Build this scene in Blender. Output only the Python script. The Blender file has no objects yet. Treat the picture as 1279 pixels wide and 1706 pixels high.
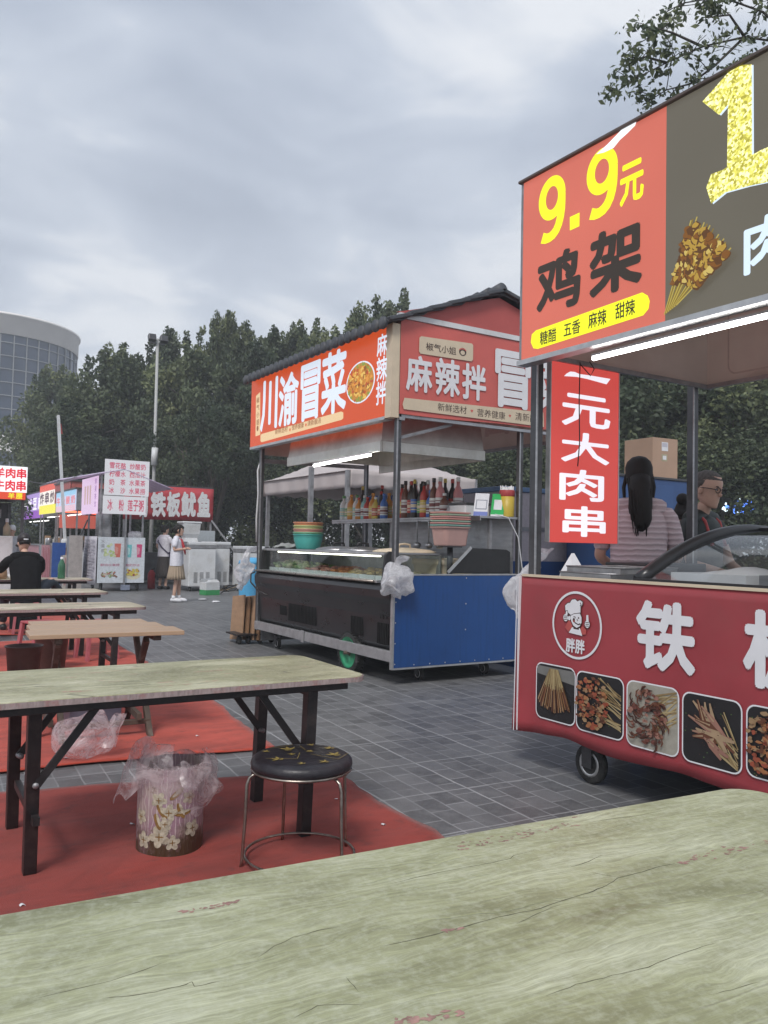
import bpy, math, random
import numpy as np
from mathutils import Vector, Matrix, noise as mn
random.seed(7); rng = np.random.default_rng(7)
R = math.radians
SC = bpy.context.scene; COL = SC.collection

# ------------------------------------------------------------------ camera (world: X to the right along the carts' depth, Y along the row)
FPX, CAMH = 1350.0, 1.3
EXPO = .92
AZ, PITCH, ROLL = R(32), R(2.3), R(-1.2)
FW = Vector((math.sin(AZ)*math.cos(PITCH), math.cos(AZ)*math.cos(PITCH), math.sin(PITCH)))
R0 = Vector((math.cos(AZ), -math.sin(AZ), 0)); U0 = R0.cross(FW)
RT = math.cos(ROLL)*R0 - math.sin(ROLL)*U0
UP = math.cos(ROLL)*U0 + math.sin(ROLL)*R0
CAM = Vector((0, 0, CAMH))
def ray(x, y): return FW + RT*((x-639.5)/FPX) - UP*((y-853)/FPX)
def at_z(x, y, z=0.0):
    d = ray(x, y); return CAM + d*((z-CAMH)/d.z)
def at_x(x, y, X):
    d = ray(x, y); return CAM + d*(X/d.x)
def at_y(x, y, Y):
    d = ray(x, y); return CAM + d*(Y/d.y)
cam = bpy.data.cameras.new('camera'); co = bpy.data.objects.new('camera', cam); COL.objects.link(co)
M = Matrix((RT, UP, -FW)).transposed().to_4x4(); M.translation = CAM
co.matrix_world = M
cam.sensor_fit = 'HORIZONTAL'; cam.sensor_width = 36; cam.lens = 36*FPX/1279; cam.clip_end = 2000; cam.clip_start = .05
SC.camera = co

# ------------------------------------------------------------------ materials
def srgb(r, g, b):
    f = lambda c: (c/255/12.92) if c/255 <= .04045 else ((c/255+.055)/1.055)**2.4
    return (f(r), f(g), f(b))
class N:
    def __init__(s, name):
        s.m = bpy.data.materials.new(name); s.m.use_nodes = True
        s.t = s.m.node_tree; s.p = s.t.nodes['Principled BSDF']; s.o = s.t.nodes['Material Output']
        s._c = None
    def n(s, typ, ins=None, **kw):
        k = s.t.nodes.new('ShaderNode'+typ)
        for a, b in kw.items(): setattr(k, a, b)
        for a, b in (ins or {}).items():
            if hasattr(b, 'is_linked') or hasattr(b, 'links'): s.t.links.new(b, k.inputs[a])
            else: k.inputs[a].default_value = b
        return k
    def l(s, a, b): s.t.links.new(a, b)
    def coord(s, scale=(1,1,1), rot=(0,0,0), loc=(0,0,0), kind='Object'):
        c = s.n('TexCoord'); mp = s.n('Mapping', {'Vector': c.outputs[kind], 'Scale': scale, 'Rotation': rot, 'Location': loc})
        return mp.outputs[0]
    def noise(s, vec, scale=5, detail=4, rough=.55, dist=0):
        return s.n('TexNoise', {'Vector': vec, 'Scale': scale, 'Detail': detail, 'Roughness': rough, 'Distortion': dist}).outputs['Fac']
    def ramp(s, fac, stops):
        r = s.n('ValToRGB', {'Fac': fac}); e = r.color_ramp.elements
        while len(e) < len(stops): e.new(.5)
        for k, (p, c) in zip(e, stops):
            k.position = p; k.color = (*c, 1) if not isinstance(c, (int, float)) else (c, c, c, 1)
        return r.outputs[0]
    def mix(s, fac, a, b, mode='MIX'):
        k = s.n('Mix', data_type='RGBA', blend_type=mode)
        for i, v in ((0, fac), (6, a), (7, b)):
            if hasattr(v, 'links'): s.l(v, k.inputs[i])
            elif i == 0: k.inputs[0].default_value = v
            else: k.inputs[i].default_value = (*v, 1)
        return k.outputs[2]
    def math(s, op, a, b=0.0, clamp=False):
        k = s.n('Math', operation=op, use_clamp=clamp)
        for i, v in ((0, a), (1, b)):
            if hasattr(v, 'links'): s.l(v, k.inputs[i])
            else: k.inputs[i].default_value = v
        return k.outputs[0]
    def set(s, **kw):
        for a, b in kw.items():
            i = s.p.inputs[a.replace('_', ' ')]
            if hasattr(b, 'links'): s.l(b, i)
            elif isinstance(b, tuple) and len(b) == 3: i.default_value = (*b, 1)
            else: i.default_value = b
    def bump(s, h, strength=.3, dist=.01):
        s.l(s.n('Bump', {'Height': h, 'Strength': strength, 'Distance': dist}).outputs[0], s.p.inputs['Normal'])

def M_(name, col, rough=.55, metal=0., var=.25, scale=6., bump=0., dirt=None, stretch=(1,1,1), bscale=60, spec=.5, streak=0):
    """A real surface: base colour with blotchy variation, optional dirt and bump."""
    k = N(name); v = k.coord(stretch)
    n1 = k.noise(v, scale, 5, .6)
    c2 = tuple(max(0, c*(1-var)) for c in col); c3 = tuple(min(1, c*(1+var*.6)) for c in col)
    c = k.ramp(n1, [(.3, c2), (.7, c3)])
    if dirt:
        d = k.ramp(k.noise(k.coord((1,1,1), loc=(3,1,2)), scale*.7, 6, .7), [(.5, 0.), (.72, 1.)])
        c = k.mix(k.math('MULTIPLY', d, .6), c, dirt)
    if streak:
        sv = k.noise(k.coord((9,9,.7)), 4, 4, .6)
        c = k.mix(k.math('MULTIPLY', k.ramp(sv, [(.5, 0.), (.75, 1.)]), streak), c, tuple(x*.45 for x in col))
    k.set(Base_Color=c, Metallic=metal, Specular_IOR_Level=spec)
    k.set(Roughness=k.math('ADD', k.math('MULTIPLY', n1, .25), rough-.12, True))
    if bump: k.bump(k.noise(k.coord(), bscale, 3), bump)
    return k.m
def E_(name, col, strength=1., glow_var=.0):
    """A surface that gives off light (tube, backlit vinyl): emission plus a thin gloss."""
    k = N(name); c = col
    if glow_var:
        c = k.mix(k.ramp(k.noise(k.coord((.6,.6,.8)), 2.2, 2), [(.3, 0.), (.7, 1.)]), tuple(x*(1-glow_var) for x in col), col)
    k.set(Base_Color=tuple(x*.25 for x in col), Emission_Color=c, Emission_Strength=strength*1.25*2**-EXPO, Roughness=.35, Specular_IOR_Level=.25)
    return k.m
def film(name, col, alpha=.4, rough=.25):
    """Thin plastic film: part see-through, part milky with gloss."""
    k = N(name)
    f = k.ramp(k.noise(k.coord((1,1,1)), 11, 3, .5, 2.), [(.35, max(0, alpha-.22)), (.68, min(1, alpha+.34))])
    tr = k.n('BsdfTransparent', {'Color': (1, 1, 1, 1)}); tl = k.n('BsdfTranslucent', {'Color': (*col, 1)})
    k.set(Base_Color=col, Roughness=rough, Specular_IOR_Level=.8)
    k.bump(k.noise(k.coord(), 18, 2, .5, 1.), .3, .01)
    a = k.n('MixShader', {'Fac': .45}); k.l(k.p.outputs[0], a.inputs[1]); k.l(tl.outputs[0], a.inputs[2])
    b = k.n('MixShader'); k.l(f, b.inputs[0]); k.l(tr.outputs[0], b.inputs[1]); k.l(a.outputs[0], b.inputs[2])
    k.l(b.outputs[0], k.o.inputs[0]); return k.m
def glass_(name, tint=(.9,.94,.92), gloss=1.):
    k = N(name)
    tr = k.n('BsdfTransparent', {'Color': (*tint, 1)}); gl = k.n('BsdfGlossy', {'Roughness': .04, 'Color': (gloss, gloss, gloss, 1)})
    fc = k.n('LayerWeight', {'Blend': .5}).outputs['Facing']; fr = k.math('ADD', k.math('MULTIPLY', k.math('POWER', fc, 4.), .75), .045); b = k.n('MixShader')
    k.l(fr, b.inputs[0]); k.l(tr.outputs[0], b.inputs[1]); k.l(gl.outputs[0], b.inputs[2]); k.l(b.outputs[0], k.o.inputs[0])
    return k.m

MT = {}
def mk():
    W = MT
    W['steel'] = M_('brushed stainless steel', (.42,.42,.43), .38, .85, .25, 5, dirt=(.2,.18,.16), stretch=(1,1,6))
    W['steel_dull'] = M_('dull galvanised steel', (.33,.33,.34), .5, .6, .3, 8, dirt=(.14,.12,.11))
    W['steel_dark'] = M_('greasy dark steel', (.10,.10,.105), .42, .7, .3, 6, dirt=(.05,.045,.04))
    W['alu'] = M_('aluminium trim', (.55,.55,.55), .4, .8, .2, 10)
    W['black_steel'] = M_('black painted table steel', (.016,.013,.014), .45, 0, .5, 20, dirt=(.06,.045,.04))
    W['black_gloss'] = M_('black lacquered sheet', (.02,.02,.022), .3, 0, .35, 4, dirt=(.032,.030,.029), stretch=(1,1,3))
    W['black_plastic'] = M_('black plastic', (.018,.018,.019), .5, 0, .4, 15)
    W['rubber'] = M_('black rubber', (.022,.022,.022), .8, 0, .4, 25, dirt=(.09,.085,.08))
    W['white_paint'] = M_('white enamel', (.62,.63,.64), .4, 0, .1, 4, dirt=(.4,.38,.34))
    W['white'] = M_('white print', (.72,.72,.74), .5, 0, .06, 8)
    W['cream'] = M_('cream print', (.62,.52,.38), .55, 0, .08, 8)
    W['ink'] = M_('dark brown ink', (.05,.025,.02), .5, 0, .2, 8)
    W['red_banner'] = M_('red vinyl banner', (.335,.046,.056), .46, 0, .18, 1.6, dirt=(.25,.06,.058), bump=.12, bscale=7)
    W['red_sheet'] = M_('dull red sheet', (.44,.085,.075), .5, 0, .15, 2)
    W['red_awning'] = M_('red end banner', (.58,.12,.10), .5, 0, .15, 2, bump=.15, bscale=3)
    W['blue_sheet'] = M_('blue composite panel', (.010,.062,.225), .38, 0, .16, 1.5, dirt=(.035,.075,.19), streak=.35, bump=.08, bscale=3)
    W['green_rim'] = M_('green wheel rim', (.018,.25,.115), .5, 0, .3, 9, dirt=(.05,.12,.07))
    W['roof_tile'] = M_('grey resin roof tile', (.06,.065,.075), .55, 0, .35, 6, dirt=(.12,.12,.12))
    W['ceil'] = M_('grey beige ceiling sheet', (.50,.46,.42), .6, 0, .2, 1.5, dirt=(.22,.19,.16))
    W['cardboard'] = M_('brown cardboard', (.36,.22,.13), .8, 0, .18, 5, stretch=(1,1,3))
    W['card_edge'] = M_('worn cardboard', (.22,.12,.06), .85, 0, .3, 9)
    W['blue_plastic'] = M_('light blue plastic', (.10,.42,.72), .4, 0, .2, 4)
    W['grey_plastic'] = M_('blue grey plastic', (.22,.25,.33), .5, 0, .2, 6)
    W['bucket'] = M_('brown plastic bucket', (.085,.05,.043), .5, 0, .3, 7, dirt=(.14,.10,.09))
    W['wood_dark'] = M_('old dark timber', (.085,.06,.045), .7, 0, .4, 12, dirt=(.3,.27,.22), stretch=(1,1,.3))
    W['paper'] = M_('white paper', (.70,.70,.72), .8, 0, .08, 6)
    W['skin'] = M_('skin', (.56,.35,.26), .5, 0, .1, 9)
    W['hair'] = M_('black hair', (.014,.011,.010), .62, 0, .5, 40, stretch=(6,6,.6), spec=.3)
    W['hair_short'] = M_('cropped greying hair', (.10,.088,.08), .8, 0, .5, 60)
    W['film'] = film('clear crumpled plastic film', (.74,.64,.66), .34)
    W['bag_white'] = film('white plastic carrier film', (.78,.78,.80), .8, .35)
    W['glass'] = glass_('clear glass'); W['glass_dark'] = glass_('smoked curved glass', (.74,.76,.76), .7)
    W['chrome'] = M_('bare chrome rod', (.36,.32,.28), .3, 1., .3, 20, dirt=(.12,.09,.07))
    W['gold'] = M_('gold print', (.30,.22,.06), .5, 0, .2, 20)
    W['tube_far'] = E_('distant fluorescent tube', (1., .98, .95), 3.5)
    W['tube'] = E_('fluorescent tube', (1., .98, .95), 13.)
    W['bark'] = M_('grey bark', (.07,.06,.05), .85, 0, .4, 9, bump=.4, bscale=30, stretch=(1,1,.3))
    def leaf(name, col):
        k = N(name); r_ = k.n('ObjectInfo').outputs['Random']; n1 = k.noise(k.coord(), 1.1, 3)
        c = k.mix(r_, tuple(x*.5 for x in col), (col[0]*1.75, col[1]*1.5, col[2]*1.3)); c = k.mix(k.ramp(n1, [(.35, 0.), (.65, .45)]), c, tuple(x*1.5 for x in col)); k.set(Base_Color=c, Roughness=.55, Specular_IOR_Level=.35)
        tl = k.n('BsdfTranslucent'); k.l(c, tl.inputs[0]); m = k.n('MixShader', {'Fac': .3}); k.l(k.p.outputs[0], m.inputs[1]); k.l(tl.outputs[0], m.inputs[2]); k.l(m.outputs[0], k.o.inputs[0]); return k.m
    W['leaf_a'] = leaf('leaf dark', (.050,.075,.046)); W['leaf_b'] = leaf('leaf mid', (.080,.110,.064)); W['leaf_c'] = leaf('leaf light', (.13,.165,.088))
    # weathered wood-print laminate
    def lam(name, tint=1., seed=0., marks=1., hue=(1.,1.,1.)):
        k = N(name); L = (seed*3.1, seed*1.7, 0)
        warp = k.n('TexNoise', {'Vector': k.coord((1.6,3,1), loc=L), 'Scale': 2.0, 'Detail': 4.}).outputs['Color']
        base = k.coord((1,1,1), loc=L)
        va = k.n('VectorMath', {0: base, 1: k.n('VectorMath', {0: warp, 1: (.05,.11,0)}, operation='MULTIPLY').outputs[0]}, operation='ADD').outputs[0]
        st = k.n('Mapping', {'Vector': va, 'Scale': (2.2,30,1)}).outputs[0]
        grain = k.noise(st, 4, 7, .7); fine = k.noise(k.n('Mapping', {'Vector': va, 'Scale': (6,250,1)}).outputs[0], 2, 5, .75)
        big = k.noise(k.coord((.9,2.4,1), loc=L), 2.2, 4, .6); speck = k.noise(k.coord(), 60, 4, .7)
        c = k.ramp(big, [(.34, (.20*tint,.205*tint,.105*tint)), (.5, (.385*tint,.40*tint,.245*tint)), (.66, (.56*tint,.575*tint,.42*tint))])
        c = k.mix(k.math('MULTIPLY', k.ramp(grain, [(.4, 1.), (.62, 0.)]), .46), c, (.16,.16,.09))
        c = k.mix(k.math('MULTIPLY', k.ramp(fine, [(.35, 1.), (.6, 0.)]), .44), c, (.17,.175,.11))
        c = k.mix(k.math('MULTIPLY', k.ramp(speck, [(.45, 0.), (.7, 1.)]), .35), c, (.58,.60,.50))
        cv = k.n('Mapping', {'Vector': va, 'Scale': (1.1,6.5,1)}).outputs[0]
        ed = k.n('TexVoronoi', {'Vector': cv, 'Scale': 1.35, 'Randomness': 1.}, feature='DISTANCE_TO_EDGE').outputs['Distance']
        mask = k.ramp(k.noise(k.coord((1.3,2,1), loc=L), 2.4, 2), [(.44, 0.), (.56, 1.)])
        crack = k.math('MULTIPLY', k.ramp(ed, [(0., 1.), (.022, 0.)]), mask)
        m2 = k.ramp(k.noise(k.coord((2.2,4,1), loc=(seed+5,2,0)), 2.6, 5, .6), [(.575, 0.), (.625, 1.)])
        pink = k.math('MULTIPLY', k.math('MULTIPLY', k.ramp(ed, [(.03, 1.), (.085, 0.)]), m2), k.ramp(k.noise(k.coord((1,2,1)), 45, 4, .7), [(.42, 0.), (.55, 1.)]))
        c = k.mix(k.math('MULTIPLY', pink, marks), c, (.40,.19,.16)); c = k.mix(k.math('MULTIPLY', crack, .7*marks), c, (.06,.055,.035))
        c = k.mix(1., c, hue, 'MULTIPLY')
        k.set(Base_Color=c, Roughness=k.math('ADD', k.math('MULTIPLY', big, .3), .26), Specular_IOR_Level=.45)
        k.bump(k.math('SUBTRACT', k.math('MULTIPLY', grain, .4), crack), .35, .003); return k.m
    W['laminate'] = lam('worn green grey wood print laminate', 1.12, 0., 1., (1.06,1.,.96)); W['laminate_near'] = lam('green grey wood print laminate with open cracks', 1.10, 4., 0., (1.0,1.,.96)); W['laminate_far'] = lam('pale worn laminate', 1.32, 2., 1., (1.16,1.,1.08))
    W['edge'] = M_('chipped pinkish edge band', (.34,.27,.26), .6, 0, .3, 30, dirt=(.33,.09,.08), stretch=(3,1,1))
    k = N('orange brown plank wood'); v = k.coord((1.5,22,1)); g = k.noise(v, 3, 6, .65); b = k.noise(k.coord((1,6,1)), 2, 3)
    c = k.mix(k.math('MULTIPLY', g, .8), (.50,.34,.22), (.28,.155,.085)); c = k.mix(k.math('MULTIPLY', b, .5), c, (.60,.46,.32)); k.set(Base_Color=c, Roughness=.36); k.bump(g, .15, .002); W['plank'] = k.m
    # ground: slate setts with pale joints
    k = N('grey slate paving with pale joints'); v = k.coord((1,1,1), rot=(0,0,R(3.5)), loc=(.06,.11,0))
    wob = k.n('TexNoise', {'Vector': k.coord(), 'Scale': 3., 'Detail': 2.}).outputs['Color']
    va = k.n('VectorMath', {0: v, 1: k.n('VectorMath', {0: wob, 1: (.022,.022,0)}, operation='MULTIPLY').outputs[0]}, operation='ADD').outputs[0]
    def brick(vec, w, h, mort, off, freq=2, sm=.1):
        return k.n('TexBrick', {'Vector': vec, 'Color1': (0,0,0,1), 'Color2': (1,1,1,1), 'Mortar': (.5,.5,.5,1), 'Scale': 1., 'Mortar Size': mort, 'Mortar Smooth': sm, 'Brick Width': w, 'Row Height': h}, offset=off, offset_frequency=freq)
    swap = k.n('Mapping', {'Vector': va, 'Rotation': (0,0,R(90))}).outputs[0]
    big = brick(va, .52, .54, .006, 0.); small = brick(swap, .185, .13, .0045, .37)
    tone = k.noise(k.coord(), 1.1, 5, .6); mid = k.noise(k.coord(), 9, 5, .65); fine = k.noise(k.coord(), 55, 4, .7)
    tile = k.mix(k.n('SeparateColor', {'Color': small.outputs[0]}).outputs[0], (.098,.098,.100), (.165,.165,.168))
    tile = k.mix(k.math('MULTIPLY', k.ramp(mid, [(.45, 0.), (.7, 1.)]), .55), tile, (.215,.216,.220))
    tile = k.mix(k.math('MULTIPLY', k.ramp(fine, [(.5, 0.), (.7, 1.)]), .35), tile, (.22,.222,.23))
    tile = k.mix(k.math('MULTIPLY', k.ramp(tone, [(.4, 0.), (.65, 1.)]), .35), tile, (.056,.056,.059))
    wear = k.ramp(k.noise(k.coord((1,1,1), loc=(9,3,0)), 2.0, 4, .6), [(.3, .12), (.65, .85)])
    c = k.mix(k.math('MULTIPLY', small.outputs['Fac'], k.math('MULTIPLY', wear, .9)), tile, (.32,.322,.327))
    c = k.mix(k.math('MULTIPLY', big.outputs['Fac'], k.math('ADD', k.math('MULTIPLY', wear, .55), .22)), c, (.40,.402,.405))
    k.set(Base_Color=c, Roughness=k.math('ADD', k.math('MULTIPLY', mid, .3), .27), Specular_IOR_Level=.45)
    k.bump(k.math('SUBTRACT', k.math('MULTIPLY', mid, .4), k.math('MULTIPLY', small.outputs['Fac'], .5)), .35, .006); W['ground'] = k.m
    # carpet
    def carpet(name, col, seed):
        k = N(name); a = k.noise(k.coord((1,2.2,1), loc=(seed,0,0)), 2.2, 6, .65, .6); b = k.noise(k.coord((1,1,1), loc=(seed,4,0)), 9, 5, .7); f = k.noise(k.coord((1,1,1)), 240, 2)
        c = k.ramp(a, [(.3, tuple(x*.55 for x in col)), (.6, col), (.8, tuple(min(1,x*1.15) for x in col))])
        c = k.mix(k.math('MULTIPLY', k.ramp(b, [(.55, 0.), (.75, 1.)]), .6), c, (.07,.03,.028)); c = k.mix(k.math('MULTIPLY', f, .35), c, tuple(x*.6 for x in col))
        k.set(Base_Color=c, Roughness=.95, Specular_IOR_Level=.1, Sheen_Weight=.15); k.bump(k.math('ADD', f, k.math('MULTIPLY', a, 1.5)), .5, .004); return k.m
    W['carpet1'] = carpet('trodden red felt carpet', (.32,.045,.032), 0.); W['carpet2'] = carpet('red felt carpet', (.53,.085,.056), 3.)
mk()

# ------------------------------------------------------------------ mesh builder
_glyph = {}
_tc = bpy.data.curves.new('glyph', 'FONT'); _to = bpy.data.objects.new('glyph', _tc)
def glyphs(s, bold):
    if (s, bold) not in _glyph:
        _tc.body = s; _tc.size = 1; _tc.offset = bold; _tc.resolution_u = 2; _tc.fill_mode = 'FRONT'
        me = bpy.data.meshes.new_from_object(_to)
        vs = [(v.co.x, v.co.y) for v in me.vertices]; fs = [tuple(p.vertices) for p in me.polygons]
        bpy.data.meshes.remove(me)
        xs = [v[0] for v in vs]; ys = [v[1] for v in vs]
        _glyph[(s, bold)] = (vs, fs, (min(xs), max(xs), min(ys), max(ys)))
    return _glyph[(s, bold)]
def frame_x(X): return (Vector((X,0,0)), Vector((0,-1,0)), Vector((0,0,1)))       # a face looking towards -X; local x = -Y
def frame_y(Y): return (Vector((0,Y,0)), Vector((1,0,0)), Vector((0,0,1)))        # a face looking towards -Y; local x = X
class G:
    def __init__(s, org=(0,0,0)):
        s.v = []; s.f = []; s.mi = []; s.sm = []; s.mats = []; s.org = Vector(org)
    def add(s, vs, fs, mat, smooth=False):
        if isinstance(mat, str): mat = MT[mat]
        if mat not in s.mats: s.mats.append(mat)
        k = s.mats.index(mat); b = len(s.v); o = s.org
        s.v.extend((v[0]-o.x, v[1]-o.y, v[2]-o.z) for v in vs)
        s.f.extend(tuple(b+i for i in f) for f in fs); s.mi.extend([k]*len(fs)); s.sm.extend([smooth]*len(fs)); return s
    def box(s, x0, x1, y0, y1, z0, z1, mat, rot=None, piv=None):
        vs = [Vector((x, y, z)) for z in (z0, z1) for y in (y0, y1) for x in (x0, x1)]
        if rot is not None:
            p = Vector(piv if piv else ((x0+x1)/2, (y0+y1)/2, (z0+z1)/2)); vs = [p + rot @ (v-p) for v in vs]
        return s.add(vs, [(0,2,3,1),(4,5,7,6),(0,1,5,4),(1,3,7,5),(3,2,6,7),(2,0,4,6)], mat)
    def beam(s, a, b, w, h, mat, up=(0,0,1)):
        a, b = Vector(a), Vector(b); d = (b-a).normalized(); u = Vector(up)
        if abs(d.dot(u)) > .98: u = Vector((1,0,0))
        x = d.cross(u).normalized(); y = x.cross(d)
        vs = [p + x*sx*w/2 + y*sy*h/2 for p in (a, b) for sx, sy in ((-1,-1),(1,-1),(1,1),(-1,1))]
        return s.add(vs, [(3,2,1,0),(4,5,6,7),(0,1,5,4),(1,2,6,5),(2,3,7,6),(3,0,4,7)], mat)
    def tube(s, pts, r, mat, n=8, smooth=True, closed=False):
        pts = [Vector(p) for p in pts]; m = len(pts); rs = r if isinstance(r, (list, tuple)) else [r]*m
        vs = []; px = None
        for i, p in enumerate(pts):
            t = (pts[(i+1) % m]-pts[i-1]) if closed else (pts[min(i+1, m-1)]-pts[max(i-1, 0)])
            t = t.normalized() if t.length > 1e-9 else Vector((0,0,1))
            if px is None: px = t.orthogonal().normalized()
            px = (px - t*px.dot(t)); px = px.normalized() if px.length > 1e-6 else t.orthogonal().normalized()
            py = t.cross(px)
            vs += [p + (px*math.cos(a)+py*math.sin(a))*rs[i] for a in (2*math.pi*j/n for j in range(n))]
        fs = []
        for i in range(m if closed else m-1):
            a, b = i*n, ((i+1) % m)*n
            fs += [(a+j, a+(j+1) % n, b+(j+1) % n, b+j) for j in range(n)]
        if not closed: fs += [tuple(range(n-1, -1, -1)), tuple((m-1)*n+j for j in range(n))]
        return s.add(vs, fs, mat, smooth)
    def lathe(s, prof, c, mat, n=24, axis='Z', smooth=True, cap=True):
        vs = []; c = Vector(c)
        for r, z in prof:
            for j in range(n):
                a = 2*math.pi*j/n; q = (r*math.cos(a), r*math.sin(a), z)
                vs.append(c + Vector(q if axis == 'Z' else (q[2], q[0], q[1]) if axis == 'X' else (q[1], q[2], q[0])))
        fs = [(i*n+j, i*n+(j+1) % n, (i+1)*n+(j+1) % n, (i+1)*n+j) for i in range(len(prof)-1) for j in range(n)]
        if cap: fs += [tuple(range(n-1, -1, -1)), tuple((len(prof)-1)*n+j for j in range(n))]
        return s.add(vs, fs, mat, smooth)
    def ell(s, c, r, mat, nu=14, nv=9, rot=None, smooth=True, nz=0):
        c = Vector(c); vs = []
        for i in range(nv+1):
            t = math.pi*i/nv
            for j in range(nu):
                a = 2*math.pi*j/nu; d = Vector((math.sin(t)*math.cos(a), math.sin(t)*math.sin(a), math.cos(t)))
                k = 1+nz*mn.noise(d*2.3+c*7) if nz else 1
                q = Vector((d.x*r[0]*k, d.y*r[1]*k, d.z*r[2]*k)); vs.append(c+(rot @ q if rot else q))
        fs = [(i*nu+j, (i+1)*nu+j, (i+1)*nu+(j+1) % nu, i*nu+(j+1) % nu) for i in range(nv) for j in range(nu)]
        return s.add(vs, fs, mat, smooth)
    def surf(s, fn, nu, nv, mat, smooth=True, wrap=False):
        vs = [fn(i/nu, j/nv) for j in range(nv+1) for i in range(nu if wrap else nu+1)]; w = nu if wrap else nu+1
        fs = [(j*w+i, j*w+(i+1) % w, (j+1)*w+(i+1) % w, (j+1)*w+i) for j in range(nv) for i in range(nu)]
        return s.add(vs, fs, mat, smooth)
    def loft(s, rings, mat, n=18, smooth=True, cap=True):
        """rings: (centre, rx, ry[, rot about z]) ellipses stacked along a path"""
        vs = []
        for q in rings:
            c = Vector(q[0]); a0 = q[3] if len(q) > 3 else 0; ca, sa = math.cos(a0), math.sin(a0)
            for j in range(n):
                a = 2*math.pi*j/n; x, y = q[1]*math.cos(a), q[2]*math.sin(a); vs.append(c+Vector((x*ca-y*sa, x*sa+y*ca, 0)))
        fs = [(i*n+j, i*n+(j+1) % n, (i+1)*n+(j+1) % n, (i+1)*n+j) for i in range(len(rings)-1) for j in range(n)]
        if cap: fs += [tuple(range(n-1, -1, -1)), tuple((len(rings)-1)*n+j for j in range(n))]
        return s.add(vs, fs, mat, smooth)
    def poly(s, pts, fr, mat, lift=0.):
        o, ex, ey = fr; nn = ex.cross(ey)
        return s.add([o+ex*x+ey*y+nn*lift for x, y in pts], [tuple(range(len(pts)))], mat)
    def slab(s, pts, fr, mat, t, lift=0.):
        """a flat outline given a thickness t towards the viewer"""
        o, ex, ey = fr; nn = ex.cross(ey); n = len(pts)
        vs = [o+ex*x+ey*y+nn*(lift+d) for d in (0, t) for x, y in pts]
        fs = [tuple(range(n-1, -1, -1)), tuple(range(n, 2*n))]+[(i, (i+1) % n, n+(i+1) % n, n+i) for i in range(n)]
        return s.add(vs, fs, mat)
    def text(s, t, fr, box, mat, bold=.02, lift=.002):
        # heavier weights: the outline laid down several times, nudged by the extra stroke width
        vs, fs, (a, b, c, d) = glyphs(t, 0.); x0, x1, y0, y1 = box; o, ex, ey = fr; nn = ex.cross(ey)
        q = bold*.62; a, b, c, d = a-q, b+q, c-q, d+q
        for i, (dx, dy) in enumerate([(0,0)]+([(q*math.cos(k*math.pi/4), q*math.sin(k*math.pi/4)) for k in range(8)] if bold > .004 else [])):
            s.add([o+ex*(x0+(x+dx-a)/(b-a)*(x1-x0))+ey*(y0+(y+dy-c)/(d-c)*(y1-y0))+nn*(lift+i*.00006) for x, y in vs], fs, mat)
        return s
    def stroke(s, pts, w, fr, mat, lift=.002):
        q = [Vector(p) for p in pts]; L = []; Rr = []
        for i, p in enumerate(q):
            d = (q[min(i+1, len(q)-1)]-q[max(i-1, 0)]).normalized(); nrm = Vector((-d.y, d.x))
            k = w[i] if isinstance(w, (list, tuple)) else w
            L.append(p+nrm*k/2); Rr.append(p-nrm*k/2)
        o, ex, ey = fr; nn = ex.cross(ey); n = len(q)
        return s.add([o+ex*p.x+ey*p.y+nn*lift for p in Rr+L], [(i, i+1, n+i+1, n+i) for i in range(n-1)], mat)
    def build(s, name, parent=None, bev=0., sub=0, solid=0., label=None, kind=None, seg=2):
        me = bpy.data.meshes.new(name); me.from_pydata([tuple(v) for v in s.v], [], s.f)
        for m in s.mats: me.materials.append(m)
        me.polygons.foreach_set('material_index', s.mi); me.polygons.foreach_set('use_smooth', s.sm); me.update()
        o = bpy.data.objects.new(name, me); COL.objects.link(o)
        if parent is not None: o.parent = parent
        else: o.location = s.org
        if solid:
            md = o.modifiers.new('solid', 'SOLIDIFY'); md.thickness = solid; md.offset = 0
        if bev:
            md = o.modifiers.new('bevel', 'BEVEL'); md.width = bev; md.segments = seg; md.limit_method = 'ANGLE'; md.angle_limit = R(40)
        if sub:
            md = o.modifiers.new('sub', 'SUBSURF'); md.levels = sub; md.render_levels = sub
        if label: o['label'] = label
        if kind: o['kind'] = kind
        return o
def thing(name, label, cat, loc=(0,0,0), rz=0., group=None):
    o = bpy.data.objects.new(name, None); COL.objects.link(o); o.location = loc; o.rotation_euler = (0,0,rz)
    o.empty_display_size = .1
    return tag(o, label, cat, group)
def tag(o, label, cat, group=None, kind=None):
    if label: o['label'] = label
    if cat: o['category'] = cat
    if group: o['group'] = group
    if kind: o['kind'] = kind
    return o
def dup(o, loc, rz=None, label=None, parent=None, scale=None):
    c = o.copy(); COL.objects.link(c)
    if parent is None:
        c.location = loc
        if rz is not None: c.rotation_euler = (o.rotation_euler.x, o.rotation_euler.y, rz)
        if label: c['label'] = label
        if scale is not None: c.scale = scale
    else: c.parent = parent
    for ch in list(o.children): dup(ch, None, parent=c)
    return c
def rrect(x0, x1, y0, y1, r, n=5):
    out = []
    for cx, cy, a0 in ((x1-r, y0+r, -90), (x1-r, y1-r, 0), (x0+r, y1-r, 90), (x0+r, y0+r, 180)):
        out += [(cx+r*math.cos(R(a0+90*i/n)), cy+r*math.sin(R(a0+90*i/n))) for i in range(n+1)]
    return out
def oval(cx, cy, rx, ry, n=28, wob=0., seed=0):
    return [(cx+rx*k*math.cos(a), cy+ry*k*math.sin(a)) for a, k in ((2*math.pi*i/n, 1+wob*mn.noise(Vector((math.cos(2*math.pi*i/n)*1.7+seed*3.3, math.sin(2*math.pi*i/n)*1.7, seed)))) for i in range(n))]
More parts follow.
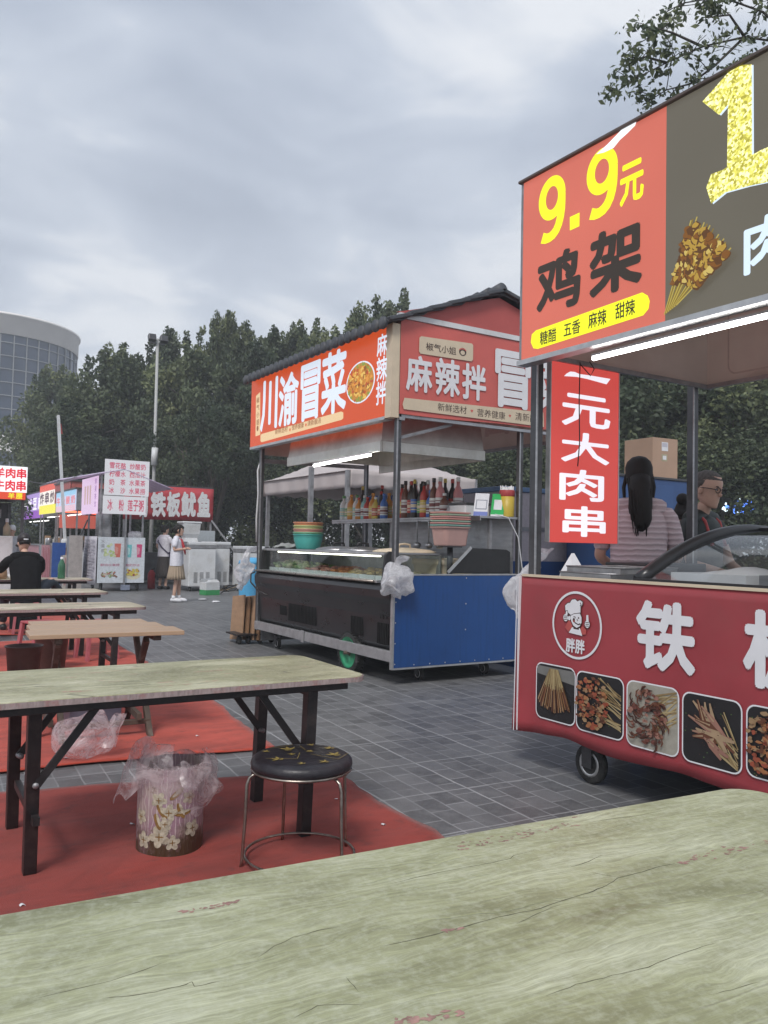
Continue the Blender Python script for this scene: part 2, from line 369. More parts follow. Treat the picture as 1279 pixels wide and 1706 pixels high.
def px_cell(plane, c, L, Rr, T, B):
    """glyph cell on a plane x=c or y=c from the photo's extreme points"""
    f = (lambda p: (-at_x(p[0], p[1], c).y, at_x(p[0], p[1], c).z)) if plane == 'x' else (lambda p: (at_y(p[0], p[1], c).x, at_y(p[0], p[1], c).z))
    return (f(L)[0], f(Rr)[0], f(B)[1], f(T)[1])
# ------------------------------------------------------------------ light and sky (overcast)
SC.view_settings.view_transform = 'Standard'; SC.view_settings.look = 'None'; SC.view_settings.exposure = EXPO; SC.view_settings.gamma = 1
w = bpy.data.worlds.new('World'); SC.world = w; w.use_nodes = True; nt = w.node_tree; nt.nodes.clear()
def wn(t, ins=None, **kw):
    k = nt.nodes.new('ShaderNode'+t)
    for a, b in kw.items(): setattr(k, a, b)
    for a, b in (ins or {}).items():
        if hasattr(b, 'links'): nt.links.new(b, k.inputs[a])
        else: k.inputs[a].default_value = b
    return k
sky = wn('TexSky', sky_type='NISHITA'); sky.sun_disc = False; sky.sun_elevation = R(48); sky.sun_rotation = R(226); sky.air_density = 1.; sky.dust_density = 3.
tc = wn('TexCoord'); sep = wn('SeparateXYZ', {0: tc.outputs['Generated']})
# project the view direction on a flat cloud deck so the clouds shrink towards the horizon
den = wn('Math', {0: wn('Math', {0: sep.outputs[2], 1: .0}, operation='MAXIMUM').outputs[0], 1: .22}, operation='ADD').outputs[0]
cx = wn('Math', {0: sep.outputs[0], 1: den}, operation='DIVIDE').outputs[0]; cy = wn('Math', {0: sep.outputs[1], 1: den}, operation='DIVIDE').outputs[0]
cv = wn('CombineXYZ', {0: cx, 1: cy, 2: 0.}).outputs[0]
cv = wn('Mapping', {'Vector': cv, 'Rotation': (0,0,R(32)), 'Scale': (.85,1.15,1), 'Location': (3.7,1.2,0)}).outputs[0]
n1 = wn('TexNoise', {'Vector': cv, 'Scale': 1.25, 'Detail': 5., 'Roughness': .5, 'Distortion': .5}).outputs['Fac']
n2 = wn('TexNoise', {'Vector': cv, 'Scale': 3.4, 'Detail': 5., 'Roughness': .52, 'Distortion': .6}).outputs['Fac']
nn = wn('Math', {0: wn('Math', {0: n1, 1: .60}, operation='MULTIPLY').outputs[0], 1: wn('Math', {0: n2, 1: .40}, operation='MULTIPLY').outputs[0]}, operation='ADD').outputs[0]
rp = wn('ValToRGB', {'Fac': nn}); e = rp.color_ramp.elements
e.new(.5); e.new(.58)
for k, (p, c) in zip(e, [(.37, (2.15,2.48,3.10)), (.46, (2.75,3.10,3.74)), (.53, (3.45,3.80,4.40)), (.61, (5.15,5.30,5.55))]): k.position = p; k.color = (*[x/5.6 for x in c], 1)
low = wn('MapRange', {'Value': sep.outputs[2], 'From Min': .62, 'From Max': .12, 'To Min': 0., 'To Max': 1.}).outputs[0]
sc = wn('VectorMath', {0: rp.outputs[0], 1: (5.6,5.6,5.6)}, operation='MULTIPLY').outputs[0]
mx = wn('Mix', {0: wn('Math', {0: low, 1: .40}, operation='MULTIPLY').outputs[0], 6: sc, 7: (4.7,4.92,5.25,1)}, data_type='RGBA')
mx2 = wn('Mix', {0: .06, 6: mx.outputs[2], 7: sky.outputs[0]}, data_type='RGBA')
bg = wn('Background', {'Color': mx2.outputs[2], 'Strength': .1}); out = wn('OutputWorld', {0: bg.outputs[0]})
sl = bpy.data.lights.new('sun', 'SUN'); sl.energy = 1.45; sl.angle = R(16); sl.color = (1., .97, .93)
so = bpy.data.objects.new('sun', sl); COL.objects.link(so)
sd = Vector((-.48, -.46, .745)).normalized(); so.rotation_euler = sd.to_track_quat('Z', 'Y').to_euler()

# ------------------------------------------------------------------ ground and carpets
g = G(); n = 24; S = 220.
g.surf(lambda a, b: (-S+2*S*a, -S+2*S*b, 0), n, n, 'ground', smooth=False)
tag(g.build('ground'), None, None, kind='structure')
def carpet(label, corners, mat, seed, t=.008):
    """corners: near left, near right, far right, far left on the ground"""
    a, b, c, d = [Vector((*p, 0)) for p in corners]
    def fn(u, v):
        p = (a*(1-u)+b*u)*(1-v)+(d*(1-u)+c*u)*v
        wv = lambda q: mn.noise(Vector((q*2.3, seed, 0)))*.035+mn.noise(Vector((q*9, seed, 3)))*.012
        e = (2*v-1)**5; p = p+(d-a).normalized()*wv(p.x)*e + (b-a).normalized()*wv(p.y+5)*(2*u-1)**5
        z = t + .004*(1+mn.noise(Vector((p.x*3, p.y*3, seed)))) + max(0, mn.noise(Vector((p.x*1.6, p.y*4, seed+2))))*.012
        return (p.x, p.y, z)
    g = G((*(a+c)/2,)[:2]+(0,)); g.surf(fn, 60, 40, mat)
    return tag(g.build('carpet', solid=.006), label, 'carpet', 'red carpets laid on the paving')
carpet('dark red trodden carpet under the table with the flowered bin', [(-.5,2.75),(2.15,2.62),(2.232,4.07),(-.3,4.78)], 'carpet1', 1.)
carpet('red carpet beneath the plank table, clear bag lying on its edge', [(-1.2,5.15),(2.165,4.72),(2.45,7.05),(-1.,7.2)], 'carpet2', 2.)
carpet('red carpet with the brown bucket, behind the plank table', [(-1.2,7.5),(2.415,7.35),(2.59,10.95),(-1.,10.95)], 'carpet2', 3.)
carpet('farthest red carpet, below the man in black', [(-1.,11.75),(2.75,11.6),(3.1,16.2),(-1.,16.2)], 'carpet2', 4.)

# ------------------------------------------------------------------ tables
def folding_table(label, loc, rz, L=1.6, D=.74, h=.71, mat='laminate', legin=.26, skew=0., foot=0.):
    t = thing('folding_table', label, 'table', loc, rz, 'folding tables in a row')
    fr = (Vector((0,0,h-.022)), Vector((1,0,0)), Vector((0,1,0)))
    P = rrect(-L/2, L/2, -D/2, D/2, .085, 8)
    g = G(); g.slab(P, fr, mat, .022); g.build('table_top', t, bev=.002)
    g = G(); n = len(P); Q = rrect(-L/2-.004, L/2+.004, -D/2-.004, D/2+.004, .088, 8); rr_ = random.Random(int(abs(loc[1])*100))
    vs = []
    for i, (x, y) in enumerate(Q):
        vs += [(x, y, h-.024-.003*rr_.random()), (x, y, h-.003)]
    g.add(vs, [(2*i, 2*((i+1) % n), 2*((i+1) % n)+1, 2*i+1) for i in range(n)], 'edge'); g.build('edge_band', t, solid=.003)
    g = G()
    for y in (-D/2+.06, D/2-.06): g.beam((-L/2+.08,y,h-.042), (L/2-.08,y,h-.042), .025, .04, 'black_steel')
    for x in (-L/2+.1, L/2-.1): g.beam((x,-D/2+.07,h-.042), (x,D/2-.07,h-.042), .025, .038, 'black_steel')
    g.build('rail_frame', t, bev=.003)
    for sx in (-1, 1):
        xl = sx*(L/2-legin); xt = xl+sx*.02
        for sy in (-1, 1):
            y = sy*(D/2-.10)
            g = G(); g.beam((xt,y,h-.05), (xl+skew*sx,y+(foot if sx < 0 else 0),0), .058, .048, 'black_steel'); g.build('leg', t, bev=.004)
            g = G(); g.beam((xl,y-sy*.028,h*.52), (xl-sx*.22,y-sy*.028,h-.05), .012, .03, 'black_steel'); g.tube([(xl-.004,y-sy*.02,h*.52),(xl+.004,y-sy*.06,h*.52)], .012, 'steel_dull', 8)
            g.build('brace', t)
        g = G(); g.beam((xl,-D/2+.10,h*.34), (xl,D/2-.10,h*.34), .025, .03, 'black_steel'); g.build('crossbar', t)
        g = G(); g.beam((xt,-D/2+.10,h-.075), (xt,D/2-.10,h-.075), .025, .03, 'black_steel'); g.build('crossbar', t)
    return t
near = folding_table('large worn greenish tabletop filling the foreground, cracked wood print', (.935,.975,0), R(-4.5), L=1.85, D=.74, mat='laminate_near')
def to_top(px, py):
    q = at_z(px, py, .7101)-Vector((.935,.975,0)); c, s = math.cos(R(4.5)), math.sin(R(4.5)); return (q.x*c-q.y*s, q.x*s+q.y*c)
g = G(); ft = (Vector((0,0,.7101)), Vector((1,0,0)), Vector((0,1,0))); ck = M_('open crack in the print', (.10,.095,.06), .8, 0, .4, 40)
for ox, oy, ln, w_ in ((640,1240,[(0,470),(120,440),(240,415),(340,398),(420,380),(430,370),(520,348)],.0022),(640,1240,[(0,672),(100,650),(190,628),(280,605),(380,575),(450,562),(520,545),(600,518),(680,495),(740,470),(780,445),(860,425),(920,405),(985,395)],.0030),(640,1240,[(440,598),(480,580),(540,550),(600,528)],.002),(640,1240,[(690,425),(730,435),(780,440)],.002),(640,1240,[(620,410),(680,390),(740,362)],.0032),(640,1240,[(540,838),(640,800),(760,770),(880,742),(940,715),(1040,680),(1140,650)],.0018),(640,1240,[(1080,835),(1180,810),(1279,785)],.002),(640,1240,[(660,262),(760,248),(860,235),(970,212)],.0022),
    (0,1400,[(340,525),(420,520),(520,505),(620,480),(640,470),(650,485),(690,478),(750,465)],.002),(0,1400,[(130,525),(250,495),(370,468),(480,430),(580,395)],.0016),(0,1400,[(860,390),(920,350),(980,322),(1060,300),(1150,282)],.0018),(0,1400,[(440,208),(485,207)],.003),(0,1400,[(1150,455),(1175,480),(1200,510)],.002),(0,1400,[(980,590),(1060,550),(1150,545),(1230,550)],.0016)):
    P_ = []
    for a, b in zip(ln, ln[1:]):
        for j in range(4): f = j/4; P_.append(to_top(ox+(a[0]+(b[0]-a[0])*f)*.5, oy+(a[1]+(b[1]-a[1])*f)*.5))
    P_ = [(x+.0016*mn.noise(Vector((x*60,y*60,1))), y+.0022*mn.noise(Vector((x*50,y*50,7)))) for x, y in P_]; m_ = len(P_)
    g.stroke(P_, [w_*(.35+.9*abs(mn.noise(Vector((i*.45,w_*900,0)))))*min(1, i/3+.2, (m_-1-i)/3+.2) for i in range(m_)], ft, ck, .0002)
top_ = [c for c in near.children if c.name.startswith('table_top')][0]; g.build('crack', top_, kind='stuff')
g = G(); wr = M_('pinkish core showing through the print', (.36,.21,.18), .8, 0, .45, 50, dirt=(.45,.36,.28)); rd = random.Random(9)
for (ax, ay), (bx_, by_), n_, sp in (((765,1412),(960,1370),60,13),((1132,1436),(1290,1400),46,9),((296,1520),(398,1502),30,6),((655,1702),(772,1688),34,9),((738,1552),(768,1546),10,4)):
    for i in range(n_): f = rd.random(); q = to_top(ax+(bx_-ax)*f+rd.gauss(0,3), ay+(by_-ay)*f+rd.gauss(0,sp*.35)); g.poly(oval(*q, rd.uniform(.002,.0075), rd.uniform(.0012,.0034), 9, .9, i), ft, wr, .0003+.000004*i)
g.build('worn_patch', top_, kind='stuff')
folding_table('folding table standing over the flowered bin and the round stool', (1.1,3.53,0), R(-1), L=1.62, D=.745, foot=.13)
folding_table('pale folding table right behind the plank table', (1.22,7.50,0), R(-1), L=1.66, D=.66, mat='laminate_far')
folding_table('pale folding table between the man in black and the next table', (1.38,9.60,0), 0, L=1.66, D=.72, mat='laminate_far')
folding_table('folding table the man in black eats at, green bottle on it', (1.78,12.50,0), R(-2), L=1.82, D=.62, mat='laminate_far')
# plank table on crossed trestles
t = thing('plank_table', 'orange brown plank table on crossed timber trestles', 'table', (1.30,5.66,0), R(-4))
g = G()
for k, (a, b) in enumerate(((-.44,-.135),(-.120,.195),(.212,.46))): g.box(-.47+.03*k, .46-.05*k, a, b, .685, .712, 'plank')
g.build('table_top', t, bev=.003)
for x in (-.3, .3): g = G(); g.beam((x,-.38,.665), (x,.38,.665), .05, .035, 'wood_dark'); g.build('batten', t, bev=.003)
for x in (-.27, .27):
    for s in (-1, 1):
        g = G(); g.beam((x+s*.022,-s*.30,0.0), (x+s*.022,s*.30,.65), .035, .05, 'wood_dark'); g.build('leg', t, bev=.003)
    g = G(); g.beam((x-.045,-.27,.14), (x-.045,.27,.14), .03, .045, 'wood_dark'); g.build('stretcher', t, bev=.003)
for q in (((-.3,.2,.16), (.3,.2,.16)), ((-.3,-.22,.10), (.3,-.22,.10))): g = G(); g.beam(*q, .04, .03, 'wood_dark'); g.build('stretcher', t, bev=.003)

# ------------------------------------------------------------------ round stool
t = thing('round_stool', 'round stool with black patterned cushion and bent rod legs', 'stool', (1.505,3.0,0))
g = G(); g.lathe([(.0,.388),(.196,.388),(.204,.394),(.207,.408),(.203,.424),(.19,.434),(.16,.438),(.0,.440)], (0,0,0), 'black_fabric' if 'black_fabric' in MT else M_('black stool vinyl', (.020,.017,.022), .42, 0, .5, 14, bump=.25, bscale=35), 44, cap=False)
cush = g.build('cushion', t)
g = G(); fr = (Vector((0,0,.4415)), Vector((1,0,0)), Vector((0,1,0)))
def trefoil(g, cx, cy, s, a, mat='gold'):
    rot = lambda x, y: (cx+s*(x*math.cos(a)-y*math.sin(a)), cy+s*(x*math.sin(a)+y*math.cos(a)))
    for b, k in ((90, 1.), (38, .95), (142, .95)):
        ln = [(0,0),(.17,.35),(.13,.75),(0,1.05),(-.13,.75),(-.17,.35)]; c_, s_ = math.cos(R(b-90)), math.sin(R(b-90))
        g.poly([rot(k*(x*c_-y*s_), k*(x*s_+y*c_)) for x, y in ln], fr, mat)
    for y in (-.12, -.24, -.36): g.poly([rot(x, yy) for x, yy in ((-.36+.1*abs(y),y-.04),(.36-.1*abs(y),y-.04),(.36-.1*abs(y),y+.03),(-.36+.1*abs(y),y+.03))], fr, mat)
for cx, cy, s, a in ((.115,-.075,.05,.2),(-.115,-.03,.045,.9),(-.02,.09,.05,-.3),(.05,.02,.026,.4),(-.04,.01,.026,-.2),(.15,.03,.036,.8),(.10,.11,.026,.1),(-.11,.10,.026,.5),(-.06,-.13,.026,1.),(.03,-.15,.034,.6)): trefoil(g, cx, cy, s*.85, a)
for a, b in (((-.16,.0),(-.05,-.06)),((-.05,-.06),(.0,.02)),((.03,-.02),(.09,-.14)),((.09,-.14),(.17,-.08)),((-.08,.14),(.03,.15)),((.05,.12),(.04,.05))): g.stroke([a, b], .0022, fr, 'gold', 0)
g.build('printed_emblem', cush)
g = G(); g.tube([(.2*math.cos(a), .2*math.sin(a), .386) for a in (2*math.pi*i/32 for i in range(32))], .006, 'chrome', 8, closed=True); g.build('seat_ring', t)
for a in (168, 8, 82, -72):
    c, s = math.cos(R(a)), math.sin(R(a)); g = G()
    g.tube([(c*.15,s*.15,.378),(c*.19,s*.19,.376),(c*.212,s*.212,.362),(c*.222,s*.222,.335),(c*.226,s*.226,.2),(c*.235,s*.235,.03),(c*.240,s*.240,.006)], .0068, 'chrome', 9)
    g.ell((c*.240,s*.240,.008), (.011,.011,.009), 'rubber', 8, 5); g.build('leg', t)
g = G(); g.tube([(.222*math.cos(a), .222*math.sin(a), .045) for a in (2*math.pi*i/36 for i in range(36))], .0055, 'chrome', 8, closed=True); g.build('foot_ring', t)

# ------------------------------------------------------------------ bins, buckets and bags on the floor
k = N('pink purple embossed tin with rust'); v = k.coord()
sp = k.n('SeparateXYZ', {0: k.n('TexCoord').outputs['Object']}); ang = k.math('ARCTAN2', sp.outputs[1], sp.outputs[0]); z = sp.outputs[2]
wz = k.math('SINE', k.math('MULTIPLY', z, 88.)); wa = k.math('MULTIPLY', ang, 22.)
ev = k.math('SINE', k.math('MULTIPLY', ang, 11.)); ln = k.math('ABSOLUTE', k.math('SINE', k.math('ADD', wa, k.math('MULTIPLY', k.math('MULTIPLY', wz, ev), .75))))
lines = k.ramp(ln, [(.18, 1.), (.42, 0.)])
c = k.mix(lines, (.30,.19,.235), (.52,.42,.44)); c = k.mix(k.ramp(k.noise(v, 7, 4, .6), [(.42, 0.), (.62, .5)]), c, (.38,.33,.26))
rz_ = k.math('ADD', k.math('MULTIPLY', z, -4.5), k.math('MULTIPLY', k.noise(v, 10, 6, .7), 1.7))
c = k.mix(k.ramp(rz_, [(.18, 0.), (.62, 1.)]), c, (.075,.05,.028)); c = k.mix(k.math('MULTIPLY', k.ramp(k.noise(v, 26, 5, .7), [(.56, 0.), (.68, 1.)]), .7), c, (.10,.06,.03))
k.set(Base_Color=c, Roughness=.5); k.bump(lines, .5, .003); MT['tin'] = k.m
t = thing('flowered_bin', 'pink flowered tin rubbish bin lined with a torn clear bag', 'bin', (1.095,3.40,0))
r = .136; H = .365
g = G(); g.lathe([(r-.004,0),(r,.006),(r,H-.006),(r-.003,H),(r-.008,H),(r-.010,.03),(0,.028)], (0,0,0), 'tin', 48, cap=False); body = g.build('body', t)
g = G(); petal = M_('cream petal print', (.43,.39,.30), .5, 0, .45, 60, dirt=(.24,.16,.07)); rust = M_('brown petal heart', (.22,.12,.03), .6, 0, .4, 40)
def on_can(th, zz, lift): return ((r+lift)*math.cos(th), (r+lift)*math.sin(th), zz)
def can_blob(th, zz, a, b, rot, mat, lift, n=14, lobes=0):
    vs = [on_can(th, zz, lift)]
    for i in range(n):
        q = 2*math.pi*i/n; kk = 1+.22*math.cos(lobes*q) if lobes else 1.; x, y = a*kk*math.cos(q), b*kk*math.sin(q)
        vs.append(on_can(th+(x*math.cos(rot)-y*math.sin(rot))/r, zz+x*math.sin(rot)+y*math.cos(rot), lift))
    g.add(vs, [(0, i+1, (i+1) % n+1) for i in range(n)], mat, True)
f0 = R(-122)
for d, zz, s in ((-.10,.245,.030),(.20,.195,.032),(-.06,.10,.040),(.33,.075,.028),(.10,.150,.026),(-.75,.17,.03),(-.6,.08,.032),(.95,.12,.032),(.8,.25,.026)):
    for i in range(5): can_blob(f0+d+math.cos(i*1.2566+zz*20)*s*.62/r, zz+math.sin(i*1.2566+zz*20)*s*.62, s*.52, s*.40, i*1.2566+zz*20, petal, .0012+.0002*i)
    for i in range(4): can_blob(f0+d+math.cos(i*1.57)*s*.2/r, zz+math.sin(i*1.57)*s*.2, s*.24, s*.06, i*1.57, rust, .0026)
for d, zz, rt in ((.42,.27,.7),(-.12,.16,1.9),(.0,.20,2.2),(.62,.19,.1),(.55,.20,2.)): can_blob(f0+d, zz, .035, .012, rt, rust, .0018); can_blob(f0+d+.03, zz+.006, .028, .006, rt, petal, .0024)
g.build('flower_print', body)
def crinkle(p, k=18., a=.012, sd=0.): return Vector((mn.noise(p*k+Vector((sd,0,0))), mn.noise(p*k+Vector((0,sd+7,0))), mn.noise(p*k+Vector((3,0,sd)))))*a
def rim_flap(a0, a1, fn, nu=26, nv=22, sd=0.):
    """film that starts inside the rim, goes over it and hangs or stands where fn says"""
    def q(u, v):
        p = Vector(fn(a0+(a1-a0)*u, v)); return p + crinkle(p, 14, .012, sd) + crinkle(p, 42, .0022, sd+3)
    g.surf(q, nu, nv, 'film')
g = G()
rim_flap(0, 2*math.pi, lambda a, v: ((r-.012+(.020*min(1, v*3)))*math.cos(a), (r-.012+(.020*min(1, v*3)))*math.sin(a), H-.06+.075*min(1, v*2)-(.10+.03*math.sin(3*a))*max(0, v-.5)*2), 60, 14, 1.)
def flapL(a, v):   # the lifted tail of film that streams off to the left
    base = Vector((r*1.02*math.cos(a), r*1.02*math.sin(a), H+.005)); tail = Vector((-.20+.03*math.cos(a), .02+.07*math.sin(a), H-.13+.03*math.sin(2*a)))
    return base.lerp(tail, v)+Vector((0,0,.12*math.sin(math.pi*min(1, v*1.25))*(.5+.5*math.sin(a))+.02*math.sin(math.pi*v)))
rim_flap(R(95), R(262), flapL, 30, 22, 2.)
def flapR(a, v):   # the bunched clump over the right side
    base = Vector((r*1.03*math.cos(a), r*1.03*math.sin(a), H+.012)); q = 1+.30*math.sin(math.pi*v)+.1*math.sin(5*a+6*v)
    return Vector((base.x*q+.012*v, base.y*q, H+.012-.19*v+.02*math.sin(7*a)))
rim_flap(R(-95), R(25), flapR, 30, 24, 3.); rim_flap(R(-80), R(10), lambda a, v: flapR(a, v*.8)+Vector((.02*math.sin(9*v),-.012,.012)), 24, 20, 5.)
rim_flap(R(150), R(255), lambda a, v: (r*(1.05-.3*v)*math.cos(a)+.02*v, r*(1.05-.3*v)*math.sin(a)+.02*v, H+.095*math.sin(math.pi*.6*v)), 20, 14, 4.)
g.build('bin_liner', t)
t = tag(None or (lambda: (lambda g: (g.surf(lambda u, v: (lambda p: p+crinkle(p,7,.06,1.)+crinkle(p,17,.012,2.))(Vector((1.08+.165*math.sin(math.pi*v)**.75*math.cos(2*math.pi*u), 5.02+.12*math.sin(math.pi*v)**.75*math.sin(2*math.pi*u), .022+.115*(1-math.cos(math.pi*v))*(1+.35*math.sin(2*math.pi*u+1)*math.sin(math.pi*v))))), 44, 26, 'film', wrap=True),
    g.surf(lambda u, v: (lambda p: p+crinkle(p,14,.02,4.))(Vector((1.20+.07*v, 4.96+.02*math.sin(6*u), .08+.17*v))+Vector((.05*(1-.45*v)*math.cos(2*math.pi*u), .04*(1-.45*v)*math.sin(2*math.pi*u), 0))), 16, 14, 'film', wrap=True), g.build('plastic_bag'))[-1])(G((1.07,5.02,0))))(), 'empty clear plastic bag lying on red carpet edge', 'plastic bag')
for lab, loc, s, m in (('brown plastic bucket standing on the carpet, nearer of the two', (1.14,7.75,0), .9, 'bucket'), ('taller dark bucket standing behind the brown bucket', (1.50,8.50,0), .95, 'bucket')):
    t = thing('bucket', lab, 'bucket', loc, group='dark buckets on the carpet')
    g = G(); g.lathe([(.125*s,0),(.13*s,.006),(.165*s,.37*s),(.172*s,.375*s),(.172*s,.385*s),(.160*s,.385*s),(.124*s,.02),(0,.018)], (0,0,0), m, 32, cap=False); g.build('body', t)
    g = G(); g.tube([(.172*s*math.cos(a), .172*s*math.sin(a), .38*s) for a in (2*math.pi*i/32 for i in range(32))], .007, m, 6, closed=True); g.build('rim', t)
t = thing('storage_crate', 'blue grey plastic crate standing under the plank table', 'crate', (1.31,5.84,0))
g = G(); g.box(-.17,.17,-.12,.12,0,.24,'grey_plastic'); g.build('body', t, bev=.012)
g = G(); g.box(-.185,.185,-.135,.135,.241,.265,'grey_plastic'); g.build('rim', t, bev=.006)
g = G((.98,5.66,.0)); g.surf(lambda u, v: Vector((.93+.1*u, 5.62+.07*v, .02+.17*u+.02*math.sin(5*v)))+crinkle(Vector((u,v,0)), 5, .03), 8, 8, 'paper'); tag(g.build('paper_wrapper', solid=.002), 'white paper wrapper propped beside the blue grey crate', 'wrapper')
# ------------------------------------------------------------------ shared pieces of the carts
def caster(parent, x, y, r=.072, name='caster'):
    g = G(); g.lathe([(r*.55,-.02),(r*.95,-.02),(r,-.012),(r,.012),(r*.95,.02),(r*.55,.02)], (x,y,r), 'rubber', 26, 'X')
    g.lathe([(.0,-.030),(r*.16,-.030),(r*.18,-.012),(r*.50,-.012),(r*.52,-.022),(r*.66,-.022),(r*.66,.022),(r*.52,.022),(r*.50,.012),(0,.012)], (x,y,r), 'alu', 20, 'X', cap=False); w_ = g.build(name, parent)
    g = G()
    g.lathe([(0,-.026),(.016,-.026),(.016,.026),(0,.026)], (x,y,r), 'steel_dark', 10, 'X', cap=False)
    for s in (-1, 1): g.box(x+s*.03-.003, x+s*.03+.003, y-.028, y+.045, r*.8, r*2+.02, 'steel_dark')
    g.box(x-.045, x+.045, y-.03, y+.05, r*2+.015, r*2+.03, 'steel_dark'); g.build('fork', w_)
    return w_
SHADES = {}
def shade(n, c):
    if n not in SHADES: SHADES[n] = M_(n, c, .55, 0, .15, 20)
    return SHADES[n]
def skewer_picture(g, box, fr, kind, seed, lift):
    """printed food photo inside a rounded white border, all flat print on the sheet"""
    rd = random.Random(seed); x0, x1, y0, y1 = box; w_, h_ = x1-x0, y1-y0
    g.poly(rrect(x0, x1, y0, y1, .045, 5), fr, 'white', lift); q = .007
    inner = rrect(x0+q, x1-q, y0+q, y1-q, .040, 5)
    dark = shade('print near black', (.012,.011,.012)); L = lift+.0004
    plate = kind == 2
    g.poly(inner, fr, shade('print pale plate', (.33,.31,.26)) if plate else dark, L)
    stick = [shade('print skewer pale', (.42,.33,.17)), shade('print skewer tan', (.26,.18,.08))]
    meat = [[shade('print meat brown', (.13,.045,.022)), shade('print meat ochre', (.24,.12,.05)), shade('print meat dark', (.06,.022,.014)), shade('print meat gloss', (.33,.21,.11))],
            [shade('print meat red', (.30,.07,.035)), shade('print meat orange', (.36,.15,.06)), shade('print meat brown', (.13,.045,.022)), shade('print meat gloss', (.33,.21,.11))],
            [shade('print squid', (.15,.05,.035)), shade('print meat dark', (.06,.022,.014)), shade('print squid sheen', (.30,.15,.11)), shade('print meat brown', (.13,.045,.022))],
            [shade('print squid pale', (.36,.25,.15)), shade('print meat brown', (.13,.045,.022)), shade('print squid sheen', (.30,.15,.11)), shade('print meat dark', (.06,.022,.014))]][kind % 4]
    P = lambda u, v: (x0+q*1.5+u*(w_-3*q), y0+q*1.5+v*(h_-3*q)); cl = lambda t: min(.97, max(.03, t)); k = 0
    if kind in (1, 3): 
        for i in range(10): L += .00012; g.poly(oval(*P(cl(rd.random()), cl(rd.random())), .004, .003, 6), fr, shade('print herb', (.06,.12,.03)), L)
    if kind == 0:
        g.poly([P(.0,.82),P(1,.72),P(1,.97),P(0,.97)], fr, shade('print grey tray', (.17,.17,.16)), L+.0001)
        for i in range(110):
            u = rd.uniform(.03,.97); L += .00012; a, b = P(.38+.22*u, .95), P(.03+.94*u, .12+.22*abs(u-.5)+rd.uniform(0,.12)); f = rd.uniform(.42,.55); m_ = (a[0]+(b[0]-a[0])*f, a[1]+(b[1]-a[1])*f)
            g.stroke([a, m_], .0045, fr, stick[i % 2], L); g.stroke([m_, b], [.0055,.0075], fr, meat[rd.randrange(4)], L+.00005)
        return
    dirs = {1: (P(.98,.42), .35), 2: (P(.99,.80), .5), 3: (P(.97,.03), .3)}[kind]
    for i in range(24):
        L += .00012; ang = rd.uniform(-.34,.34)+{1: 2.75, 2: 3.6, 3: 2.35}[kind]; e = dirs[0]; t = w_*rd.uniform(.35,.55)
        e = (e[0], min(max(e[1]+rd.uniform(-.3,.3)*h_, y0+.02), y1-.02)); b = (e[0]+t*math.cos(ang), min(max(e[1]+t*math.sin(ang), y0+.02), y1-.02))
        g.stroke([e, b], .0055, fr, stick[i % 2], L)
    for i in range(16 if kind == 3 else 130):
        L += .00012
        if kind == 3:
            c0 = P(rd.uniform(.08,.55), rd.uniform(.35,.95)); c1 = P(cl(rd.uniform(.5,.95)), rd.uniform(.12,.6)); mid = ((c0[0]+c1[0])/2+rd.uniform(-.02,.02), (c0[1]+c1[1])/2)
            g.stroke([c0, mid, c1], [.008,.03,.012], fr, meat[i % 3], L); g.stroke([(c0[0]+.004,c0[1]), mid], [.002,.008], fr, meat[0], L+.00005)
        else:
            cx_, cy_ = (.34, .5) if kind == 1 else (.42, .46)
            a = rd.uniform(0, 6.28); rr_ = rd.random()**.5*.40; c0 = P(cl(cx_+rr_*math.cos(a)*.9), cl(cy_+rr_*math.sin(a)*1.15))
            if kind == 2 and i % 2: g.stroke([(c0[0]+.03*math.cos(b_), c0[1]+.03*math.sin(b_)) for b_ in (a, a+.7, a+1.4, a+2.2)], [.004,.01,.009,.003], fr, meat[i % 4], L)
            else: g.poly(oval(*c0, rd.uniform(.008,.020), rd.uniform(.006,.012), 11, .7, i), fr, meat[i % 4], L)
    for i in range(26): L += .0001; g.poly(oval(*P(cl(rd.gauss(.42,.16)), cl(rd.gauss(.5,.18))), .0035, .0022, 6), fr, meat[3], L)

# ------------------------------------------------------------------ cart one: the red grill cart on the right
X1, Y1F, Y1N = 3.30, 3.69, .75
t = cart1 = thing('food_cart', 'red grill cart with tall lit price sign, nearest on the right', 'food cart', (4.05,2.2,0), group='food carts')
O = (4.05,2.2,0)
fr = frame_x(X1-.004)
g = G(O)
# the vinyl sheet, slightly wavy at its lower hem and flaring at its far edge
def sheet(u, v):
    y = Y1F+.02-(Y1F-Y1N)*u; z = .225+(1.133-.225)*v; fl = .03*max(0, 1-u*26)*(1-v)
    return (X1+.0005-fl+.003*(1-v)**5*(1+math.sin(23*y)), y+.05*max(0,1-u*26)*(1-v)*.6, z+(.012*math.sin(8*y)+.008*mn.noise(Vector((y*5,0,0))))*(1-v)**8)
g.surf(sheet, 90, 16, 'red_banner'); ban = g.build('front_banner', t, solid=.002)
g = G(O)
g.stroke([(-3.705,.215),(-3.69,1.13)], .008, frame_x(X1-.045), 'white', .001); g.box(X1-.008,X1+.02,Y1N,Y1F,1.128,1.142,'cream'); g.box(X1-.022,X1+.005,3.70,3.708,.215,1.13,'white')
g.build('white_edging', t)
cell = lambda zx0, zy0, zx1, zy1, zx2, zy2, zx3, zy3, s=.3432, ox=840, oy=900, pl='x', c=X1-.004: px_cell(pl, c, *[(ox+a*s, oy+b*s) for a, b in ((zx0,zy0),(zx1,zy1),(zx2,zy2),(zx3,zy3))])
def fat(ch, b, mat, bold=.05, lift=.004, gg=None): (gg or g).text(ch, fr, b, mat, bold, lift)
g = G(O)
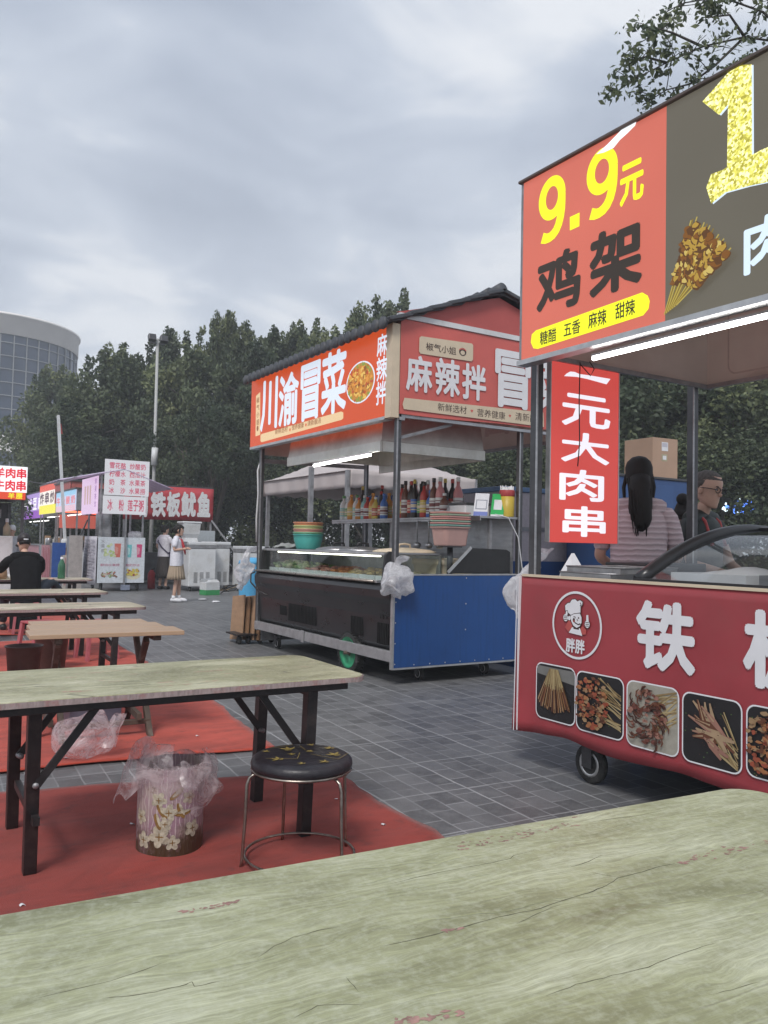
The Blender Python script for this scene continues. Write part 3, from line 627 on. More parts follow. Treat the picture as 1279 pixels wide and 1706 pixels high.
bx = cell(641,470,930,500, 785,297,785,640); fat('铁', bx, 'white', .055)
xq = -at_x(1238,1070,X1-.004).y; b2 = (xq, xq+(bx[1]-bx[0])*1.02, bx[2], bx[3]); fat('板', b2, 'white', .055)
wd = bx[1]-bx[0]
g.build('lettering', ban)
# round chef emblem
g = G(O); cb = cell(243,400,466,420, 353,248,353,578); cx_, cy_ = (cb[0]+cb[1])/2, (cb[2]+cb[3])/2; rr_ = (cb[3]-cb[2])/2
ring = oval(0, 0, 1, 1, 48); o_, ex, ey = fr; n = 48
vs = [o_+ex*(cx_+x*rr_*k)+ey*(cy_+y*rr_*k)+ex.cross(ey)*.003 for k in (1., .93) for x, y in ring]; g.add(vs, [(i, (i+1) % n, n+(i+1) % n, n+i) for i in range(n)], 'white')
E_2 = lambda pts: [(cx_+x*rr_*.95, cy_+(.79-(.84-y)*.72)*rr_) for x, y in pts]
def blob(pts, mat, L): g.poly(E_2(pts), fr, mat, L)
blob([(-.50,.28),(-.52,.50),(-.40,.64),(-.30,.66),(-.22,.80),(-.06,.84),(.04,.76),(.14,.82),(.28,.74),(.28,.60),(.20,.52),(.20,.26),(-.08,.20),(-.26,.10)], 'ink', .003)
blob([(-.47,.30),(-.49,.50),(-.38,.61),(-.28,.63),(-.20,.77),(-.06,.80),(.04,.72),(.14,.78),(.25,.72),(.24,.60),(.17,.52),(.17,.28),(-.08,.22),(-.24,.14)], 'white', .0034)
g.stroke(E_2([(.16,.68),(.20,.60),(.15,.54)]), .006, fr, 'ink', .0037)
blob([(-.28,.10),(-.10,.22),(.17,.27),(.25,.10),(.25,-.14),(.16,-.32),(.02,-.40),(-.14,-.32),(-.24,-.14)], 'ink', .0036); blob([(-.25,.10),(-.10,.19),(.15,.24),(.22,.09),(.22,-.13),(.14,-.29),(.02,-.36),(-.12,-.29),(-.21,-.12)], 'white', .0040)
blob(oval(-.30,-.0,.06,.09,12), 'white', .0038)
g.stroke(E_2([(-.12,.08),(-.03,.07),(-.05,.01)]), .005, fr, 'ink', .0043); blob(oval(.10,.05,.03,.04,10), 'ink', .0043); g.stroke(E_2([(.02,.0),(.07,-.05),(.03,-.08)]), .005, fr, 'ink', .0043)
g.stroke(E_2([(-.12,-.03),(-.05,-.16),(.08,-.22),(.18,-.18)]), .007, fr, 'ink', .0043); blob(oval(-.10,-.06,.05,.09,12), 'ink', .0045); blob(oval(-.09,-.10,.03,.04,10), 'red_sheet', .0047)
blob([(-.18,-.36),(.16,-.36),(.26,-.66),(-.32,-.60)], 'white', .0036); blob([(-.12,-.36),(.12,-.36),(.11,-.43),(-.11,-.42)], 'ink', .0040)
blob([(-.34,-.10),(-.22,-.12),(-.16,-.34),(-.34,-.58),(-.48,-.40)], 'red_sheet', .0033); blob([(.26,-.25),(.42,-.40),(.40,-.58),(.24,-.62),(.18,-.38)], 'red_sheet', .0033)
for s, cxh, cyh in ((-1,-.46,.0),(1,.46,-.16)):
    blob(oval(cxh,cyh,.12,.17,14), 'ink', .0036); blob(oval(cxh,cyh,.10,.15,14), 'white', .0040)
    for i in range(3): g.stroke(E_2([(cxh-.07,cyh-.08+.07*i),(cxh+.07,cyh-.07+.07*i)]), .004, fr, 'ink', .0043)
blob([(.42,-.05),(.42,.20),(.50,.22),(.52,-.05)], 'white', .0041); blob([(-.50,.10),(-.46,.30),(-.38,.32),(-.34,.12)], 'ink', .0035); blob([(-.47,.12),(-.44,.28),(-.39,.29),(-.37,.13)], 'white', .0039)
tb = cell(300,510,392,516, 346,478,346,548); fat('胖胖', tb, 'white', .05, .0034)
g.build('emblem', ban)
g = G(O)
P5 = [(155,725,347,762, 251,605,251,882),(350,780,582,820, 466,650,466,948),(594,840,850,880, 722,697,722,1025),(864,905,1157,955, 1010,756,1010,1106),(1175,965,1490,1020, 1332,820,1332,1185)]
for i, q in enumerate(P5): skewer_picture(g, cell(*q), fr, [0,1,2,3,1][i], 40+i, .0032)
q0 = cell(*P5[4]); pw = q0[1]-q0[0]
for i in range(4): skewer_picture(g, (q0[1]+.03+i*(pw+.03), q0[1]+.03+i*(pw+.03)+pw, q0[2], q0[3]), fr, [2,3,0,1][i], 60+i, .0032)
g.build('food_print', ban)
g = G(O); g.box(X1+.035,4.83,Y1N+.02,Y1F-.02,.26,.30,'steel_dull'); g.box(4.80,4.83,Y1N+.02,Y1F-.02,.30,1.10,'steel'); g.box(X1+.035,4.80,Y1F-.045,Y1F-.02,.30,1.10,'steel'); g.box(X1+.035,4.80,Y1N+.02,Y1N+.045,.30,1.10,'steel'); g.box(4.835,4.845,Y1N+.02,Y1F-.02,.07,1.08,'blue_sheet'); g.build('body', t)  # low blue back skirt is added, unseen, to darken beneath the cart
g = G(O); g.box(X1,4.87,Y1N,Y1F,1.101,1.131,'steel'); g.build('countertop', t, bev=.006)
for x, y in ((3.42,3.24),(4.7,3.24),(3.42,1.1),(4.7,1.1)): caster(t, x-O[0], y-O[1], .108)
for x, y in ((3.36,3.655),(4.82,3.655),(3.36,.80),(4.82,.80)):
    g = G(O); g.box(x-.027,x+.027,y-.027,y+.027,1.132,2.46,'steel_dark'); g.box(x-.0275,x-.012,y-.0285,y-.02,1.132,2.46,'steel'); g.build('post', t, bev=.004)
# sign box and roof
XS = 3.20; fs = frame_x(XS); za, zb = 2.405, 3.475
sgn_red = E_('backlit coral red vinyl', srgb(226,120,102), .62, .12); sgn_blk = E_('backlit black vinyl with flare veil', srgb(112,107,95), .62, .12)  # the black face is greyed: lens-flare veil painted into its colour
yel = E_('backlit yellow vinyl', srgb(248,252,44), .80); blu = E_('backlit pale lettering', srgb(214,232,250), .80); inkv = E_('backlit dark lettering', srgb(62,54,48), .6)
yb = at_x(1109,346,XS).y; yf = 3.62
g = G(O); g.slab([(-yf,za),(-yb,za),(-yb,zb),(-yf,zb)], fs, sgn_red, .012, -.012); sr = g.build('sign_panel', t)
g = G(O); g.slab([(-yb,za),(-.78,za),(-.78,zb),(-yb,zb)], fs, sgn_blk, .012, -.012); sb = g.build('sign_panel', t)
c5 = lambda *q: px_cell('x', XS, *[(860+a*.3284, 60+b*.3284) for a, b in q]); s5 = lambda zx, zy: (lambda p: (-p.y, p.z))(at_x(860+zx*.3284, 60+zy*.3284, XS))
g = G(O)

def nine(bx_):
    x0, x1, y0, y1 = bx_; W_, H_ = x1-x0, y1-y0; w_ = W_*.27; m = lambda u, v: (x0+w_/2+(W_-w_)*u, y0+w_/2+(H_-w_)*v)
    bowl = [m(.5+.5*math.cos(a)*(1 if math.cos(a) > 0 else 1), .70+.30*math.sin(a)) for a in (2*math.pi*i/40 for i in range(41))]; g.stroke(bowl, w_, fs, yel, .003)
    tail = [m(1.,.70),m(1.,.52),m(.985,.40),m(.94,.28),m(.86,.17),m(.74,.085),m(.58,.03),m(.40,.005),m(.22,.01),m(.02,.05)]; g.stroke(tail, [w_]*7+[w_*.95,w_*.98,w_*1.05], fs, yel, .0032)
nine(c5((115,900),(250,860),(193,708),(165,1052)))
g.poly([s5(x, y) for x, y in ((273,920),(322,897),(321,966),(273,988))][::-1], fs, yel, .003)
nine(c5((358,760),(515,720),(448,565),(415,930))); g.text('元', fs, c5((527,740),(648,715),(600,632),(590,845)), yel, .045, .003)
g.text('鸡', fs, c5((105,1260),(328,1210),(215,1095),(215,1395)), inkv, .055, .003); g.text('架', fs, c5((372,1150),(642,1100),(505,965),(505,1300)), inkv, .06, .003)
pl = [s5(x, y) for x, y in ((100,1495),(640,1302),(668,1318),(678,1345),(672,1385),(645,1418),(110,1588),(88,1585),(75,1555),(80,1515))]; g.poly(pl[::-1], fs, yel, .003)
for s_, q in (('糖醋',((122,1530),(205,1515),(163,1490),(163,1560))),('五香',((243,1490),(327,1470),(285,1447),(285,1518))),('麻辣',((368,1445),(460,1420),(414,1395),(414,1475))),('甜辣',((505,1395),(605,1372),(555,1345),(555,1427)))): g.text(s_, fs, c5(*q), inkv, .02, .0045)
tear = E_('bare light through torn vinyl', (.9,.95,1.), .9)
g.poly([s5(x, y) for x, y in ((408,602),(465,552),(540,474),(575,434),(618,414),(606,456),(566,496),(528,530),(496,570),(450,592))][::-1], fs, tear, .0055)
g.build('lettering', sr)
g = G(O)
k = N('glittering gold vinyl'); vv = k.n('TexVoronoi', {'Vector': k.coord(), 'Scale': 95.}).outputs['Color']; sp_ = k.n('SeparateColor', {'Color': vv}).outputs[0]
cc = k.ramp(k.math('ADD', k.math('MULTIPLY', sp_, .6), k.math('MULTIPLY', k.noise(k.coord(), 30, 4, .7), .4)), [(.25, srgb(140,132,40)), (.5, srgb(206,200,84)), (.75, srgb(242,240,180))]); k.set(Base_Color=(.1,.1,.02), Emission_Color=cc, Emission_Strength=.8, Roughness=.4); glit = k.m
one = [(945,335),(1100,160),(1130,150),(1195,145),(1197,605),(1238,582),(1290,560),(1390,520),(1400,640),(1330,690),(1276,742),(1180,762),(1060,795),(990,852),(965,770),(990,702),(1050,680),(1070,665),(1075,350),(1030,402)]
g.poly([s5(x+9, y+3) for x, y in one][::-1], fs, blu, .002); g.poly([s5(x, y) for x, y in one][::-1], fs, glit, .003)
b = c5((1155,1050),(1400,1000),(1275,905),(1275,1185)); g.text('肉', fs, b, blu, .04, .003); wd = b[1]-b[0]; g.text('串', fs, (b[1]+.05, b[1]+.05+wd, b[2], b[3]), blu, .04, .003)
g.build('lettering', sb)
g = G(O); rd = random.Random(5); L = .002
st_ = [E_('backlit skewer tan', srgb(200,180,90), .55), E_('backlit skewer dark', srgb(150,125,50), .55)]; mt_ = [E_('backlit meat gold', srgb(196,160,70), .55), E_('backlit meat brown', srgb(140,92,40), .55), E_('backlit meat light', srgb(222,196,110), .55), E_('backlit meat dark', srgb(104,70,40), .55)]
for i in range(13):
    q = i/12; a = (752+75*q, 1415-45*q); b_ = (885+218*q+rd.uniform(-8,8), 925+160*q**1.4+rd.uniform(-22,22)); L += .00015
    g.stroke([s5(*a), s5(*b_)], .007, fs, st_[i % 2], L)
    for j in range(11):
        f = .36+.60*j/11+rd.uniform(-.015,.015); L += .0001; c_ = s5(a[0]+(b_[0]-a[0])*f+rd.uniform(-6,6), a[1]+(b_[1]-a[1])*f); g.poly(oval(c_[0]+.003, c_[1]-.004, .024, .021, 9, .5, i*20+j), fs, mt_[3], L-.00004)
        g.poly(oval(*c_, rd.uniform(.012,.026), rd.uniform(.012,.022), 9, .6, i*20+j), fs, mt_[rd.choice((0,0,1,1,2,3))], L)
        if j % 2: L += .0001; g.poly(oval(c_[0]+.006, c_[1]+.006, .006, .004, 6), fs, mt_[2], L)
g.build('food_print', sb)
g = G(O); g.box(XS-.02,XS+.06,.76,yf+.02,za-.03,za-.001,'alu'); g.box(XS+.0005,XS+.05,yf+.001,yf+.02,za,zb,'steel_dull'); g.build('sign_frame', t)
g = G(O); g.box(XS-.02,4.97,.72,yf+.03,zb+.001,zb+.018,M_('rusty brown roof edge', (.10,.075,.065), .6, 0, .3, 8)); g.build('roof', t, bev=.004)
ki = N('pinkish translucent sign back'); ci = ki.ramp(ki.noise(ki.coord(), 1.4, 4), [(.35, (.58,.50,.45)), (.65, (.70,.62,.56))]); ki.set(Base_Color=ci, Roughness=.6); ti = ki.n('BsdfTranslucent'); ki.l(ci, ti.inputs[0]); mi_ = ki.n('MixShader', {'Fac': .55}); ki.l(ki.p.outputs[0], mi_.inputs[1]); ki.l(ti.outputs[0], mi_.inputs[2]); ki.l(mi_.outputs[0], ki.o.inputs[0]); inner = ki.m
g = G(O); g.box(XS+.06,4.93,yf,yf+.018,2.47,zb,inner); g.box(XS+.03,4.95,yf-.02,yf-.001,2.44,2.469,'steel_dull'); g.build('end_panel', t)
g = G(O); g.box(4.93,4.95,.76,yf,2.47,zb,inner); g.box(4.90,4.929,.78,yf-.02,2.44,2.469,'steel_dull')
fb = frame_x(4.928)
for a, b_ in ((-3.45,-2.75),(-2.68,-1.7)):
    q = rrect(a, b_, 2.52, 3.3, .06); g.stroke(q+q[:1], .012, fb, shade('faded outline print', (.50,.42,.38)), .001)
for i in range(9): g.stroke([(-2.66+.05*i,2.55),(-2.35+.05*i,3.0)], .014, fb, shade('faded outline print', (.50,.42,.38)), .0012)
g.build('back_panel', t)
g = G(O); g.box(XS+.061,4.929,.78,yf-.001,zb-.03,zb-.004,'ceil'); g.build('ceiling', t)
ta, tbb = at_x(988,588,3.27), at_x(1279,511,3.27)
g = G(O); g.beam((3.27,ta.y,2.352),(3.27,.9,2.352),.03,.012,'white_paint'); g.tube([(3.27,ta.y,2.335),(3.27,.9,2.335)],.011,'tube',10); g.build('light_tube', t)
# curved glass showcase on the counter
g = G(O); arc = [(3.42+1.0*q_, 1.14+.29*(1-(1-q_)**2)) for q_ in (i/14 for i in range(15))]
yA, yB = 2.92, .95
def arch(y): 
    g.tube([(x,y,z) for x, z in arc]+[(4.6,y,1.425)], .036, 'black_gloss', 10)
for y in (yA, yB): arch(y)
g.beam((4.45,yA,1.43),(4.45,yB,1.43),.05,.03,'black_gloss'); g.beam((3.39,yA,1.142),(3.39,yB,1.142),.03,.02,'black_gloss')
case = g.build('showcase_frame', t)
g = G(O); g.surf(lambda u, v: (3.425+.995*u, yA+(yB-yA)*v, 1.142+.285*(1-(1-u)**2)), 20, 2, 'glass_dark'); g.add([(x,yA+.002,z) for x, z in arc]+[(4.6,yA+.002,1.42),(4.6,yA+.002,1.136)], [tuple(range(17))], 'glass'); g.build('showcase_glass', case)
for nm, lab, (x0,x1,y0,y1,z0,z1), m in (('display_tray','white enamel tray under the curved glass, at its far end',(3.6,4.25,2.42,2.86,1.14,1.165),'white'),('display_tray','steel tray heaped with skewers under the curved glass',(3.6,4.3,1.8,2.35,1.14,1.17),'steel')):
    tr = thing(nm, lab, 'tray', ((x0+x1)/2,(y0+y1)/2,z0), group='trays under the curved glass'); g = G(((x0+x1)/2,(y0+y1)/2,z0)); g.box(x0,x1,y0,y1,z0,z0+.006,m)
    for a in ((x0,x1,y0,y0+.008),(x0,x1,y1-.008,y1),(x0,x0+.008,y0+.008,y1-.008),(x1-.008,x1,y0+.008,y1-.008)): g.box(*a,z0+.006,z1+.02,m)
    g.build('pan', tr)
    if m == 'steel':
        g = G((3.95,2.08,1.14)); rd = random.Random(3)
        for i in range(60):
            y = rd.uniform(1.84,2.32); x = rd.uniform(3.66,3.95); z = 1.17+rd.random()*.05; g.tube([(x,y,z),(x+.28,y+rd.uniform(-.02,.02),z+.01)], .0022, stk:=shade('print skewer pale', (.42,.33,.17)), 4)
            for j in range(3): g.ell((x+.03+.04*j,y,z), (.022,.012,.012), [shade('print meat brown', (.13,.045,.022)), shade('print meat ochre', (.24,.12,.05)), shade('print meat red', (.30,.07,.035))][(i+j) % 3], 6, 4)
        g.build('skewer_heap', tr, kind='stuff')
    else:
        g = G((3.925,2.64,1.14)); g.surf(lambda u, v: (3.62+.6*u, 2.45+.38*v, 1.17+.05*math.sin(math.pi*u)*math.sin(math.pi*v)+.012*mn.noise(Vector((u*4,v*4,1)))), 14, 10, 'paper'); g.build('paper_liner', tr)
# steel trays stacked at the far end of the counter
for i, (dx, dy, m) in enumerate(((0,0,'steel'),(.03,-.02,'steel_dull'))):
    tr = thing('baking_tray', ['shallow steel tray, lower of the two on the red cart\'s counter', 'darker steel tray, upper of the two on the red cart\'s counter'][i], 'tray', (3.62+dx,3.26+dy,1.132+.034*i), R(3*i), 'steel trays stacked on the red cart')
    g = G(); g.box(-.25,.25,-.19,.19,0,.004,m)
    for q in ((-.25,.25,-.19,-.184),(-.25,.25,.184,.19),(-.25,-.244,-.184,.184),(.244,.25,-.184,.184)): g.box(*q,.004,.032,m)
    g.build('pan', tr); g = G(); g.tube([(-.252,-.192,.033),(.252,-.192,.033),(.252,.192,.033),(-.252,.192,.033)], .004, m, 6, closed=True); g.build('rim', tr)
tb_ = thing('tissue_bag', 'white paper bag folded to a point beside the trays', 'paper bag', (3.52,3.50,1.132))
g = G(); g.add([(-.06,-.05,0),(.06,-.05,0),(.06,.05,0),(-.06,.05,0),(-.055,-.045,.03),(.055,-.045,.03),(.055,.045,.03),(-.055,.045,.03),(-.012,0,.14),(.012,0,.14)], [(0,1,5,4),(1,2,6,5),(2,3,7,6),(3,0,4,7),(4,5,9,8),(5,6,9),(6,7,8,9),(7,4,8),(3,2,1,0)], 'paper'); g.build('bag_body', tb_)
g = G((4.2,3.5,1.132)); g.box(3.92,4.5,3.30,3.62,1.133,1.22,'black_plastic'); tag(g.build('gas_stove', bev=.01), 'black stove block on the far end of the red counter', 'stove')
# small timber shelf frame standing on the showcase
t = thing('serving_shelf', 'small brown shelf frame standing on the curved glass case', 'shelf', (4.40,2.55,1.452)); pw_ = M_('pinkish brown wood', (.25,.15,.13), .6, 0, .2, 8)
g = G(); g.box(-.08,.12,-1.2,.0,.155,.18,pw_); g.build('top_board', t, bev=.003)
for y in (-1.17,-.60,-.03):
    g = G(); g.box(-.06,-.03,y-.02,y+.02,0,.155,pw_); g.build('leg', t, bev=.002)
# the hanging vertical sign at the cart's far end
YH = 3.60; fh = frame_y(YH); vred = E_('backlit red hanging sign', srgb(222,84,78), .62, .08); vwh = E_('backlit white lettering', srgb(240,236,246), .80)
t = thing('hanging_sign', 'tall narrow red sign with white characters hung at the cart end', 'sign', (3.78,YH,1.335))
Oh = (3.78,YH,1.335); c6 = lambda *q: px_cell('y', YH, *[(840+a*.3432, 600+b*.3432) for a, b in q])
x0, x1, z0, z1 = at_y(917,760,YH).x, at_y(1029.5,760,YH).x, at_y(970,904.5,YH).z, 2.435
g = G(Oh); g.slab([(x0,z0),(x1,z0),(x1,z1),(x0,z1)], fh, vred, .03, -.03); p = g.build('sign_panel', t, bev=.003)
g = G(Oh)
g.poly([(lambda p: (p.x,p.z))(at_y(840+a*.3432,600+b*.3432,YH)) for a, b in ((288,78),(300,66),(318,56),(340,58),(362,68),(420,76),(513,92),(494,118),(400,92),(350,82),(322,80))][::-1], fh, vwh, .003)
for ch, q in (('元',((277,250),(513,260),(395,172),(395,328))),('大',((273,430),(508,440),(395,355),(395,502))),('肉',((265,600),(482,610),(375,533),(375,684))),('串',((280,785),(490,790),(390,710),(390,858)))): g.text(ch, fh, c6(*q), vwh, .035, .003)
g.build('lettering', p)
g = G(Oh); g.box(x0-.008,x0-.001,YH-.002,YH+.034,z0,z1,'alu'); g.build('side_frame', t); g = G(Oh); g.box(x1+.001,x1+.008,YH-.002,YH+.034,z0,z1,'alu'); g.build('side_frame', t)
pw0 = at_y(966,606,3.55); g = G((pw0.x,3.55,pw0.z)); g.tube([(pw0.x,3.55,2.44),(pw0.x-.004,3.55,2.2),(pw0.x+.004,3.55,1.95),(pw0.x-.01,3.55,1.8)], .004, 'black_plastic', 6); g.tube([(pw0.x,3.55,2.43),(pw0.x+.06,3.52,2.36),(pw0.x+.07,3.5,2.40),(pw0.x+.03,3.5,2.44)], .004, 'black_plastic', 6); tag(g.build('power_cable'), 'thin dark cable dangling over the tall red sign', 'cable')
# plastic bag tied to the post
def hang_bag(label, top, h, w, seed, mat='bag_white', lean=(0,0)):
    x, y, z = top; g = G(top)
    def fn(u, v):
        a = 2*math.pi*u; k = (.10+.9*math.sin(min(1., v*1.12)*math.pi*.88+.12)**.9)*(1+.12*math.sin(3*a+seed)) if v < .97 else .25
        p = Vector((x+w*k*math.cos(a)*.5+lean[0]*v, y+w*k*math.sin(a)*.42+lean[1]*v, z-h*v)); return p+crinkle(p, 7, .30*w, seed)+crinkle(p, 19, .022, seed+4)
    g.surf(fn, 34, 26, mat, wrap=True)
    def ear(u, v): 
        p = Vector((x+(.03+.05*v)*math.cos(2*math.pi*u)+.05*v, y+.02*math.sin(2*math.pi*u)-.05*v, z-.01+.10*v)); return p+crinkle(p, 16, .03, seed+1)
    g.surf(ear, 14, 8, mat, wrap=True)
    return tag(g.build('carrier_bag'), label, 'plastic bag', 'white carrier bags tied to the carts')
p_ = at_y(884,950,3.76); hang_bag('white carrier bag hanging off the red cart\'s far corner', (p_.x,3.76,1.19), .36, .22, 1., lean=(-.05,.05))
# ------------------------------------------------------------------ cart two: the tiled-roof cart with the blue end
X2, YN, YF = 4.06, 6.30, 9.50
O = (5.0,7.9,0)
t = cart2 = thing('food_cart', 'tiled roof food cart with orange lit sign and blue end panel', 'food cart', O, group='food carts')
g = G(O)   # black showcase body, profile swept along Y
prof = [(4.13,.30),(4.10,.36),(4.085,.62),(4.06,.74),(4.035,.80),(4.03,.87),(4.045,.915),(4.10,.935),(5.0,.935),(5.0,.30)]
n = len(prof); ya, yb2 = YN+.03, YF-.02
g.add([(x,ya,z) for x, z in prof]+[(x,yb2,z) for x, z in prof], [(i,(i+1) % n,n+(i+1) % n,n+i) for i in range(n)]+[tuple(range(n-1,-1,-1)),tuple(n+i for i in range(n))], 'black_gloss')
body = g.build('body', t, bev=.006)
g = G(O); slot = shade('vent slot black', (.004,.004,.004))
for a, b, z0, z1, st in ((6.42,6.62,.36,.56,.03),(6.9,7.12,.40,.58,.03),(7.9,8.6,.40,.60,.035),(8.65,8.82,.45,.56,.03),(6.45,6.6,.60,.70,.05)):
    y = a
    while y < b: g.box(4.079,4.10,y,y+.011,z0,z1,slot); y += st
g.build('vent_slots', body)
g = G(O); g.box(4.055,4.10,YN+.03,YF,.215,.315,'alu'); g.box(4.04,4.05,8.1,8.16,.20,.33,'alu'); g.box(4.10,5.55,YF-.04,YF,.215,.30,'steel_dull'); g.box(5.5,5.55,YN+.05,YF-.04,.215,.30,'steel_dull'); g.box(4.2,5.4,7.0,7.3,.17,.214,'steel_dark'); g.box(5.64,5.65,YN+.03,YF,.06,1.0,'blue_sheet'); g.box(4.15,5.6,YF+.001,YF+.01,.06,.9,'steel_dull'); g.build('chassis_and_shade_skirts', t, bev=.003)  # blue back sheet and far-end steel sheet added to block light underneath
g = G(O); g.box(4.03,4.16,YN+.25,YF-.06,.937,.958,'alu'); g.tube([(4.02,YN+.3,.948),(4.02,YF-.06,.948)], .012, 'chrome', 8); g.build('chrome_ledge', t)
g = G(O); g.box(4.145,4.151,YN+.30,YF-.10,.959,1.195,'glass'); g.build('front_glass', t)
g = G(O); g.box(4.12,4.20,YN+.28,YF-.06,1.196,1.222,'alu'); g.box(4.201,4.80,YN+.28,YF-.06,1.205,1.222,'steel'); g.build('glass_top', t, bev=.004)
for y in (YN+.24, YF-.07):
    g = G(O); q = [(4.09,.94),(4.80,.94),(4.80,1.235),(4.16,1.235),(4.12,1.20)] if y > 8 else [(4.09,.94),(4.20,.94),(4.20,1.235),(4.16,1.235),(4.12,1.20)]; m_ = len(q); g.add([(x,y,z) for x, z in q]+[(x,y+.035,z) for x, z in q], [(i,(i+1) % m_,m_+(i+1) % m_,m_+i) for i in range(m_)]+[tuple(range(m_-1,-1,-1)),tuple(m_+i for i in range(m_))], 'black_plastic'); g.build('end_cap', t, bev=.004)
g = G(O); g.box(4.16,4.80,YN+.28,YF-.1,.940,.95,'steel'); g.box(4.79,4.80,YN+.28,YF-.1,.951,1.2,'steel_dull'); g.build('inner_shelf', t)
inl = G(O); inl.tube([(4.22,YN+.5,1.185),(4.22,YF-.3,1.185)], .007, E_('dim showcase lamp', (1.,.95,.78), 6.), 8); inl.build('showcase_lamp', t)
# blue end panel with rivets
g = G(O); fb = frame_y(YN); g.slab(rrect(X2+.012,5.64,.165,1.015,.012,2), fb, 'blue_sheet', .02, -.02); bp = g.build('end_panel', t, bev=.002)
g = G(O)
for x in [4.09+.0*i for i in range(1)]+[]: pass
for x, z in [(4.085,.2+.19*i) for i in range(5)]+[(4.9,.99-.01*i-.24*i) for i in range(3)]+[(4.3+.18*i,.185) for i in range(8)]+[(5.6,.3),(5.6,.7)]: g.ell((x,YN-.002,z), (.007,.003,.007), 'alu', 8, 5)
g.build('rivets', bp)
g = G(O); g.box(X2-.012,X2+.011,YN-.006,YN+.03,.15,1.0,'alu'); g.box(X2+.012,5.645,YN-.004,YN+.02,.148,.164,'alu'); g.box(X2+.012,5.645,YN-.004,YN+.02,1.016,1.03,'alu'); g.build('panel_trim', t)
g = G(O); g.box(4.81,5.62,YN+.021,YF-.03,.93,1.0,'steel'); g.build('worktop', t)
# slanted black end plate above the worktop
fa = frame_y(YN+.08); xa, xb, xc = at_y(745,960,YN+.08).x, at_y(784,917,YN+.08).x, at_y(850,920,YN+.08).x
g = G(O); g.slab([(xa,1.032),(xc,1.032),(xc,1.25),(xc-.05,1.275),(xb,1.285)], fa, 'black_plastic', .03, -.03); pl_ = g.build('end_plate', t, bev=.006)
g = G(O); g.beam((xa,YN+.075,1.04),(xb,YN+.075,1.29),.012,.03,'alu'); g.build('plate_trim', pl_)
g = G(O); g.box(4.82,xa-.02,YN+.10,YN+.106,1.032,1.20,'glass'); g.build('end_glass', t); g = G(O); g.box(4.205,4.79,YN+.25,YN+.256,.945,1.20,'glass'); g.build('end_glass', t)
# posts
for x, y in ((X2+.025,YN+.025),(X2+.025,YF-.03),(5.62,YN+.06),(5.62,YF-.03)):
    g = G(O); z0 = 1.0 if (x > 5 or y < 7) else .2
    g.box(x-.025,x+.025,y-.025,y+.025,z0,2.52,'steel_dark'); g.box(x-.0255,x-.008,y-.0262,y-.02,z0,2.52,'steel'); g.build('post', t, bev=.003)
for y in (YN+.07,): 
    g = G(O); g.box(5.28,5.32,y+.05,y+.09,1.0,1.58,'steel_dull'); g.build('shelf_leg', t, bev=.003)
for y in (8.0, 9.2):
    g = G(O); g.box(5.12,5.15,y,y+.03,1.0,1.58,'steel_dull'); g.build('shelf_leg', t, bev=.003)
g = G(O); g.box(5.10,5.66,YN+.05,9.46,1.585,1.61,'steel'); g.box(5.10,5.115,YN+.05,9.46,1.56,1.584,'steel'); shelf = g.build('shelf', t, bev=.003)
g = G(O); g.box(5.56,5.575,YN+.09,8.75,1.0,1.584,'steel'); g.build('back_panel', t)
# lit front sign
XSg = 3.985; fs = frame_x(XSg); org = E_('backlit orange red vinyl', srgb(222,90,48), .62, .10); blu2 = E_('backlit white blue lettering', srgb(226,236,250), .70); crm = E_('backlit cream vinyl', srgb(238,206,160), .66); org_ink = E_('backlit brown print', srgb(150,90,50), .6)
yl, yr = at_x(418,690,XSg).y, 6.40; z0, z1 = 2.50, 3.345
g = G(O); g.slab([(-yl,z0),(-yr,z0),(-yr,z1),(-yl,z1)], fs, org, .012, -.012); sp = g.build('sign_panel', t)
c3 = lambda *q: px_cell('x', XSg, *[(400+a*.3909, 480+b*.3909) for a, b in q]); s3 = lambda a, b: (lambda p: (-p.y, p.z))(at_x(400+a*.3909, 480+b*.3909, XSg))
g = G(O)
for ch, q in (('川',((88,500),(160,490),(124,388),(122,606))),('渝',((165,480),(250,460),(208,360),(206,585))),('冒',((258,440),(342,420),(300,318),(300,562))),('菜',((347,400),(454,380),(400,268),(400,535))),('麻',((584,245),(627,235),(606,195),(606,288))),('辣',((582,345),(627,340),(604,292),(604,394))),('拌',((580,445),(622,440),(601,397),(601,496)))): g.text(ch, fs, c3(*q), blu2, .045 if q[1][0] < 500 else .03, .003)
cs = [s3(x, y) for x, y in ((92,622),(430,526),(440,530),(440,555),(434,561),(92,657),(87,652),(87,628))]; g.poly(cs[::-1], fs, crm, .002)
cs = [s3(x, y) for x, y in ((68,460),(86,443),(86,625),(66,632))]; g.poly(cs[::-1], fs, crm, .002)
for i, ch in enumerate('椒气小姐'): yy = 478+31*i; g.text(ch, fs, c3((70.5,yy),(82.5,yy-1),(76,yy-12),(76,yy+12)), org_ink, .02, .003)
g.poly(oval(*s3(75,598), .03, .035, 14), fs, org_ink, .003)
for s_, q in (('新鲜选材',((150,610),(203,598),(176,594),(176,618))),('营养健康',((222,596),(272,583),(247,577),(247,601))),('清新靓汤',((288,580),(345,565),(316,559),(316,583)))): g.text(s_, fs, c3(*q), org_ink, .01, .003)
for x, y in ((213,604),(281,583)): g.poly(oval(*s3(x,y), .018, .018, 10), fs, org, .003)
g.build('lettering', sp)
g = G(O); dc = c3((453,405),(575,395),(513,313),(513,490)); ccx, ccy = (dc[0]+dc[1])/2, (dc[2]+dc[3])/2; rx, ry = (dc[1]-dc[0])/2, (dc[3]-dc[2])/2
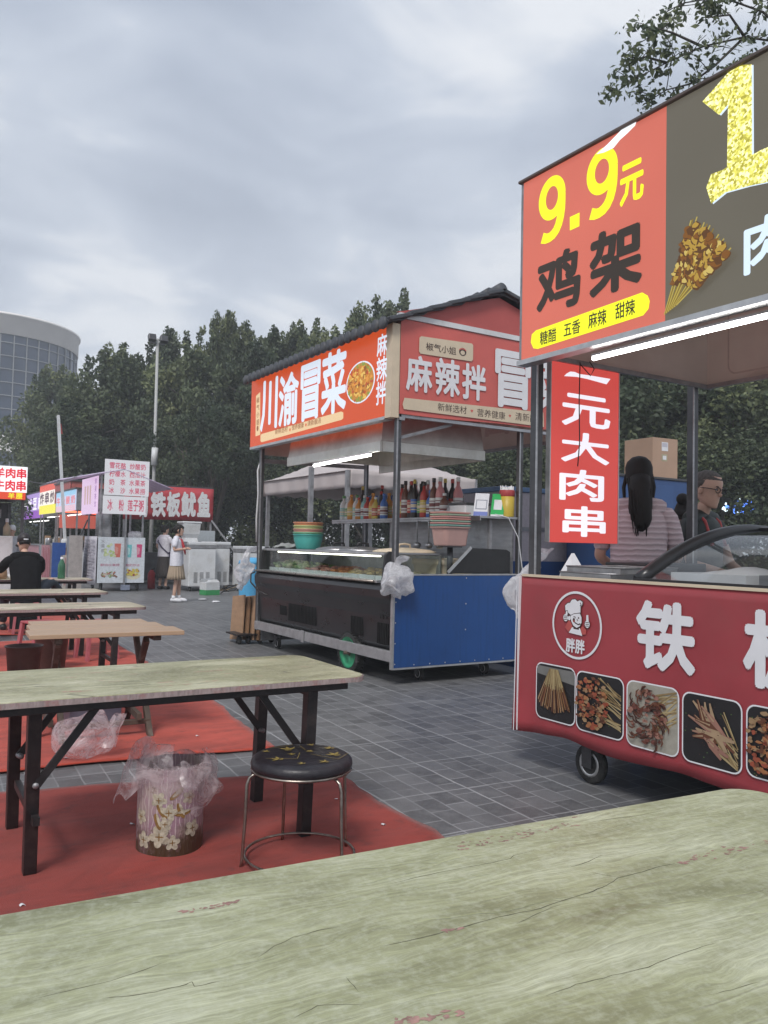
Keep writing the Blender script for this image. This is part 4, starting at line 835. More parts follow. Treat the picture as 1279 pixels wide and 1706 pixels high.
g.poly(oval(ccx,ccy,rx,ry,36), fs, blu2, .002); g.poly(oval(ccx,ccy,rx*.93,ry*.93,36), fs, fm:=E_('backlit food ochre', srgb(206,140,60), .6), .0024)
fc = [fm, E_('backlit food orange', srgb(232,160,70), .62), E_('backlit food yellow', srgb(238,196,100), .62), E_('backlit food red', srgb(196,84,48), .6), E_('backlit food green', srgb(150,160,70), .6), E_('backlit food brown', srgb(150,92,44), .6)]
rd = random.Random(8); L = .0026
for i in range(150):
    a = rd.uniform(0, 6.283); q = rd.random()**.5*.88; L += .00004; g.poly(oval(ccx+rx*q*math.cos(a), ccy+ry*q*math.sin(a), rd.uniform(.012,.03), rd.uniform(.010,.024), 9, .7, i), fs, fc[rd.choice((1,1,2,2,3,5,0)) if q < .75 else rd.choice((4,1,2,4,3))], L)
g.build('food_print', sp)
g = G(O); g.box(XSg-.005,XSg+.09,yr-.001,yl,z0-.03,z0-.001,'alu'); g.box(XSg+.013,XSg+.09,yl+.001,yl+.012,z0,z1,'steel_dull'); g.box(XSg-.003,4.068,YN-.012,yr-.002,z0-.02,3.36,'cream'); g.build('sign_frame', t)
# end sign
fe = frame_y(YN-.02); xr = 6.45; g = G(O)
def esh(u, v): return (4.07+(xr-4.07)*u, YN-.018-.006*math.sin(math.pi*v)*mn.noise(Vector((u*6,v*2,4))), 2.52+.89*v+.03*u*(1-v)-.006*math.sin(u*9)*(1-v))
g.surf(esh, 40, 10, 'red_awning'); es = g.build('end_banner', t)
e3 = lambda *q: px_cell('y', YN-.02, *[(400+a*.3909, 480+b*.3909) for a, b in q]); se = lambda a, b: (lambda p: (p.x, p.z))(at_y(400+a*.3909, 480+b*.3909, YN-.02))
g = G(O); fe = frame_y(YN-.026)
for ch, q in (('麻',((705,370),(817,378),(765,290),(765,444))),('辣',((829,380),(935,388),(882,302),(882,462))),('拌',((943,395),(1046,405),(993,325),(993,478))),('冒',((1083,385),(1236,398),(1160,270),(1160,514)))): g.text(ch, fe, e3(*q), 'white', .045, .002)
b = e3((1083,385),(1236,398),(1160,270),(1160,514)); wd = b[1]-b[0]; g.text('菜', fe, (b[1]+.08, b[1]+.08+wd*.9, b[2], b[3]), 'white', .045, .002)
g.poly([se(x, y) for x, y in ((762,212),(770,206),(985,237),(991,245),(990,306),(983,313),(766,280),(760,270))][::-1], fe, 'cream', .001)
g.text('椒气小姐', fe, e3((790,252),(918,268),(855,243),(855,276)), 'ink', .01, .002)
hx, hz = se(946,273); g.poly(oval(hx,hz,.045,.04,18), fe, 'ink', .002); g.poly(oval(hx,hz-.008,.028,.022,14), fe, 'cream', .0024); g.stroke([(hx-.042,hz+.016),(hx-.02,hz+.03),(hx+.02,hz+.03),(hx+.042,hz+.016)], .012, fe, 'red_awning', .0028)
g.poly([se(x, y) for x, y in ((698,468),(1290,531),(1292,592),(695,516),(690,495))][::-1], fe, 'cream', .001)
for s_, q in (('新鲜选材',((840,510),(963,518),(900,497),(900,530))),('营养健康',((1008,534),(1127,542),(1066,521),(1066,554))),('清新靓汤',((1170,551),(1288,560),(1230,537),(1230,571)))): g.text(s_, fe, e3(*q), 'ink', .0, .002)
for x, y in ((985,524),(1147,545)): c_ = se(x, y); g.poly([(c_[0],c_[1]-.018),(c_[0]+.018,c_[1]+.004),(c_[0]+.009,c_[1]+.015),(c_[0],c_[1]+.008),(c_[0]-.009,c_[1]+.015),(c_[0]-.018,c_[1]+.004)], fe, 'red_awning', .002)
g.build('lettering', es)
g = G(O); g.box(4.05,xr,YN-.03,YN+.03,3.415,3.465,'white_paint'); g.box(4.09,xr,YN+.0,YN+.03,2.49,2.519,'steel'); g.box(4.07,4.13,YN-.025,YN+.05,2.46,2.489,'steel'); g.build('banner_rail', t)
# roof: gable with its ridge along the row
xe, ze, xrg, zrg, xe2 = 3.90, 3.325, 5.25, 3.85, 6.62
g = G(O); g.add([(4.02,YN-.01,3.466),(6.5,YN-.01,3.466),(xrg,YN-.01,zrg-.03)], [(0,1,2)], 'red_sheet'); g.build('gable', t, solid=.01); g = G(O); g.add([(4.02,YF+.2,3.466),(6.5,YF+.2,3.466),(xrg,YF+.2,zrg-.03)], [(2,1,0)], 'red_sheet'); g.build('gable', t, solid=.01)
g = G(O); y0, y1 = YN-.06, yl+.02; nt_ = 26
def rf(x0_, z0_, x1_, z1_, t0):
    rows = 6
    def fn(u, v):
        yy = y0+(y1-y0)*u; ph = u*nt_; a = abs(math.sin(math.pi*ph)); step = (v*rows) % 1 if v < 1 else 1
        return (x0_+(x1_-x0_)*v, yy, z0_+(z1_-z0_)*v+.040*a+t0-.030*step)
    g.surf(fn, nt_*8, rows*4, 'roof_tile')
rf(xe, ze, xrg, zrg, .02); rf(xe2, 3.42, xrg, zrg, .02); rt = g.build('roof', t, solid=.018)
g = G(O)
for i in range(nt_): y = y0+(y1-y0)*(i+.5)/nt_; g.lathe([(0,-.02),(.058,-.02),(.062,.0),(.05,.02),(0,.024)], (xe-.01,y,ze+.02), 'roof_tile', 12, 'X', cap=False)
g.build('eave_caps', rt)
g = G(O); k_ = 18
for i in range(k_): y = y0+(y1-y0)*i/k_; g.tube([(xrg,y,zrg+.045),(xrg,y+(y1-y0)/k_*.96,zrg+.035)], [.07,.06], 'roof_tile', 12)
g.build('ridge_caps', rt)
g = G(O)   # verge tiles climbing the gable edge
for s, (ex_, ez_) in ((0,(xe,ze)),(1,(xe2,3.42))):
    for i in range(6):
        a = i/6; b_ = (i+1.12)/6; pa = (ex_+(xrg-ex_)*a, y0-.005, ez_+(zrg-ez_)*a+.045); pb = (ex_+(xrg-ex_)*b_, y0-.005, ez_+(zrg-ez_)*b_+.03); g.beam(pa, pb, .07, .038, 'roof_tile')
g.build('verge_tiles', rt, bev=.008)
g = G(O); g.box(XSg+.10,6.40,YN+.04,yl-.02,3.36,3.39,'ceil'); g.build('ceiling', t)
# inside: soffit sheet, hood, back sign, lamp, struts
g = G(O); g.box(6.38,6.40,YN+.1,yl-.05,2.50,3.35,inner); fb2 = frame_x(6.375)
for i, ch in enumerate('菜冒渝川'): g.text(ch, fb2, (-7.25-.66*i+.55, -7.25-.66*i, 2.66, 3.2), shade('faded sign back print', (.52,.42,.38)), .04, .002)
g.box(6.35,6.378,YN+.1,yl-.05,2.46,2.499,'steel_dull'); g.build('back_sign', t)
h0, h1 = at_y(612,700,6.9), at_y(780,760,6.9)
g = G(O); hx0, hx1, hy0, hy1 = 4.20, 5.50, 6.80, 8.95
g.add([(hx0,hy0,2.32),(hx1,hy0,2.32),(hx1,hy1,2.32),(hx0,hy1,2.32),(hx0+.05,hy0+.03,2.72),(hx1-.05,hy0+.03,2.72),(hx1-.05,hy1-.03,2.72),(hx0+.05,hy1-.03,2.72)], [(0,1,5,4),(1,2,6,5),(2,3,7,6),(3,0,4,7),(4,5,6,7)], hs_ := M_('pale hood steel', (.60,.59,.54), .34, .75, .25, 3, dirt=(.38,.34,.27))); g.box(hx0-.012,hx0+.012,hy0,hy1,2.22,2.33,hs_); g.box(hx0+.012,hx1,hy0-.01,hy0+.012,2.22,2.33,hs_); g.box(hx1,hx1+.02,hy0,hy1,2.22,2.33,hs_); g.build('extractor_hood', t, bev=.004)
g = G(O); g.tube([(5.0,8.2,2.70),(5.0,8.2,3.36)], .13, 'steel_dull', 16); g.build('hood_duct', t)
pA, pB = at_x(523,776,4.14), at_x(617,758,4.14)
g = G(O); g.beam((4.14,pA.y,pA.z+.022),(4.14,pB.y,pB.z+.022),.034,.016,'white_paint'); g.tube([(4.14,pA.y,pA.z),(4.14,pB.y,pB.z)], .013, 'tube', 10); g.build('light_tube', t)
g = G(O); g.beam((X2+.05,YN+.06,2.30),(4.75,YN+.08,2.49),.02,.03,'steel_dull'); g.build('strut', t); g = G(O); g.beam((X2+.05,YF-.04,2.32),(5.6,YF-.04,2.34),.03,.05,'steel_dull'); g.build('strut', t); g = G(O); g.box(4.1,5.9,YF-.02,YF+.0,2.40,2.70,'ceil'); g.build('end_sheet', t)
# wheels
def cart_wheel(parent, x, y, r, side):
    g = G(O); g.lathe([(r*.74,-.045),(r*.93,-.05),(r,-.03),(r,.03),(r*.93,.05),(r*.74,.045),(r*.74,-.045)], (x,y,r), 'rubber', 40, 'X', cap=False)
    for i in range(34):
        a = 2*math.pi*i/34; c = Vector((x, y+r*math.cos(a), r+r*math.sin(a))); g.box(c.x-.048,c.x+.048,c.y-.010,c.y+.010,c.z-.006,c.z+.006,'rubber',Matrix.Rotation(a-math.pi/2,3,'X'))
    wh = g.build('wheel', parent); g = G(O); q = -1
    g.lathe([(0,q*.01),(r*.14,q*.012),(r*.18,q*.03),(r*.55,q*.012),(r*.68,q*.028),(r*.76,q*.05),(r*.76,.0),(r*.6,.02),(0,.02)], (x,y,r), 'green_rim', 36, 'X', cap=False); g.build('rim', wh)
    g = G(O); g.lathe([(.0,-.085),(.018,-.085),(.02,-.03),(.034,-.028),(.034,.06),(0,.06)], (x,y,r), 'wood_dark', 14, 'X', cap=False); g.build('hub', wh)
cart_wheel(t, 4.12, 7.16, .205, -1); cart_wheel(t, 5.45, 7.16, .205, 1)
for x, y in ((4.22,9.15),(5.3,9.2),(4.5,6.5),(5.3,6.5)): caster(t, x-O[0], y-O[1], .065)
g = G(O); g.tube([(4.03,YF-.05,.93),(3.98,YF-.03,.90),(3.97,YF-.05,.80),(3.99,YF-.25,.70),(4.03,YF-.42,.66)], .010, 'black_steel', 8); g.build('handle', t)
# ---- things on and in the cart
def lathe_thing(name, label, cat, loc, parts, group=None, rz=0., scale=1.):
    o = thing(name, label, cat, loc, rz, group)
    for nm, prof, m, *ax in parts: g = G(); g.lathe(prof, (0,0,0), m, 24 if len(prof) < 12 else 28, cap=False); g.build(nm, o)
    return o
PL = lambda n, c: M_('plastic '+n, c, .4, 0, .08, 8)
# round basins
cols = [('orange', (.62,.25,.13)), ('lime', (.42,.52,.22)), ('pink', (.55,.27,.22)), ('green', (.18,.42,.24)), ('teal', (.06,.36,.32))]
for i, (nm, c) in enumerate(cols[::-1]):
    z = 1.225+.041*i
    lathe_thing('plastic_basin', ('%s plastic basin, %s of the round stack on the glass case' % (nm, ['lowest and deepest','second from the bottom','middle one','second from the top','topmost'][i])), 'basin', (4.55,9.05,z), [('bowl', [(.0,0),(.24,0),(.255,.01),(.315,.15),(.318,.205-.02*(i>0)),(.335,.21-.02*(i>0)),(.337,.222-.02*(i>0)),(.318,.225-.02*(i>0)),(.305,.16),(.24,.016),(0,.014)], PL(nm, c))], 'round basins in a stack').scale = (.57,.57,.82)
# rectangular colanders near the end
base = (4.86,6.52)
for i, (nm, c) in enumerate([('pale pink', (.45,.28,.25)),('teal',(.22,.42,.36)),('pink',(.58,.29,.27)),('mint',(.30,.44,.34)),('coral',(.60,.27,.23)),('rose',(.58,.30,.28)),('light green',(.36,.46,.33)),('salmon',(.62,.30,.26))]):
    o = thing('colander', '%s rectangular colander, %s stack beside the payment signs' % (nm, 'deep bottom one of the' if i == 0 else 'number %d from the bottom of the' % (i+1)), 'colander', (*base,1.30+(.0 if i == 0 else .145+.021*i)), R(4), 'rectangular colanders in a stack'); o.scale = (.77,.8,1)
    g = G(); m = PL('colander '+nm, c); h = .19 if i == 0 else .045; rings = []
    for z, k in ((0,.80),(.01,.84),(h-.012,.97),(h-.012,1.06),(h,1.07),(h,.99),(.02,.82)): rings.append([(x*k, y*k, z) for x, y in rrect(-.225,.225,-.16,.16,.07,5)])
    nn_ = len(rings[0]); g.add([p for r_ in rings for p in r_], [(a*nn_+j,a*nn_+(j+1) % nn_,(a+1)*nn_+(j+1) % nn_,(a+1)*nn_+j) for a in range(6) for j in range(nn_)]+[tuple(range(nn_-1,-1,-1)),tuple(6*nn_+j for j in range(nn_))], m, False); g.build('basket', o)
o = thing('sauce_stand', 'short dark stand holding up the colander stack', 'stand', (*base,1.0)); g = G(); g.tube([(0,0,.01),(0,0,.285)], .03, 'steel_dark', 10); g.build('stem', o); g = G(); g.box(-.09,.09,-.08,.08,0,.012,'steel_dark'); g.box(-.09,.09,-.08,.08,.286,.299,'steel_dark'); g.build('plate', o)
# lids on the glass top
for lab, loc, r, m in (('wide bamboo lid with pale handle on the glass case',(4.62,6.98,1.224),.33,'cream'),('dark pan lid lying on the glass case beside the basins',(4.55,8.25,1.224),.27,'steel'),('second steel pan lid lying near the bamboo lid',(4.5,7.62,1.224),.26,'steel')):
    o = lathe_thing('pan_lid', lab, 'lid', loc, [('disc', [(r,0),(r,.012),(r*.8,.03),(r*.3,.046),(0,.05)], m)], 'lids on the glass case')
    g = G(); g.tube([(-.07,0,.045),(-.065,0,.08),(0,0,.088),(.065,0,.08),(.07,0,.045)], .011, 'cream' if m == 'cream' else 'black_plastic', 8); g.build('handle', o)
o = lathe_thing('steamer_drum', 'wide bamboo rimmed pot sunk in the worktop behind the end glass', 'pot', (5.02,6.85,1.002), [('body', [(.30,0),(.31,.10),(.325,.11),(.325,.16),(.29,.165),(.285,.1),(0,.09)], 'cream')])
# food in the showcase
vc = [('green leaf',(.12,.22,.05)),('pale cabbage',(.38,.42,.22)),('carrot orange',(.45,.16,.05)),('meat pink',(.42,.19,.15)),('tofu yellow',(.50,.36,.14)),('egg cream',(.50,.44,.30))]
ms = [M_('food '+n, c, .5, 0, .3, 30) for n, c in vc]; rd = random.Random(11)
for i in range(9):
    y = YN+.42+.325*i; ix = [5,4,4,2,3,3,1,0,1][i]
    o = thing('food_tray', ['tray of cream coloured rolls, nearest end of the glass case','tray of yellow tofu sticks in the glass case','tray of yellow rolls beside the tofu sticks','tray of orange carrot pieces in the glass case','tray of pink meat slices in the glass case','second tray of pink meat slices, farther along','tray of pale cabbage in the glass case','tray of dark green leaves in the glass case','tray of pale leaves at the far end of the case'][i], 'tray', (4.45,y,.952), group='food trays in the glass case')
    g = G(); g.box(-.24,.24,-.15,.15,0,.006,'white_paint')
    for q in ((-.24,.24,-.15,-.143),(-.24,.24,.143,.15),(-.24,-.233,-.143,.143),(.233,.24,-.143,.143)): g.box(*q,.006,.04,'white_paint')
    g.build('pan', o); g = G()
    for k in range(60):
        x, yy = rd.uniform(-.2,.2), rd.uniform(-.12,.12); z = .03+rd.random()*.07*(1-abs(x)*3)
        if ix in (0,1): g.ell((x,yy,z+.02), (.045,.03,.02), ms[rd.choice((0,1))], 7, 4, Matrix.Rotation(rd.uniform(-1,1),3,'X'), nz=.4)
        else: g.ell((x,yy,z), (.05,.014,.014), ms[ix], 6, 4, Matrix.Rotation(rd.uniform(-.4,.4),3,'Z'))
    g.build('food_heap', o, kind='stuff')
# payment cards (plain, no codes), straw tub
for i, (a, b_, c, lab) in enumerate((((786,813),(818,855),(.18,.22,.50),'white and blue payment card on a slanted stand'),((822,813),(840,855),(.03,.42,.10),'green payment card on a slanted stand'))):
    p0 = at_y(790+28*i,855,6.45); o = thing('payment_card', lab, 'payment card', (p0.x+.07,6.45,1.61), R(-14), 'payment cards on the shelf corner'); m = PL('card %d' % i, c)
    tilt = Matrix.Rotation(R(-14), 3, 'X'); g = G(); ff = (Vector((0,0,0)), Vector((.97,0,.0)), tilt @ Vector((.22,0,1)).normalized())
    if i == 0: g.slab([(-.08,0),(.08,0),(.08,.245),(-.08,.245)], ff, 'white', .008); g.poly([(-.08,0),(.08,0),(.08,.045),(-.08,.045)], ff, m, .009); g.poly([(-.065,.07),(.065,.07),(.065,.175),(-.065,.175)], ff, shade('card grey', (.30,.31,.36)), .009); g.poly([(-.054,.080),(.054,.080),(.054,.165),(-.054,.165)], ff, 'white', .0095)
    else: g.slab([(-.075,0),(.075,0),(.075,.25),(-.075,.25)], ff, m, .008); g.poly([(-.048,.075),(.048,.075),(.048,.185),(-.048,.185)], ff, 'white', .009); g.poly([(-.075,0),(.075,0),(.075,.022),(-.075,.022)], ff, 'white', .009)
    g.build('card', o); g = G(); g.beam((0,.09,.006),(0,.0,.006),.09,.008,'white'); g.beam((0.02,.09,.01),(.03,.035,.17),.06,.006,'white'); g.build('stand', o)
p0 = at_y(845,852,6.45); o = lathe_thing('straw_tub', 'yellow and red tub packed with white straws', 'tub', (p0.x+.01,6.47,1.61), [('tub', [(.0,0),(.068,0),(.072,.01),(.074,.17),(.066,.17),(.064,.012),(0,.012)], M_('yellow tub', (.52,.38,.05), .45, 0, .1, 8))])
g = G(); g.lathe([(.0745,.168),(.076,.17),(.077,.215),(.073,.22),(.0725,.168)], (0,0,0), PL('red band', (.38,.05,.05)), 24, cap=False); g.build('red_band', o)
g = G(); rd = random.Random(2)
for i in range(46): a, q = rd.uniform(0,6.28), rd.random()**.5*.06; x, y = q*math.cos(a), q*math.sin(a); g.tube([(x,y,.02),(x*1.12,y*1.12,.235+rd.uniform(-.01,.025))], .0045, 'white', 5)
g.build('straws', o, kind='stuff'); o.scale = (1.05,1.05,1.28)
# bottles along the shelf
def bottle(kind):
    o = thing('sauce_bottle', 'x', 'bottle', (0,0,0), group='sauce bottles along the shelf'); b, c, lb, cp, h, r = kind; h *= 1.28; r *= 1.18
    st = MT['cream'] if lb is not Bm['white'] else shade('label print dark', (.16,.05,.05))
    g = G(); g.lathe([(0,0),(r*.95,0),(r,.01),(r,h*.58),(r*.8,h*.68),(r*.36,h*.80),(r*.34,h*.93),(0,h*.93)], (0,0,0), b, 16, cap=False); g.build('body', o)
    g = G(); g.lathe([(r*1.012,h*.14),(r*1.015,h*.15),(r*1.015,h*.48),(r*1.012,h*.49)], (0,0,0), lb, 16, cap=False)
    for z0_, z1_ in ((.20,.23),(.27,.36),(.40,.42)): g.lathe([(r*1.022,h*z0_),(r*1.022,h*z1_)], (0,0,0), st, 16, cap=False)
    g.build('label_band', o)
    g = G(); g.lathe([(r*.40,h*.90),(r*.42,h*.91),(r*.42,h),(r*.36,h*1.01),(0,h*1.01)], (0,0,0), cp, 12, cap=False); g.build('cap', o); return o
Bm = {n: PL('bottle '+n, c) for n, c in (('white',(.6,.62,.6)),('orange',(.55,.23,.04)),('red',(.42,.04,.03)),('dark',(.02,.012,.01)),('green',(.10,.30,.10)),('blue',(.05,.14,.42)),('yellow',(.55,.42,.08)),('pink',(.50,.20,.20)),('brown',(.12,.04,.02)),('teal',(.25,.48,.46)))}
kinds = [('white','white','teal','green',.245,.045),('orange','orange','yellow','orange',.25,.046),('white','white','green','white',.235,.045),('orange','orange','white','red',.215,.042),('teal','teal','white','white',.235,.044),('red','red','white','red',.215,.044),('yellow','yellow','red','white',.21,.042),('dark','brown','red','red',.26,.036),('blue','blue','white','blue',.235,.04),('brown','pink','white','white',.20,.044),
         ('dark','dark','red','red',.33,.04),('red','red','yellow','dark',.31,.042),('dark','dark','blue','yellow',.34,.038),('brown','brown','white','dark',.335,.042),('dark','dark','green','dark',.30,.036),('pink','pink','white','white',.34,.046)]
kd = {'white':'white','orange':'orange','teal':'pale teal','red':'red','yellow':'yellow','dark':'black','blue':'blue','brown':'brown','pink':'pinkish'}
protos = {}; rd = random.Random(21); cnt = {}; seq = [0,2,1,0,3,4,5,1,6,7,8,9,2,5,3,4]; y = 9.30; i = 0
ordn = ['first','second','third','fourth','fifth','sixth','seventh','eighth','ninth','tenth','eleventh','twelfth']
def put(kx, x, y):
    b, c, lb, cp, h, r = kinds[kx]; cnt[kx] = cnt.get(kx, 0)+1
    lab = '%s bottle with %s label and %s cap, %s such from the shelf\'s far end' % (kd[c], lb, cp, ordn[cnt[kx]-1])
    if kx not in protos: o = bottle((Bm[b], c, Bm[lb], Bm[cp], h, r)); protos[kx] = o; o.location = (x,y,1.612); o['label'] = lab
    else: dup(protos[kx], (x,y,1.612), rd.uniform(0,6), lab)
while y > 8.22: put(seq[i % 16], 5.19+.02*(i % 2), y); y -= rd.uniform(.092,.108); i += 1
y = 9.25
while y > 8.25: put(rd.choice((7,12,10,8,0,1)), 5.34, y); y -= rd.uniform(.13,.19)
y = 8.05; sq2 = [10,11,13,10,12,14,11,8,13,15,9,7]; i = 0
while y > 7.05: put(sq2[i % 12], 5.20+.02*(i % 2), y); y -= rd.uniform(.09,.105); i += 1
y = 8.0
while y > 7.0: put(rd.choice((12,13,15,10,15)), 5.37, y); y -= rd.uniform(.10,.15)
g = G((5.48,8.75,1.612)); g.surf(lambda u, v: (lambda p: p+crinkle(p,8,.06,1.)+crinkle(p,24,.02,2.))(Vector((5.50+.12*math.cos(2*math.pi*u)*math.sin(math.pi*v)**.6, 8.75+.55*math.sin(2*math.pi*u)*math.sin(math.pi*v)**.6, 1.615+.15*(1-math.cos(math.pi*v))))), 40, 18, PL('blue bag', (.05,.12,.36)), wrap=True); tag(g.build('plastic_bag'), 'crumpled blue bag behind the bottles on the shelf', 'plastic bag')
o = thing('cash_box', 'white lidded box with papers between the bottles and cards', 'box', (5.30,6.78,1.612)); g = G(); g.box(-.16,.16,-.14,.14,0,.12,'white_paint'); g.build('body', o, bev=.01); g = G(); g.box(-.17,.17,-.15,.15,.121,.145,'steel_dark'); g.build('lid', o, bev=.006)
for i in range(4):
    o = thing('paper_menu', ['white menu sheet leaning lowest against the white box','second white sheet leaning against the white box','third white sheet leaning against the white box','topmost white sheet leaning against the white box'][i], 'sheet', (5.16,6.98-.03*i,1.612), group='sheets leaning by the box'); g = G(); g.beam((0,0,.005),(.10,.02*i,.13),.10,.004,'paper',(0,1,0)); g.build('sheet', o)
g = G((5.66,6.42,1.6)); g.tube([(5.30,6.36,1.63),(5.45,6.33,1.60),(5.56,6.30,1.40),(5.60,6.28,1.1),(5.62,6.28,1.02)], .006, 'white_paint', 6); tag(g.build('power_cable'), 'white cable hanging from the straw tub corner', 'cable')
# carrier bags on the corners
pc = at_y(655,950,6.24); hang_bag('white carrier bag hanging at the blue panel\'s corner', (4.04,6.24,1.11), .33, .27, 2.); hang_bag('white carrier bag hanging at the tiled cart\'s far corner', (3.97,YF+.06,1.15), .46, .20, 3., lean=(-.08,.05))
# flattened boxes leaning behind the cart
for i in range(5):
    o = thing('flat_carton', ['leftmost flattened brown carton leaning behind the tiled cart','second flattened carton from the left behind the tiled cart','middle flattened carton of the leaning set','flattened carton with dark worn edge, fourth of the leaning set','rightmost flattened carton, nearest the tiled cart'][i], 'carton', (4.00+.052*i,9.95-.06*i,.035), R(0), 'flattened cartons behind the cart')
    g = G(); g.beam((0,0,0),(.05,.06,.56-.02*(i % 2)),.40,.022,'cardboard' if i % 2 == 0 else 'card_edge',(1,0,0)); g.build('sheet', o, bev=.003)
o = thing('hand_trolley', 'low black trolley holding the flattened cartons', 'trolley', (4.12,9.85,0)); g = G(); g.box(-.24,.34,-.24,.16,.115,.135,'black_steel'); g.build('deck', o)
for x in (-.18,-.06,.10,.26):
    g = G(); g.lathe([(0,-.018),(.05,-.018),(.055,0),(.05,.018),(0,.018)], (x,-.15,.056), 'rubber', 16, 'X', cap=False); g.build('wheel', o)

# more working clutter
for i, (x, y, r, h, lab) in enumerate(((5.25,7.9,.17,.24,'tall steel stock pot on the worktop under the bottle shelf'),(5.22,8.55,.15,.18,'smaller steel pot on the worktop under the bottle shelf'),(4.98,7.35,.13,.22,'steel canister nearest the bamboo rimmed pot'))):
    o = lathe_thing('steel_pot', lab, 'pot', (x,y,1.002), [('body', [(0,0),(r,0),(r*1.01,h),(r*1.05,h+.005),(r*.97,h+.006),(r*.96,.02),(0,.015)], 'steel')], 'steel pots under the shelf')
    g = G()
    for s_ in (-1, 1): g.tube([(s_*r,-.04,h*.8),(s_*(r+.04),-.03,h*.82),(s_*(r+.04),.03,h*.82),(s_*r,.04,h*.8)], .007, 'steel', 6)
    g.build('handle', o)
for i, y in enumerate((7.0,7.2,7.42)):
    o = thing('ladle', ['steel ladle hanging nearest under the bottle shelf','middle steel ladle hanging under the bottle shelf','farthest steel ladle hanging under the bottle shelf'][i], 'ladle', (5.08,y,1.55), group='ladles under the shelf'); g = G(); g.tube([(.03,0,.012),(0,0,.02),(-.008,0,0),(0,0,-.22)], .006, 'steel', 6); g.build('handle', o); g = G(); g.ell((0,0,-.25), (.045,.045,.035), 'steel', 12, 7); g.build('scoop', o)
o = thing('dish_cloth', 'crumpled grey cloth on the glass case by the far post', 'cloth', (4.42,9.32,1.224)); g = G(); g.surf(lambda u, v: (lambda p: p+crinkle(p,16,.03,3.))(Vector((-.2+.4*u, -.10+.2*v, .015+.05*math.sin(math.pi*u)*math.sin(math.pi*v)))), 20, 14, shade('grey cloth', (.30,.31,.30))); g.build('cloth', o, solid=.006)
g = G((5.45,6.26,.9)); g.tube([(5.58,6.27,1.03),(5.63,6.24,.96),(5.655,6.24,.8),(5.66,6.25,.5),(5.70,6.3,.1),(5.9,6.5,.012)], .009, shade('gas hose', (.40,.16,.04)), 8); tag(g.build('gas_hose'), 'orange gas hose hanging at the right edge of the blue panel', 'hose')
g = G((4.06,9.51,2.3)); g.tube([(4.09,9.50,2.35),(4.05,9.51,2.2),(4.065,9.51,1.9),(4.05,9.51,1.6),(4.06,9.51,1.3)], .012, 'white_paint', 6); tag(g.build('plastic_tie'), 'white strip of film knotted to the tiled cart\'s far post', 'tie')
# ------------------------------------------------------------------ stalls and things farther down the row
def post(t, O, x, y, z0, z1, w_=.04, m='steel_dull'):
    g = G(O); g.box(x-w_/2,x+w_/2,y-w_/2,y+w_/2,z0,z1,m); g.build('post', t)
def lines_print(g, fr, box, rows, mat, seed, lift=.004, vertical=False):
    """rows of print too small to read from here: short dark bars"""
    rd = random.Random(seed); x0, x1, y0, y1 = box
    for i in range(rows):
        a = y0+(y1-y0)*(i+.25)/rows; b = a+(y1-y0)*.5/rows; x = x0
        while x < x1-.02:
            w_ = min(rd.uniform(.02,.09), x1-x); g.poly([(x,a),(x+w_,a),(x+w_,b),(x,b)] if not vertical else [(a,x),(b,x),(b,x+w_),(a,x+w_)], fr, mat, lift); x += w_+rd.uniform(.01,.05)
red_l = E_('backlit red lettering', srgb(214,60,84), .7); pk = E_('backlit pink menu print', srgb(196,84,110), .6)
# drink stall -------------------------------------------------------------
Yd = 20.6; P = lambda x, y, Y=Yd: at_y(x, y, Y)
xa, xb = P(163,900).x, P(242,900).x; O = ((xa+xb)/2, Yd+.6, 0); dz0, dz1 = P(200,971).z, P(200,895).z
t = thing('drink_stall', 'white fruit tea stall with striped left side and lilac metal awning', 'food stall', O)
side = 1.30
g = G(O); g.box(xa+.02,xb,Yd+.02,Yd+side,dz0,dz1,'white_paint'); body = g.build('body', t)
fy = frame_y(Yd+.016); g = G(O); W_ = xb-xa; H_ = dz1-dz0
pale = shade('drink poster pale', (.62,.66,.70)); g.slab([(xa+.01,dz0),(xb,dz0),(xb,dz1),(xa+.01,dz1)], fy, pale, .004)
po = g.build('poster', t); g = G(O); q = lambda u, v: (xa+W_*u, dz0+H_*v); L = .006
def cup(u, v, w_, h_, c, ice):
    a = q(u,v); b = (a[0]+W_*w_, a[1]+H_*h_); sx = (b[0]-a[0])
    g.poly([(a[0]+sx*.12,a[1]),(b[0]-sx*.12,a[1]),(b[0],b[1]),(a[0],b[1])], fy, c, L); g.poly([(a[0]+sx*.15,a[1]+H_*h_*.2),(b[0]-sx*.5,a[1]+H_*h_*.25),(b[0]-sx*.4,b[1]-H_*h_*.3),(a[0]+sx*.1,b[1]-H_*h_*.2)], fy, ice, L+.001)
cup(.35,.56,.14,.30,shade('drink red', (.60,.16,.12)),shade('drink salmon', (.65,.30,.25))); cup(.62,.56,.10,.28,shade('drink aqua', (.16,.50,.52)),shade('drink pale aqua', (.45,.66,.66))); cup(.82,.56,.12,.29,shade('drink magenta', (.58,.06,.18)),shade('drink pink', (.70,.35,.42)))
for i in range(14): g.poly(oval(*q(random.uniform(.15,.36), random.uniform(.58,.85)), .04, .035, 9, .5, i), fy, shade('fruit lime' if i % 2 else 'fruit pale', (.45,.56,.22) if i % 2 else (.62,.66,.42)), L+.0005+.0002*i)
for i in range(40): g.poly(oval(*q(random.uniform(.10,.42), random.uniform(.12,.24)), .025, .02, 8, .5, i), fy, shade(['topping red','topping cream','topping green','topping brown'][i % 4], [(.5,.2,.15),(.62,.58,.48),(.3,.4,.2),(.25,.13,.08)][i % 4]), L+.0002*i)
g.poly(oval(*q(.76,.16), W_*.16, H_*.09, 20), fy, shade('bowl cream', (.66,.62,.46)), L)
